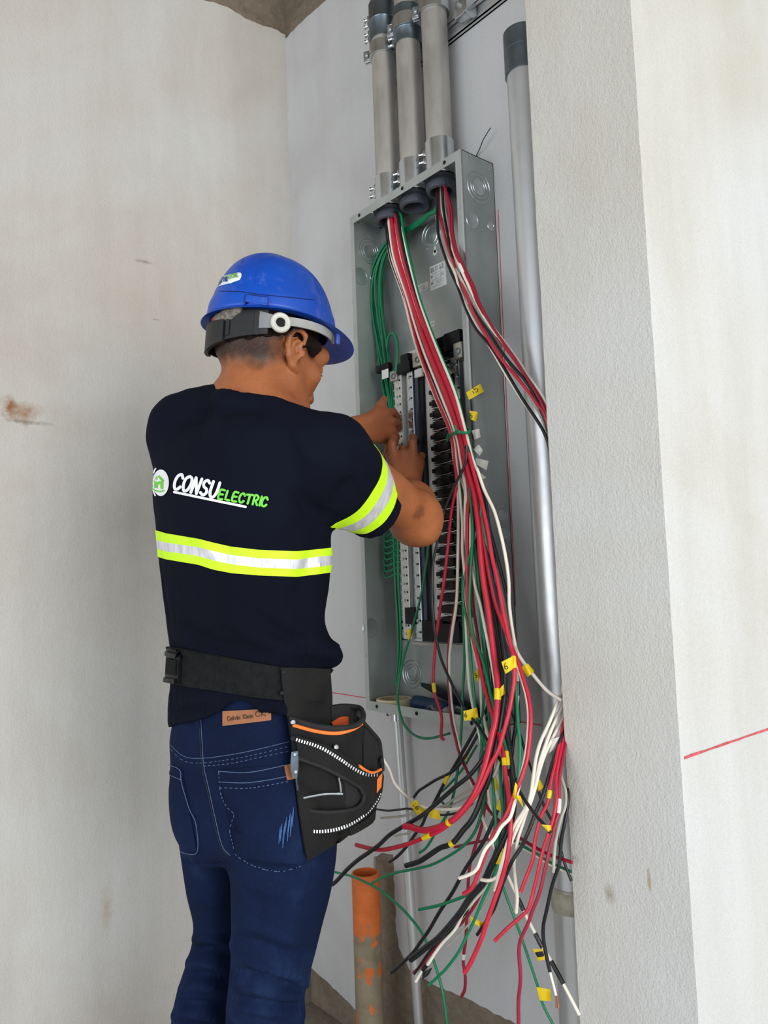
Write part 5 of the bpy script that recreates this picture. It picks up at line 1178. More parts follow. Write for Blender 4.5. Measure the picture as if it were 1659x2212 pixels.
def dashes(name, pts, dfn, doff, step, w, h):
    q = spline(np.array(pts, float), 14); s = np.concatenate([[0], np.cumsum(np.linalg.norm(np.diff(q, axis=0), axis=1))]); mb = MB()
    for u in np.arange(0, s[-1], step):
        x, y = np.interp(u, s, q[:, 0]), np.interp(u, s, q[:, 1]); x2, y2 = np.interp(u + .5, s, q[:, 0]), np.interp(u + .5, s, q[:, 1]); c = PD(x, y, dfn(x, y) + doff); d = unit(PD(x2, y2, dfn(x2, y2) + doff) - c) if u + .5 < s[-1] else d
        nn = unit(c - CAM); v = unit(np.cross(d, nn)); mb.box(c, (w, h, .0008), [d, v, np.cross(d, v)])
    o = mb.build(name, M_REFL, pouch, smooth=False); tag(o, kind='stuff'); return o
dashes('reflective_stitching', [(641, 1598), (690, 1614), (730, 1637), (765, 1661), (790, 1673), (815, 1674)], dout, -.0095, 6.0, .0010, .0022)
dashes('reflective_stitching', [(661, 1795), (700, 1796), (745, 1786), (788, 1760), (812, 1732), (823, 1710)], dout, -.0095, 6.0, .0010, .0022)
def rivet(x, y, r, mat, doff=-.010, dfn=dout):
    c = PD(x, y, dfn(x, y) + doff); MB().lathe(c, unit(CAM - c), [(r, -.004), (r, .0006), (r * .7, .0022), (r * .35, .0022), (r * .3, .0012), (.0003, .0012)], 16).build('rivet', mat, pouch)
rivet(633, 1560, .0040, M_ZINC, -.008); rivet(633, 1595, .0038, M_BIND, -.008); rivet(726, 1614, .0040, M_ZINC, -.004); rivet(613, 1452, .0035, M_BIND, -.004, dpan); rivet(609, 1497, .003, M_BIND, -.004, dpan)
mb = psheet('hanger_plate', [(630, 1624), (628, 1655), (633, 1680)], [(644, 1622), (645, 1655), (642, 1682)], 8, 3, dout, .002, M_ZINCD, pouch, -.009)
rivet(637, 1630, .003, M_ZINC, -.011); rivet(639, 1668, .003, M_ZINC, -.011)
line_on('hanger_rod', [(640, 1682), (643, 1705), (645, 1726)], dout, .0016, M_STEELB, pouch, -.009); line_on('hanger_rod', [(643, 1727), (668, 1721), (705, 1715), (740, 1715)], dout, .0018, M_ZINC, pouch, -.010); line_on('hanger_rod', [(732, 1679), (735, 1695), (737, 1713)], dout, .0016, M_ZINC, pouch, -.004)
psheet('orange_badge', [(814, 1684), (819, 1676), (825, 1670)], [(813, 1713), (817, 1708), (823, 1700)], 5, 4, dout, .0015, M_ORT, pouch, -.0095)
# ------------------------------------------------------------------ wires: one object each, traced from the conduits to their cut ends
def wire_mat(name, rgb, rough=.34, var=.1):
    t = NT(name); c = srgb(*rgb); lo = tuple(x * (1 - var) for x in c[:3]) + (1,); hi = tuple(min(1, x * (1 + var)) for x in c[:3]) + (1,)
    col = t.ramp(t.noise(35, 4), [(.3, lo), (.7, hi)]); return t.done(col, t.math('ADD', rough - .08, t.math('MULTIPLY', t.noise(80, 3), .2)), 0, t.bump(t.noise(160, 3), .08, .0006))
MW = {'r': wire_mat('red_insulation', (196, 34, 58)), 'w': wire_mat('white_insulation', (240, 233, 218), .42, .05), 'k': wire_mat('black_insulation', (27, 28, 32), .36, .25), 'g': wire_mat('green_insulation', (14, 124, 82)),
      'd': wire_mat('dark_red_insulation', (150, 28, 54)), 'o': wire_mat('dusty_white_insulation', (186, 182, 168), .7, .2), 'n': wire_mat('copper_strand', (186, 120, 84), .35)}
M_COPPER = metal('copper', (196, 132, 98), .35, .9, .15, 90); M_YTAPE = plain('yellow_tape', (236, 202, 10), .55, var=.08, scale=40, bump=.2, bscale=90); M_WTAPE = plain('white_tape', (214, 212, 204), .6, var=.06, bump=.25, bscale=90); M_BTAPE = plain('black_tape', (20, 20, 22), .4, var=.2); M_MARK = plain('marker_ink', (26, 24, 30), .6)
TRK = np.array([(462, 832, 866, -.050), (505, 833, 876, -.055), (560, 840, 889, -.062), (640, 868, 908, -.078), (700, 883, 929, -.090), (757, 899, 951, -.100), (850, 934, 988, -.116), (935, 971, 1009, -.127), (1000, 980, 1027, -.135)], float)
YT = np.array([(1000, -.135), (1060, -.140), (1200, -.150), (1400, -.160), (1500, -.172), (1600, -.190), (1700, -.210), (1850, -.232), (2250, -.255)], float)
rw = random.Random(21); WIRES = []
GL_, GR_ = 'wires hanging from the left conduit', 'wires hanging from the right conduit'
def wire(col, wid, label, pts, tr=None, off=0.0, eoff=0.0, start=None, group=None, copper=True, seg=7, Y=None, cat='wire', name='wire', r_end=None):
    P = []
    if tr:
        s0, s1 = tr; a = rw.uniform(0, 6.28); k = len(TRK); dx = (s0 - .5) * .036; dy = rw.uniform(-.9, .9) * math.sqrt(max(.05, .25 - (s0 - .5) ** 2)) * .032
        P += [np.array([CX[0] + dx, CY + dy, Z1 + .06]), np.array([CX[0] + dx, CY + dy, Z1 - .012])]
        for i, (y, xl, xr, yy) in enumerate(TRK):
            s = s0 + (s1 - s0) * min(1, i / (k - 1) * 1.1); sp = .020 * (1 - .5 * i / k); P.append(PY(xl + (xr - xl) * s, y, yy + dy / .016 * sp * .35 + off * i / k * .6))
    elif start is not None: P += [np.asarray(q, float) for q in start]
    n = len(pts)
    for i, q in enumerate(pts):
        if len(q) == 3 and q[2] > 0: P.append(PD(*q)); continue
        yy = q[2] if len(q) == 3 else (np.interp(q[1], YT[:, 0], YT[:, 1]) if Y is None else Y) + off + eoff * i / max(1, n - 1)
        P.append(PY(q[0], q[1], yy))
    P = np.array(P); keep = [0]
    for i in range(1, len(P)):
        if np.linalg.norm(P[i] - P[keep[-1]]) > .004: keep.append(i)
    Q = spline(P[keep], seg); dm = np.mean([depth(p) for p in P[-max(2, n // 2):]]); r = wid / 2 * dm / FPX
    R_ = np.full(len(Q), r)
    o = MB().tube(Q, R_, 8).build(name, MW[col], smooth=True, sharp=70); tag(o, label, cat, group)
    if copper:
        d = unit(Q[-1] - Q[-2]); MB().cyl(Q[-1] - d * .001, Q[-1] + d * .0012, r * .62, 8).build('copper_end', M_COPPER, o)
    o_pts = Q; WIRES.append(o); return o, Q, r
def band_on(w, x, y, length, mat=None, name='tape_band'):
    """tape wound round a wire near a picture position"""
    o, Q, r = w; q = topx_arr(Q); i = int(np.argmin((q[:, 0] - x) ** 2 + (q[:, 1] - y) ** 2)); s = np.concatenate([[0], np.cumsum(np.linalg.norm(np.diff(Q, axis=0), axis=1))])
    L = length * q[i, 2] / FPX; u = np.linspace(s[i] - L / 2, s[i] + L / 2, 6); S = np.stack([np.interp(u, s, Q[:, k]) for k in range(3)], 1)
    return MB().tube(S, [r + .0006, r + .0009, r + .0007, r + .0009, r + .0007, r + .0006], 10).build(name, mat or M_YTAPE, o)
def flag(w, quad, label=None, text=None, tx=None, mat=None, name='tape_flag', dd=0.0, square=None, bend=.004):
    """a paper-thin tape flag folded on a wire; quad tl tr br bl in the picture, near the wire's own distance"""
    if w is not None:
        o, Q, r = w; q = topx_arr(Q); cx, cy = np.mean(quad, axis=0); i = int(np.argmin((q[:, 0] - cx) ** 2 + (q[:, 1] - cy) ** 2)); d = q[i, 2] - r - .001 + dd
    else: o = None; d = dd
    g = np.array(quad, float); U_, V_ = np.meshgrid(np.linspace(0, 1, 7), np.linspace(0, 1, 6)); G = []
    for i in range(6):
        row = []
        for j in range(7):
            u, v = U_[i, j], V_[i, j]; p = (1 - v) * ((1 - u) * g[0] + u * g[1]) + v * ((1 - u) * g[3] + u * g[2]); row.append(PD(p[0], p[1], d - bend * math.sin(math.pi * u) * (.6 + .4 * v) + .0012 * math.sin(5 * u + 4 * v)))
        G.append(row)
    f = MB().sheet(np.array(G), .0006).build(name, mat or M_YTAPE, o, sharp=60)
    if label: f['label'] = label
    G = np.array(G); fb = bvh_of(G.reshape(-1, 3), [(i * 7 + j, i * 7 + j + 1, (i + 1) * 7 + j + 1, (i + 1) * 7 + j) for i in range(5) for j in range(6)])
    if text: write_px('marking', text, tx[0], tx[1], tx[2], tx[3], M_MARK, f, fb, .0008)
    if square:
        a, b = np.array(square[0], float), np.array(square[1], float); c, d2 = np.array(square[2], float), np.array(square[3], float); shapes = []
        for t_ in (.12, .37, .62, .87):
            l0 = a + (d2 - a) * t_; l1 = b + (c - b) * t_; shapes.append(ribbon2d(np.array([l0 + (l1 - l0) * k / 5 for k in range(6)]), 3.4))
        decal('marking', fb, shapes, M_MARK, f, .0008)
    return f
# ---- the left trunk
w1 = wire('k', 7, 'black wire looping left over the breakers and back across the red wires', [(1008, 962), (1007, 993), (998, 1018), (981, 1051), (963, 1094), (952, 1136), (943, 1178), (936, 1214), (933.5, 1259), (933.5, 1295), (936, 1331), (940, 1367), (951, 1417), (969, 1462), (1002, 1528), (1035, 1571), (1063, 1616), (1090, 1655), (1112, 1694), (1132, 1725), (1153, 1756), (1175, 1781), (1190, 1800)], (0.74, .82), -.016, -.01, group=GL_)
flag(w1, [(1170, 1781), (1190, 1783), (1190, 1797), (1183, 1796)])
w2 = wire('r', 7, 'red wire hanging farthest left before the panel works, with a short yellow band', [(986, 1047), (975, 1105), (967, 1187), (960, 1250), (952, 1304), (945, 1358), (940, 1400), (936, 1462), (939.5, 1499), (947, 1523), (954, 1550), (953, 1589), (959, 1599)], (0.30, 0.05), .0, .05, group=GL_); band_on(w2, 936, 1484, 20)
w3 = wire('w', 7.5, 'white wire with black tape running down to the lower wall end', [(989, 1060), (990, 1132), (989, 1205), (988, 1268), (985, 1313), (978, 1358), (973, 1400), (971, 1430), (972, 1482), (977, 1534), (986, 1585), (1002, 1646), (1016, 1687), (1028, 1712), (1037, 1748), (1049, 1785), (1056, 1803), (1068, 1832), (1078, 1852), (1097, 1893), (1117, 1936), (1136, 1977), (1157, 2018), (1171, 2046), (1186, 2068), (1219, 2129), (1252, 2193)], (0.06, 0.10), .006, .09, group=GL_, copper=False)
for x, y, l in ((1126, 1952, 26), (1164, 2031, 30), (1205, 2105, 48)): band_on(w3, x, y, l, M_BTAPE, 'black_tape_band')
flag(w3, [(1151, 2049), (1172, 2051), (1178, 2072), (1163, 2076)], 'yellow tape flag with a black square', square=[(1157, 2057), (1170, 2055), (1175, 2065), (1163, 2067)])
w4 = wire('d', 7, 'dark red wire crossing rightward low down behind the wall end', [(992, 1060), (998, 1114), (996, 1168), (993, 1205), (987, 1250), (985, 1295), (976, 1349), (969, 1400), (968, 1441), (970, 1493), (975, 1554), (984, 1595), (992, 1626), (1010, 1668), (1030, 1706), (1041, 1727), (1061, 1756), (1079, 1774), (1110, 1801), (1123, 1810), (1155, 1830), (1191, 1848), (1236, 1863)], (0.30, 0.24), .012, .05, group=GL_, copper=False)
w5 = wire('g', 6, 'green wire hanging down in a long curve to a hooked end beside the pouch', [(999, 1078), (1003, 1132), (1005, 1177), (1002, 1228), (999, 1259), (1000, 1304), (1002, 1367), (1003, 1431), (999, 1503), (998, 1544), (996, 1585), (992, 1636), (984, 1694), (977, 1727), (971, 1748), (957, 1774), (946, 1788), (932, 1814), (919, 1833), (906, 1842)], (0.95, .26), .018, .05, group=GL_)
w6 = wire('r', 10, 'thick bright red wire ending low in front of the wall foot', [(1013, 1060), (1010, 1114), (1009, 1187), (1009, 1241), (1010, 1295), (1016, 1349), (1024, 1388), (1035, 1431), (1045, 1478), (1059, 1528), (1074, 1575), (1084, 1612), (1089, 1640), (1094, 1690), (1100, 1730), (1103, 1790), (1096, 1850), (1085, 1895), (1075, 1925), (1067, 1947), (1053, 1987), (1041, 2024), (1025, 2062), (1012, 2088), (1003, 2101)], (0.40, 0.46), -.004, -.05, group=GL_); band_on(w6, 1090, 1648, 16)
pouch_mouth = PD(783, 1566, 1.215)
w7 = wire('w', 7, 'white wire bearing the flag marked 16, its end tucked in the tool pouch', [(1014, 1114), (1016, 1201), (1021, 1232), (1027, 1268), (1037, 1304), (1046, 1349), (1055, 1395), (1061, 1427), (1068, 1468), (1071, 1495), (1075, 1560), (1080, 1620), (1076, 1651), (1068, 1672), (1056, 1696), (1036, 1720), (1005, 1741), (977, 1748), (950, 1748), (923, 1745), (910, 1740), (890, 1729, 1.44), (867, 1710, 1.39), (850, 1689, 1.35), (840, 1663, 1.31), (827, 1640, 1.28), (803, 1605, 1.245), (784, 1566, 1.215)], (0.20, 0.34), -.002, -.03, group=GL_, copper=False)
flag(w7, [(885, 1737), (899, 1727), (920, 1752), (905, 1766)], 'yellow tape flag marked 16', '16', ((891, 1739), (904, 1752), 8, 1.3)); flag(w7, [(926, 1752), (948, 1745), (952, 1771), (928, 1766)])
w8 = wire('r', 14, 'thickest red wire, bent left, its cut end beside the thin pipe', [(1003, 975), (1010, 1011), (1023, 1060), (1030, 1105), (1035, 1150), (1039, 1205), (1045, 1259), (1054, 1313), (1061, 1367), (1066, 1410), (1070, 1440), (1075, 1482), (1074, 1523), (1070, 1560), (1063, 1589), (1055, 1626), (1047, 1658), (1031, 1703), (1013, 1734), (995, 1756), (977, 1772), (950, 1786), (923, 1793), (905, 1792), (887, 1786), (873, 1785)], (0.35, 0.60), -.008, -.06, group=GL_)
band_on(w8, 1073, 1500, 24); flag(w8, [(1079, 1488), (1088, 1478), (1090, 1498), (1081, 1506)]); band_on(w8, 971, 1776, 8)
w9 = wire('r', 9.5, 'red wire bearing the flag marked 6 below the panel, ending far left', [(1012, 975), (1023, 1020), (1034, 1060), (1043, 1096), (1054, 1150), (1063, 1205), (1074, 1250), (1084, 1304), (1095, 1358), (1104, 1398), (1109, 1420), (1111, 1462), (1106, 1503), (1098, 1544), (1086, 1589), (1076, 1622), (1061, 1650), (1049, 1677), (1040, 1697), (1028, 1718), (1010, 1741), (986, 1765), (964, 1785), (941, 1799), (922, 1807), (887, 1821), (860, 1829), (832, 1835), (814, 1835), (796, 1832), (769, 1825)], (0.62, .78), -.012, -.06, group=GL_)
flag(w9, [(1083, 1430), (1107, 1418), (1109, 1444), (1092, 1456)], 'yellow tape flag marked 6', '6', ((1091, 1447), (1101, 1443), 14, 1.5)); band_on(w9, 1109, 1430, 26); band_on(w9, 922, 1807, 24)
w10 = wire('d', 7, 'dark red wire hanging lowest against the bare cement wall foot', [(1015, 1150), (1014, 1200), (1016, 1241), (1019, 1286), (1025, 1331), (1032, 1376), (1039, 1431), (1044, 1472), (1044, 1523), (1043, 1564), (1043, 1616), (1047, 1680), (1049, 1727), (1045, 1756), (1038, 1794), (1023, 1839), (1014, 1875), (1011, 1917), (1009, 1972), (1006, 2030), (1002, 2059), (1001, 2081), (1005, 2110), (1004, 2137), (997, 2152)], (0.70, .45), .010, .12, group=GL_, copper=False); band_on(w10, 1002, 2066, 14, M_WTAPE, 'white_tape_band')
w11 = wire('w', 7, 'white wire with a broad yellow flag turned upward in the tangle', [(998, 1120), (999, 1187), (1002, 1223), (1006, 1268), (1006, 1331), (1008, 1390), (1010, 1431), (1014, 1482), (1022, 1528), (1029, 1554), (1036, 1589), (1045, 1626), (1056, 1660), (1066, 1690), (1078, 1730), (1088, 1770)], (0.15, 0.14), .004, .03, group=GL_)
flag(w11, [(1060, 1692), (1072, 1677), (1081, 1697), (1066, 1714)])
w12 = wire('g', 6.5, 'green wire bearing a flag marked 6, its bright end lowest of the greens', [(1030, 1050), (1037, 1083), (1038, 1105), (1034, 1132), (1025, 1165), (1016, 1194), (1007, 1233), (1001, 1268), (1001, 1300), (1006, 1328), (1012, 1358), (1014, 1390), (1017, 1421), (1022, 1478), (1027, 1530), (1032, 1560), (1039, 1585), (1051, 1618), (1062, 1665), (1066, 1712), (1069, 1748), (1074, 1803), (1076, 1830), (1074, 1871), (1060, 1907), (1041, 1948), (1025, 1987), (1007, 2024), (991, 2056), (965, 2091), (944, 2112), (926, 2128)], (0.92, .97), -.006, -.02, group=GL_, copper=False)
flag(w12, [(1001, 1536), (1027, 1530), (1031, 1554), (1003, 1557)], 'yellow tape flag marked 6', '6', ((1004, 1550), (1011, 1549), 12, 1.3)); band_on(w12, 1028, 1541, 22)
w13 = wire('r', 9, 'red wire bowed out right beside the tall pipe, then back to the left', [(1024, 1040), (1034, 1100), (1045, 1180), (1060, 1260), (1072, 1310), (1083, 1340), (1100, 1385), (1112, 1412), (1121, 1435), (1131, 1468), (1141, 1503), (1146, 1540), (1145, 1585), (1139, 1636), (1129, 1671), (1119, 1698), (1105, 1730), (1092, 1763), (1068, 1799), (1058, 1821), (1045, 1853), (1032, 1888), (1020, 1917), (1001, 1931)], (0.58, .72), -.004, -.06, group=GL_)
flag(w13, [(1108, 1718), (1124, 1719), (1131, 1745), (1121, 1730)], bend=.012); flag(w13, [(1108, 1719), (1113, 1690), (1118, 1697), (1112, 1727)])
w14 = wire('w', 8, 'white wire farthest right, held off by a curled yellow flag before the tall pipe', [(1032, 1017), (1046, 1058), (1068, 1105), (1083, 1159), (1094, 1214), (1099, 1259), (1100, 1304), (1105, 1349), (1111, 1385), (1116, 1406), (1131, 1431), (1152, 1458), (1172, 1482), (1188, 1497), (1214, 1513)], (0.82, .93), -.010, .04, group=GL_, copper=False)
flag(w14, [(1126, 1441), (1140, 1433), (1154, 1450), (1140, 1463)], bend=.008)
w15 = wire('o', 7, 'dusty white wire with a black taped end in front of the panel corner', [(1040, 1110), (1058, 1180), (1078, 1260), (1096, 1330), (1108, 1385), (1115, 1411), (1117, 1452), (1119, 1493), (1117, 1530), (1119, 1560)], (0.88, .80), .012, .0, group=GL_); band_on(w15, 1118, 1490, 30, M_BTAPE, 'black_tape_band')
w16 = wire('g', 7.5, 'green wire hanging straight at the right of the tangle', [(1026, 1050), (1040, 1120), (1052, 1190), (1060, 1259), (1068, 1331), (1078, 1390), (1102, 1440), (1114, 1478), (1116, 1513), (1119, 1564), (1123, 1605), (1122, 1657), (1118, 1687), (1110, 1730)], (0.85, .88), -.002, -.01, group=GL_)
w17 = wire('g', 7, 'green wire slanting across the red wires to the tangle', [(1018, 1096), (1022, 1150), (1017, 1230), (1014, 1300), (1018, 1350), (1027, 1384), (1039, 1415), (1051, 1458), (1061, 1507), (1072, 1546), (1084, 1585), (1094, 1622), (1098, 1660)], (0.75, .66), -.012, -.012, group=GL_); band_on(w17, 1095, 1640, 30)
w18 = wire('k', 8, 'black wire on the right side of the trunk, curving down past the tangle', [(1036, 1080), (1057, 1141), (1072, 1196), (1084, 1241), (1095, 1286), (1102, 1331), (1106, 1370), (1111, 1440), (1114, 1513), (1115, 1544), (1113, 1575), (1108, 1605), (1105, 1640)], (0.55, .94), .004, .02, group=GL_)
w19 = wire('k', 12, 'thick black wire with a copper core showing, ending beside the thin pipe', [(1030, 1096), (1045, 1168), (1056, 1223), (1068, 1277), (1081, 1322), (1085, 1367), (1092, 1421), (1091, 1462), (1089, 1503), (1084, 1540), (1078, 1575), (1072, 1605), (1064, 1640), (1056, 1682), (1042, 1716), (1031, 1748), (1017, 1774), (1000, 1794), (982, 1817), (968, 1826), (950, 1832), (923, 1850), (905, 1861), (877, 1870)], (0.75, 0.74), -.002, -.05, group=GL_); band_on(w19, 975, 1822, 10)
w20 = wire('k', 7, 'black wire ending in a point left of the thin pipe, above the drain', [(1044, 1250), (1055, 1340), (1064, 1420), (1062, 1490), (1050, 1535), (1029, 1571), (1004, 1616), (981, 1656), (965, 1682), (946, 1718), (934, 1741), (923, 1756), (912, 1781), (896, 1803), (877, 1830), (858, 1850), (841, 1862)], (0.03, .7), .020, .02, group=GL_)
flag(w20, [(1006, 1640), (1012, 1612), (1017, 1614), (1008, 1645)])
w20b = wire('k', 6.5, 'black wire with a hooked end bent left over the flag marked 16', [(1048, 1260), (1060, 1350), (1068, 1430), (1066, 1500), (1054, 1545), (1034, 1583), (1012, 1622), (992, 1652), (978, 1666), (962, 1675), (941, 1685), (917, 1700), (904, 1709), (894, 1722)], (0.00, .74), .024, .0, group=GL_)
flag(w20b, [(963, 1671), (972, 1673), (963, 1698), (957, 1690)])
w21 = wire('k', 9, 'black wire stretching farthest left, toward the jeans', [(1062, 1290), (1080, 1400), (1088, 1480), (1082, 1540), (1070, 1590), (1051, 1622), (1038, 1646), (1013, 1676), (982, 1701), (955, 1725), (932, 1745), (919, 1756), (901, 1768), (868, 1787), (841, 1804), (820, 1824), (796, 1842), (774, 1857), (750, 1878), (728, 1902), (717, 1911)], (0.90, 0.66), -.006, -.09, group=GL_)
w22 = wire('k', 5, 'thin black wire running level behind the pouch and the flag marked 16', [(806, 1747), (836, 1751), (861, 1749), (885, 1747), (925, 1757), (965, 1760), (1005, 1748), (1040, 1715)], None, .01, group=None, copper=False)
w23 = wire('k', 14, 'thickest black wire, stiff and scuffed, ending at the lower left', [(1040, 1180), (1052, 1260), (1064, 1330), (1072, 1392), (1079, 1452), (1083, 1500), (1089, 1554), (1096, 1595), (1102, 1636), (1107, 1676), (1110, 1715), (1108, 1750), (1103, 1776), (1094, 1803), (1079, 1835), (1061, 1870), (1043, 1908), (1015, 1940), (994, 1972), (965, 2007), (943, 2030), (921, 2046), (900, 2063), (887, 2073)], (0.70, 0.80), .0, -.04, group=GL_)
flag(w23, [(1071, 1866), (1086, 1832), (1090, 1840), (1084, 1868)])
w24 = wire('k', 8, 'long black wire ending lowest at the left, by the drain', [(1038, 1200), (1060, 1330), (1080, 1430), (1088, 1480), (1094, 1560), (1094, 1640), (1090, 1694), (1085, 1718), (1076, 1747), (1059, 1788), (1043, 1821), (1021, 1853), (1005, 1877), (992, 1901), (976, 1930), (950, 1969), (928, 2007), (907, 2037), (892, 2058), (863, 2086), (845, 2101)], (0.84, 0.66), .008, .0, group=GL_)
flag(w24, [(1072, 1744), (1082, 1722), (1097, 1736), (1090, 1761)]); band_on(w24, 1078, 1738, 22)
w25 = wire('k', 5, 'thin black wire in the small taped cluster of ends at the bottom', [(1090, 1700), (1086, 1780), (1062, 1860), (1036, 1920), (1010, 1965), (994, 1987), (968, 2015), (943, 2039), (927, 2056), (912, 2078), (895, 2104)], None, -.008, -.02, start=[PY(1085, 1600, -.19)], group=GL_)
w26 = wire('d', 6.5, 'dark red wire in the small taped cluster of ends at the bottom', [(1096, 1700), (1092, 1780), (1070, 1850), (1046, 1905), (1037, 1933), (1020, 1965), (998, 1993), (978, 2008), (957, 2027), (933, 2056), (912, 2084), (893, 2101)], None, .004, -.02, start=[PY(1090, 1600, -.19)], group=GL_)
w27 = wire('w', 7, 'white wire in the small taped cluster of ends at the bottom', [(1098, 1700), (1100, 1780), (1084, 1850), (1054, 1907), (1022, 1948), (1001, 1971), (991, 1994), (979, 2013), (957, 2036), (939, 2060), (927, 2079), (914, 2094), (898, 2120)], None, -.012, -.02, start=[PY(1094, 1600, -.19)], group=GL_)
band_on(w27, 918, 2090, 20, M_BTAPE, 'black_tape_band'); flag(w27, [(913, 2100), (934, 2090), (926, 2105), (912, 2117)], mat=M_BTAPE, name='black_tape_scrap', label='ragged black tape scrap')
w28 = wire('w', 8, 'white wire following the bowed red one, its short end crossing black wires', [(1050, 1200), (1080, 1330), (1104, 1400), (1120, 1448), (1133, 1487), (1140, 1523), (1142, 1560), (1137, 1620), (1127, 1670), (1119, 1705), (1110, 1741), (1101, 1767), (1083, 1786), (1068, 1812), (1050, 1832), (1040, 1853), (1030, 1877), (1014, 1889), (992, 1897)], (0.58, 0.50), -.004, -.07, group=GL_)
w29 = wire('w', 7, 'white wire bearing the flag marked 5 in front of the panel floor', [(1004, 1120), (1008, 1190), (1006, 1250), (1008, 1310), (1014, 1360), (1021, 1390), (1027, 1421), (1034, 1452), (1038, 1482), (1041, 1523), (1047, 1560), (1055, 1595), (1066, 1640), (1076, 1680), (1086, 1720)], (0.62, 0.56), -.002, .02, group=GL_)
flag(w29, [(1021, 1458), (1032, 1444), (1036, 1462), (1031, 1474)], 'yellow tape flag marked 5', '5', ((1027, 1464), (1032, 1463), 9, 1.2))
w30 = wire('w', 6.5, 'white wire lost behind the thick red one at the trunk middle', [(1016, 1096), (1024, 1150), (1032, 1196), (1040, 1260), (1052, 1340), (1064, 1420), (1072, 1500), (1080, 1580), (1088, 1660)], (0.90, 0.86), .014, .02, group=GL_)
for k, (c, s, dx, oo, lab) in enumerate((('k', (.0, .3), -6, .012, 'black'), ('k', (.57, .86), 5, .016, 'black'), ('k', (.72, .9), 9, .010, 'black'), ('r', (.35, .3), -6, .016, 'red'), ('r', (.44, .38), -7, .018, 'red'), ('r', (.3, .64), -2, .012, 'red'), ('g', (.97, .7), 2, .018, 'green'), ('w', (.08, .04), -16, .014, 'white'), ('w', (.86, .75), 6, .018, 'white'), ('d', (.66, .84), 7, .018, 'dark red'))):
    wire(c, 7, '%s wire buried in the trunk of wires, its end hidden in the tangle' % lab, [(1020 + dx, 1060), (1030 + dx, 1130), (1040 + dx, 1200), (1051 + dx, 1280), (1062 + dx, 1360), (1070 + dx, 1440), (1080 + dx * .8, 1520), (1090 + dx * .6, 1600), (1098 + dx * .5, 1680), (1100 + dx * .3, 1730 + 6 * k)], s, oo, .02, group=GL_ if lab in ('green', 'white', 'dark red') else 'buried %s wires of the trunk' % lab)
for k, (s0, s1, dx, oo) in enumerate(((.78, .72, 4, -.002), (.8, .8, 11, .002), (.64, .86, 16, .0), (.68, .66, -1, .004), (.76, .9, 21, .004))):
    wire('k', 7.5, 'black wire in the dark right half of the hanging trunk', [(1024 + dx, 1060), (1035 + dx, 1130), (1045 + dx, 1200), (1055 + dx, 1280), (1063 + dx, 1360), (1068 + dx, 1440), (1076 + dx * .9, 1520), (1086 + dx * .7, 1600), (1096 + dx * .5, 1680), (1098 + dx * .4, 1740 + 9 * k)], (s0, s1), oo, .01, group='black wires in the dark half of the trunk')
w31 = wire('k', 6, 'black wire slanting right behind the trunk to the wall end', [(1060, 1340), (1078, 1420), (1095, 1500), (1104, 1534), (1123, 1585), (1137, 1632), (1150, 1667), (1164, 1712), (1177, 1745), (1190, 1770), (1206, 1813), (1217, 1857), (1234, 1903)], (0.97, .9), .02, .06, group=GL_, copper=False)
flag(w31, [(1156, 1692), (1166, 1684), (1174, 1700), (1162, 1711)])
w32 = wire('g', 6, 'green wire crossing rightward beside a white one behind the wall end', [(1044, 1300), (1054, 1349), (1058, 1420), (1050, 1500), (1042, 1600), (1034, 1680), (1045, 1725), (1064, 1760), (1100, 1806), (1137, 1832), (1159, 1844), (1186, 1862), (1234, 1883)], (0.93, .8), .022, .06, group=GL_, copper=False)
w33 = wire('w', 6, 'white wire crossing rightward beside a green one behind the wall end', [(1036, 1300), (1044, 1400), (1048, 1500), (1050, 1600), (1052, 1690), (1062, 1760), (1083, 1800), (1122, 1828), (1150, 1843), (1186, 1866), (1236, 1889)], (0.43, 0.52), .024, .06, group=GL_, copper=False)
w34 = wire('g', 6, 'pale green wire swung left to an end above the orange drain', [(1030, 1200), (1040, 1290), (1046, 1400), (1044, 1520), (1040, 1600), (1046, 1650), (1050, 1700), (1037, 1767), (1022, 1803), (1000, 1828), (968, 1850), (932, 1868), (896, 1877), (860, 1884), (832, 1893), (803, 1908)], (0.96, .58), .014, -.02, group=GL_)
w35 = wire('g', 7, 'green wire with a short pale end pointing left below the tangle', [(1050, 1420), (1066, 1520), (1080, 1620), (1082, 1700), (1086, 1780), (1074, 1850), (1052, 1895), (1022, 1922), (1005, 1935), (950, 1955), (905, 1965)], (0.90, .62), .004, -.03, group=GL_)
w36 = wire('g', 6, 'green wire slanting down right with a yellow flag near the floor', [(1052, 1500), (1060, 1620), (1066, 1720), (1070, 1820), (1080, 1890), (1089, 1922), (1110, 1980), (1125, 2021), (1144, 2077), (1161, 2129), (1172, 2168), (1194, 2212), (1215, 2250)], (0.98, .6), .016, .10, group=GL_, copper=False)
flag(w36, [(1159, 2132), (1189, 2137), (1191, 2162), (1166, 2161)])
w37 = wire('g', 6, 'dark green wire reaching from behind the jeans over the orange drain to the floor', [(690, 1880), (718, 1883), (760, 1893), (790, 1906), (820, 1922), (850, 1946), (878, 1973), (907, 2009), (924, 2042), (940, 2085), (954, 2134), (965, 2204), (970, 2270)], None, Y=-.15, copper=False)
w38 = wire('o', 5, 'dusty white wire end pointing left beside the pouch', [(1060, 1660), (1035, 1690), (1017, 1705), (986, 1723), (950, 1745), (910, 1754), (868, 1763), (823, 1767)], None, .03, start=[PY(1075, 1600, -.17)], group=GL_)
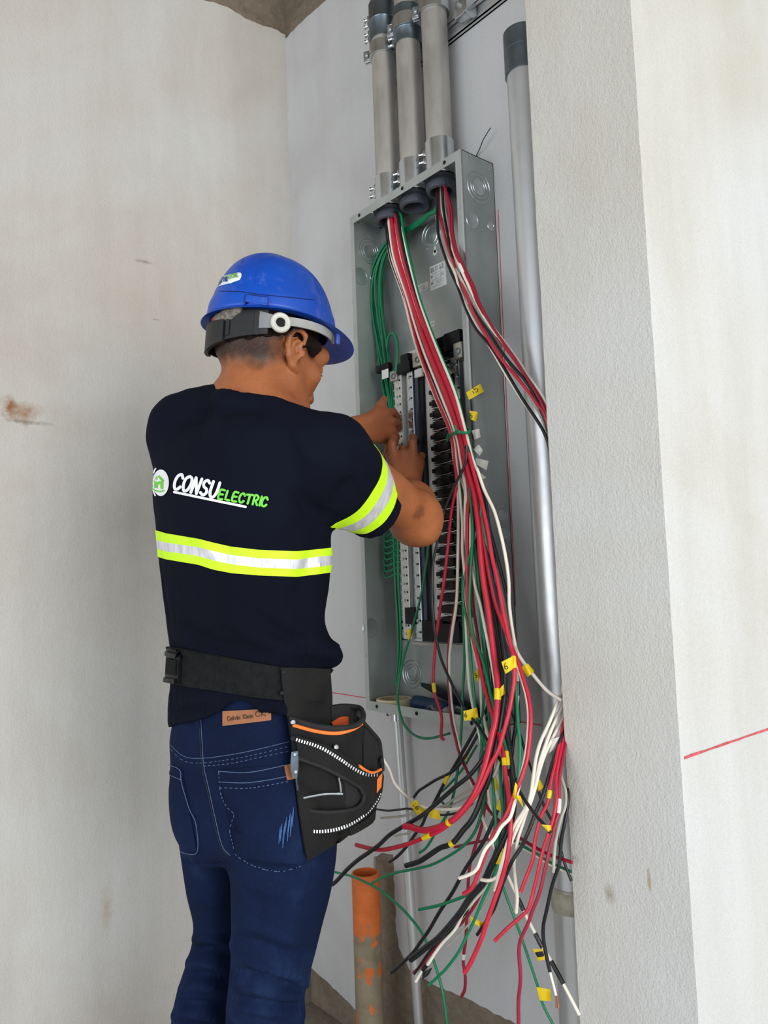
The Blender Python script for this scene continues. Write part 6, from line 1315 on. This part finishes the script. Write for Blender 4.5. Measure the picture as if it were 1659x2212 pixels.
w39 = wire('o', 4.5, 'dusty white wire end drooping below the flag marked 16', [(1062, 1680), (1035, 1705), (1005, 1725), (960, 1746), (925, 1757), (905, 1775), (887, 1797), (852, 1806)], None, .035, start=[PY(1078, 1610, -.17)], group=GL_)
w40 = wire('d', 6, 'short dark red wire end pointing left against the wall', [(1085, 1790), (1053, 1813), (1013, 1822), (982, 1830)], None, .10, start=[PY(1100, 1740, -.13)], group=GL_)
w41 = wire('o', 4, 'thin grey wire end drooping behind the green ones near the floor', [(1085, 1850), (1060, 1930), (1040, 1965), (1015, 1994), (988, 2022), (965, 2045)], None, .08, start=[PY(1098, 1780, -.14)], group=GL_)
w42 = wire('g', 5, 'small green wire hook below a yellow flag, behind the black wires', [(1000, 1660), (975, 1690), (961, 1704), (950, 1714), (949, 1726), (959, 1737)], None, .05, start=[PY(1030, 1610, -.14)], group=GL_)
# the tie of green wire round the trunk
tz = [(968, 951, -.118), (974, 940, -.138), (986, 933, -.150), (997, 934, -.152), (1008, 935, -.146), (1014, 932, -.132), (1008, 926, -.112), (990, 926, -.104), (972, 934, -.106), (967, 945, -.112)]
tie = MB().tube(spline(np.array([PY(*q) for q in tz]), 6, closed=True), .0026, 8, closed=True).build('wire_tie', MW['g']); tag(tie, 'green wire tie knotted round the trunk of coloured wires before the breakers', 'tie')
MB().tube(spline(np.array([PY(982, 920, -.154), (PY(986, 930, -.156)), PY(992, 935, -.157), PY(1000, 934, -.157)]), 6), .0022, 8).tube(spline(np.array([PY(984, 938, -.154), PY(990, 931, -.158), PY(996, 936, -.156), PY(1014, 933, -.150)]), 6), .0022, 8).build('knot', MW['g'], tie)
# ---- the right-hand bundle: out of the third conduit, behind the wall end, back to view low down
RB = [('k', 8, 'black wire from the right conduit, back from the wall end to a dark clipped tip', [(944, 450, -.06), (944.7, 480, -.068), (948, 512, -.078), (959, 548, -.09), (973, 585, -.1), (990, 623, -.108), (1007, 669, -.114), (1029, 712, -.12), (1065, 756, -.124), (1126, 857, -.124), (1177, 938, -.118), (1192, 1010, -.108), (1204, 1150, -.1), (1212, 1300, -.1), (1218, 1450, -.11), (1222, 1540, -.125), (1214, 1585, -.15), (1201, 1626, -.17), (1190, 1661, -.185), (1172, 1721, -.21), (1157, 1756, -.22), (1141, 1797, -.235), (1126, 1830, -.24), (1108, 1857, -.25), (1096, 1884, -.25), (1085, 1911, -.25), (1072, 1950, -.23), (1064, 1969, -.22), (1046, 1996, -.2), (1031, 2019, -.19)]),
      ('w', 8, 'white wire from the right conduit ending in a downward stub by the thick red wire', [(944, 456, -.054), (944, 476, -.06), (951, 520, -.075), (966, 556, -.088), (983, 589, -.1), (995, 630, -.106), (1022, 690, -.114), (1060, 752, -.12), (1092, 807, -.122), (1126, 861, -.12), (1153, 899, -.118), (1181, 948, -.112), (1196, 1030, -.1), (1207, 1160, -.095), (1215, 1300, -.095), (1219, 1420, -.1), (1215, 1490, -.12), (1205, 1515, -.14), (1186, 1562, -.165), (1168, 1601, -.185), (1158, 1636, -.2), (1152, 1676, -.215), (1146, 1716, -.225), (1134, 1747, -.235), (1115, 1776, -.245), (1101, 1808, -.255), (1092, 1835, -.26), (1085, 1862, -.265), (1077, 1893, -.27), (1074, 1908, -.27), (1069, 1924, -.27)]),
      ('r', 8, 'red wire from the right conduit with a yellow band, ending above the tape wrap', [(947, 450, -.052), (956, 488, -.064), (966, 529, -.08), (980, 568, -.096), (995, 604, -.108), (1007, 638, -.114), (1026, 681, -.12), (1050, 724, -.126), (1067, 752, -.13), (1090, 785, -.13), (1126, 827, -.13), (1162, 874, -.126), (1179, 903, -.122), (1194, 980, -.112), (1206, 1140, -.105), (1214, 1300, -.105), (1220, 1460, -.115), (1221, 1540, -.13), (1214, 1580, -.148), (1206, 1616, -.165), (1200, 1649, -.18), (1191, 1685, -.195), (1187, 1716, -.205), (1182, 1738, -.21), (1171, 1758, -.218), (1162, 1788, -.225), (1155, 1821, -.23), (1152, 1853, -.235), (1143, 1879, -.24), (1135, 1899, -.245), (1125, 1926, -.25)]),
      ('w', 8, 'white wire from the right conduit ending in a thin frayed tail above the floor', [(954, 450, -.046), (964, 488, -.058), (976, 532, -.075), (990, 568, -.09), (1007, 606, -.104), (1031, 657, -.114), (1055, 700, -.12), (1098, 756, -.124), (1126, 794, -.124), (1179, 869, -.116), (1196, 960, -.105), (1208, 1130, -.096), (1216, 1290, -.096), (1222, 1440, -.1), (1220, 1505, -.118), (1213, 1528, -.132), (1193, 1571, -.158), (1178, 1610, -.178), (1166, 1646, -.195), (1156, 1690, -.212), (1150, 1716, -.22), (1139, 1748, -.23), (1130, 1776, -.235), (1119, 1810, -.24), (1114, 1835, -.24), (1110, 1866, -.235), (1113, 1905, -.225), (1117, 1940, -.215), (1115, 1971, -.21)]),
      ('w', 8, 'white wire from the right conduit with its cut end turned left across black wire', [(961, 450, -.043), (969, 488, -.054), (980, 532, -.07), (994, 570, -.086), (1012, 608, -.102), (1036, 660, -.11), (1062, 703, -.115), (1104, 758, -.118), (1132, 797, -.118), (1180, 874, -.11), (1198, 965, -.1), (1210, 1130, -.09), (1218, 1290, -.09), (1224, 1460, -.098), (1221, 1530, -.118), (1213, 1556, -.135), (1200, 1582, -.152), (1180, 1622, -.178), (1166, 1662, -.2), (1156, 1702, -.216), (1144, 1738, -.228), (1126, 1770, -.24), (1112, 1800, -.25), (1100, 1830, -.256), (1092, 1858, -.26), (1084, 1882, -.264), (1072, 1896, -.268), (1056, 1902, -.272), (1039, 1900, -.276)]),
      ('r', 8, 'red wire from the right conduit, its end bent left below the tape wrap', [(970, 450, -.045), (974, 500, -.06), (983, 544, -.078), (997, 575, -.092), (1019, 621, -.108), (1031, 655, -.114), (1060, 706, -.12), (1091, 750, -.124), (1117, 786, -.126), (1179, 884, -.12), (1196, 980, -.108), (1208, 1140, -.1), (1216, 1300, -.1), (1222, 1460, -.112), (1222, 1560, -.136), (1214, 1610, -.158), (1208, 1640, -.174), (1202, 1685, -.192), (1202, 1727, -.205), (1195, 1767, -.216), (1184, 1803, -.225), (1175, 1830, -.23), (1168, 1857, -.235), (1161, 1890, -.24), (1152, 1927, -.245), (1146, 1950, -.25), (1138, 1968, -.254), (1116, 1988, -.262), (1094, 2007, -.27), (1069, 2032, -.278)]),
      ('d', 8, 'dark red wire from the right conduit hanging out of view below the frame', [(975, 450, -.05), (978, 500, -.064), (987, 542, -.082), (1001, 574, -.096), (1023, 618, -.11), (1036, 655, -.118), (1064, 706, -.124), (1096, 752, -.128), (1121, 789, -.13), (1179, 890, -.124), (1197, 985, -.112), (1209, 1145, -.104), (1217, 1305, -.104), (1223, 1470, -.116), (1224, 1580, -.142), (1217, 1630, -.165), (1209, 1680, -.188), (1207, 1749, -.205), (1200, 1776, -.214), (1193, 1812, -.222), (1184, 1848, -.23), (1175, 1888, -.236), (1166, 1927, -.242), (1150, 1968, -.248), (1141, 1994, -.25), (1125, 2029, -.254), (1121, 2057, -.255), (1124, 2099, -.255), (1124, 2123, -.255), (1120, 2162, -.255), (1120, 2211, -.255), (1118, 2265, -.255)]),
      ('k', 8, 'black wire from the right conduit stripped to a white core and copper strands', [(958, 450, -.058), (966, 500, -.072), (978, 560, -.092), (1002, 628, -.11), (1029, 679, -.118), (1055, 717, -.124), (1080, 756, -.128), (1100, 782, -.13), (1144, 836, -.128), (1180, 916, -.12), (1198, 1000, -.106), (1210, 1160, -.1), (1218, 1320, -.1), (1226, 1500, -.115), (1230, 1640, -.135), (1228, 1720, -.155), (1220, 1776, -.17), (1213, 1812, -.175), (1208, 1866, -.18), (1200, 1890, -.182), (1191, 1919, -.182), (1182, 1961, -.18), (1174, 1998, -.178), (1174, 2029, -.176), (1180, 2063, -.174), (1188, 2099, -.172)]),
      ('o', 7, 'dusty white wire from the right conduit hanging close beside the wall end', [(951, 450, -.038), (958, 500, -.05), (972, 548, -.07), (990, 590, -.09), (1012, 632, -.104), (1040, 684, -.112), (1076, 744, -.117), (1110, 800, -.117), (1150, 866, -.112), (1182, 930, -.105), (1199, 1010, -.092), (1211, 1160, -.085), (1219, 1320, -.085), (1222, 1520, -.11), (1216, 1600, -.14), (1211, 1667, -.158), (1216, 1690, -.162), (1222, 1712, -.165), (1221, 1741, -.17), (1211, 1770, -.18), (1202, 1808, -.188), (1198, 1835, -.19), (1195, 1884, -.19)])]
for c, wd, lab, pts in RB:
    pts = [(x, y, min(yy, -.107 * min(1.0, max(0.0, (x - 952) / 32))) if y < 760 else yy) for x, y, yy in pts]
    p0 = PY(pts[0][0], pts[0][1], pts[0][2]); dx = float(np.clip((p0[0] - CX[2]) * .8, -.018, .018)); dyy = float(np.clip(p0[1] - CY, -.014, .014)) * .8
    w = wire(c, wd, lab, pts, None, start=[np.array([CX[2] + dx, CY + dyy, Z1 + .06]), np.array([CX[2] + dx, CY + dyy, Z1 - .012])], group=GR_, copper=(c not in 'o'))
    if 'yellow band' in lab: band_on(w, 1187, 1716, 16)
    if 'hanging out of view' in lab: band_on(w, 1207, 1745, 30, M_WTAPE, 'white_tape_band')
    if 'stripped' in lab:
        o, Q, r = w; a = PY(1188, 2099, -.172); MB().tube(spline(np.array([a, PY(1193, 2118, -.172), PY(1201, 2150, -.172)]), 6), r * .72, 8).build('stripped_core', MW['w'], o)
        mb = MB(); 
        for k in range(6): mb.tube([PY(1200 + k * .6, 2148, -.172 + .0006 * (k % 3)), PY(1202 + k * .9 - 1, 2165, -.172 + .001 * (k % 2)), PY(1201 + k * 1.3, 2178, -.171 - .001 * (k % 3))], .0006, 5)
        mb.build('copper_strands', M_COPPER, o)
    if 'dark clipped tip' in lab:
        flag(w, [(1020, 1948), (1028, 1953), (1024, 1966), (1017, 1961)], dd=.02); flag(w, [(1016, 1979), (1044, 1993), (1040, 2004), (1017, 1990)], dd=.01)
# ---- green ground wires down the left side of the panel
gc = np.array([(943, 452, -.040), (925, 464, -.036), (908, 478, -.03), (870, 503, -.026), (845, 522, -.026), (828, 548, -.030), (815, 588, -.034), (811, 632, -.036), (814, 682, -.036), (821, 732, -.036), (829, 784, -.038), (836, 832, -.042), (842, 868, -.05), (846, 900, -.056), (848, 940, -.056), (850, 1000, -.054)], float)
sprd = np.array([3, 4, 5, 6, 8, 10, 14, 15, 14, 13, 12, 10, 8, 6, 5, 5], float)
for k in range(15):
    s = -1 + 2 * k / 14; ph = rw.uniform(0, 6.28); pts = []
    for i, (x, y, yy) in enumerate(gc):
        t_ = gc[min(i + 1, len(gc) - 1)][:2] - gc[max(i - 1, 0)][:2]; t_ = t_ / np.linalg.norm(t_); nx, ny = t_[1], -t_[0]; ss = s + .22 * math.sin(ph + i * .8); pts.append((x + nx * sprd[i] * ss, y + ny * sprd[i] * ss * .8, yy + .008 * math.sin(k * 2.4 + i * .15)))
    wire('g', 4.2, 'green ground wire running down the left inside of the panel', pts, None, start=[np.array([CX[2] - .012 + .0012 * k, CY + .008 + .006 * math.sin(k * 1.7), Z1 + .05]), np.array([CX[2] - .012 + .0012 * k, CY + .008 + .006 * math.sin(k * 1.7), Z1 - .015])], group='green ground wires in the panel', copper=False)
for k, (dx, yy) in enumerate(((0, -.060), (5, -.056), (9, -.062))):
    wire('g', 6, 'green ground wire dropping straight below the elbow beside the terminal bar', [(848 + dx, 1000, -.054), (849 + dx, 1100, yy), (851 + dx, 1180, yy), (854 + dx * .8, 1260, yy), (859 + dx * .7, 1340, yy), (861 + dx * .6, 1400, yy), (859 + dx * .5, 1440, yy), (855 + dx * .4, 1478, yy)], None, group='green ground wires below the elbow')
for k in range(7):
    y = 1148 + k * 13; x0 = 832 + 3 * (k % 3)
    wire('g', 4.5, 'green ground wire coiled in a small loop into the terminal bar', [(853, y - 40, -.050), (846, y - 12, -.048), (836, y, -.046), (829 + 2 * (k % 2), y + 10, -.05), (833, y + 21, -.056), (843, y + 20, -.060), (854, y + 14, -.062), (866, y + 14, -.062), (872, y + 14, -.060)], None, group='coiled green ground wires')
wj = wire('g', 7, 'thick green jumper arching over to the ground lug', [(836, 752, -.052), (838, 735, -.056), (843, 722, -.06), (851, 721, -.064), (857, 735, -.068), (859, 760, -.07), (857, 790, -.072), (855, 806, -.072)], None)
wg = wire('g', 5.5, 'green wire with a small yellow flag, curling out below the panel lip', [(926, 1170, -.075), (921, 1215, -.08), (910, 1284, -.086), (891, 1357, -.092), (873, 1417, -.1), (860, 1486, -.112), (861, 1526, -.124), (873, 1565, -.13), (897, 1589, -.13), (927, 1595, -.13), (972, 1584, -.13)], None)
flag(wg, [(878, 1362), (888, 1357), (888, 1374), (882, 1384)])
# ---- loose pieces stuck to the panel edge
def loose(name, label, quad, dd, mat, text=None, tx=None):
    f = flag(None, quad, None, text, tx, mat, name, depth(PY(quad[0][0], quad[0][1], -DP - .009)) - dd); return tag(f, label, 'tape')
loose('tape_flag', 'yellow tape flag marked 15 stuck on the front edge of the panel', [(1007, 848), (1037, 829), (1045, 846), (1013, 864)], 0.0, M_YTAPE, '15', ((1022, 851), (1036, 843), 11, 1.5))
loose('tape_flag', 'smaller curled yellow tape flag below the one marked 15', [(1014, 887), (1032, 890), (1028, 911), (1017, 906)], 0.0, M_YTAPE, '15', ((1016, 903), (1022, 901), 8, 1.1))
loose('tape_scrap', 'crumpled white tape scrap, topmost of four on the panel edge', [(1019, 930), (1035, 926), (1038, 944), (1025, 950)], 0.0, M_WTAPE)
loose('tape_scrap', 'diamond-shaped white tape scrap on the panel edge', [(1034, 960), (1043, 973), (1036, 985), (1023, 971)], 0.0, M_WTAPE)
loose('tape_scrap', 'widest white tape scrap, folded, on the panel edge', [(1028, 989), (1055, 996), (1051, 1016), (1027, 1002)], 0.0, M_WTAPE)
loose('tape_scrap', 'lowest white tape scrap on the panel edge, a torn triangle', [(1033, 1018), (1042, 1025), (1050, 1032), (1040, 1036)], 0.0, M_WTAPE)
loose('tape_scrap', 'white tape scrap stuck on the white wires near the wall end', [(1178, 1580), (1192, 1572), (1190, 1596), (1178, 1602)], .07, M_WTAPE)
loose('tape_scrap', 'torn white tape scrap nearest the wall end, below the white wires', [(1192, 1596), (1209, 1592), (1204, 1612), (1180, 1632)], .075, M_WTAPE)
# ---- stray binding wire above the panel
MBW = MB().tube(spline(np.array([PY(1028, 338, -.002), PY(1036, 322, -.012), PY(1043, 304, -.02), PY(1052, 288, -.022), PY(1060, 276, -.02)]), 6), .0012, 6).build('binding_wire', M_STEELB); tag(MBW, 'thin dark binding wire poking out of the wall above the panel', 'wire')
# ---- things lying in the foot of the panel
zf = Z0 + T + .0005
tp_c = PY(850, 1512, -.055); tc = np.array([tp_c[0], -.052, zf]); M_MASK = plain('masking_tape', (226, 212, 172), .7, var=.05, bump=.1); M_CARD = plain('card_core', (176, 160, 132), .8)
roll = MB().lathe(tc, (0, 0, 1), [(.032, .0), (.0405, .0), (.0412, .002), (.0412, .020), (.0405, .022), (.032, .022), (.032, 0)], 40).build('tape_roll', M_MASK); tag(roll, 'cream masking tape roll lying flat in the foot of the panel', 'tape')
MB().lathe(tc, (0, 0, 1), [(.0298, .0002), (.0319, .0002), (.0319, .0216), (.0298, .0216), (.0298, .0002)], 36).build('card_core', M_CARD, roll)
ca = np.array([tc[0] + .06, -.045, zf + .0175]); cb = np.array([tc[0] + .175, -.060, zf + .0175]); M_BLUEH = plain('blue_grip', (14, 54, 92), .45, var=.15); d = unit(cb - ca)
tool = MB().lathe(ca, d, [(.001, -.002), (.012, 0), (.0165, .006), (.0172, .03), (.0160, .055), (.0172, .085), (.0165, .11), (.011, .118), (.001, .12)], 24).build('hand_tool', M_BLUEH); tag(tool, 'blue-gripped hand tool lying in the foot of the panel behind the wires', 'tool')
MB().cyl(cb + d * .002, cb + d * .05, .0045, 10).build('shank', M_STEELB, tool)
bl = MB(); p0 = np.array([tc[0] + .055, -.018, zf + .052]); p1 = np.array([tc[0] + .235, -.022, zf + .012]); u = unit(p1 - p0); v = np.array([0, -.25, 1]); v = unit(v - u * (v @ u)); wv = np.cross(u, v)
bl.prism([p0 - v * .002, p0 + v * .006, p0 + u * .05 + v * .016, p1 + v * .012, p1 - v * .008, p0 + u * .06 - v * .008], wv * .0025); blo = bl.build('saw_blade', M_STEELB, smooth=False); tag(blo, 'dark pointed saw blade leaning on the back of the panel floor', 'saw')
MB().bbox(p1 + u * .008 , (.03, .011, .008), .003, [u, v, wv]).build('grip', M_BLACK, blo)
t = NT('clear_film'); M_FILM = t.done((.86, .88, .9, 1), .12, 0, t.bump(t.noise(30, 4, dist=1.5), .6, .01), Transmission_Weight=.75, IOR=1.3)
G = []
for i in range(9):
    row = []
    for j in range(9): row.append(np.array([tc[0] + .135 + .009 * j + .004 * math.sin(i), -.088 + .005 * i, zf + .004 + .014 * math.sin(j * .7 + .4) ** 2 + .010 * abs(math.sin(i * .9 + j * .5))]))
    G.append(row)
bag = MB().sheet(np.array(G), .0006).build('plastic_bag', M_FILM); tag(bag, 'crumpled clear plastic bag at the front of the panel floor', 'bag')
for k, (x, yy, c) in enumerate(((tc[0] + .06, -.02, M_BLACK), (tc[0] + .10, -.085, plain('purple_plastic', (62, 44, 120), .4)))):
    a = np.array([x, yy, zf + .006]); o = MB().tube(spline(np.array([a, a + [.03, .004, .001], a + [.065, -.002, 0]]), 6), [.006] * 3 + [.0055] * 10, 10).build('marker_pen', c); tag(o, ('black marker pen lying against the back of the panel floor', 'purple marker pen lying at the lip of the panel floor')[k], 'pen')
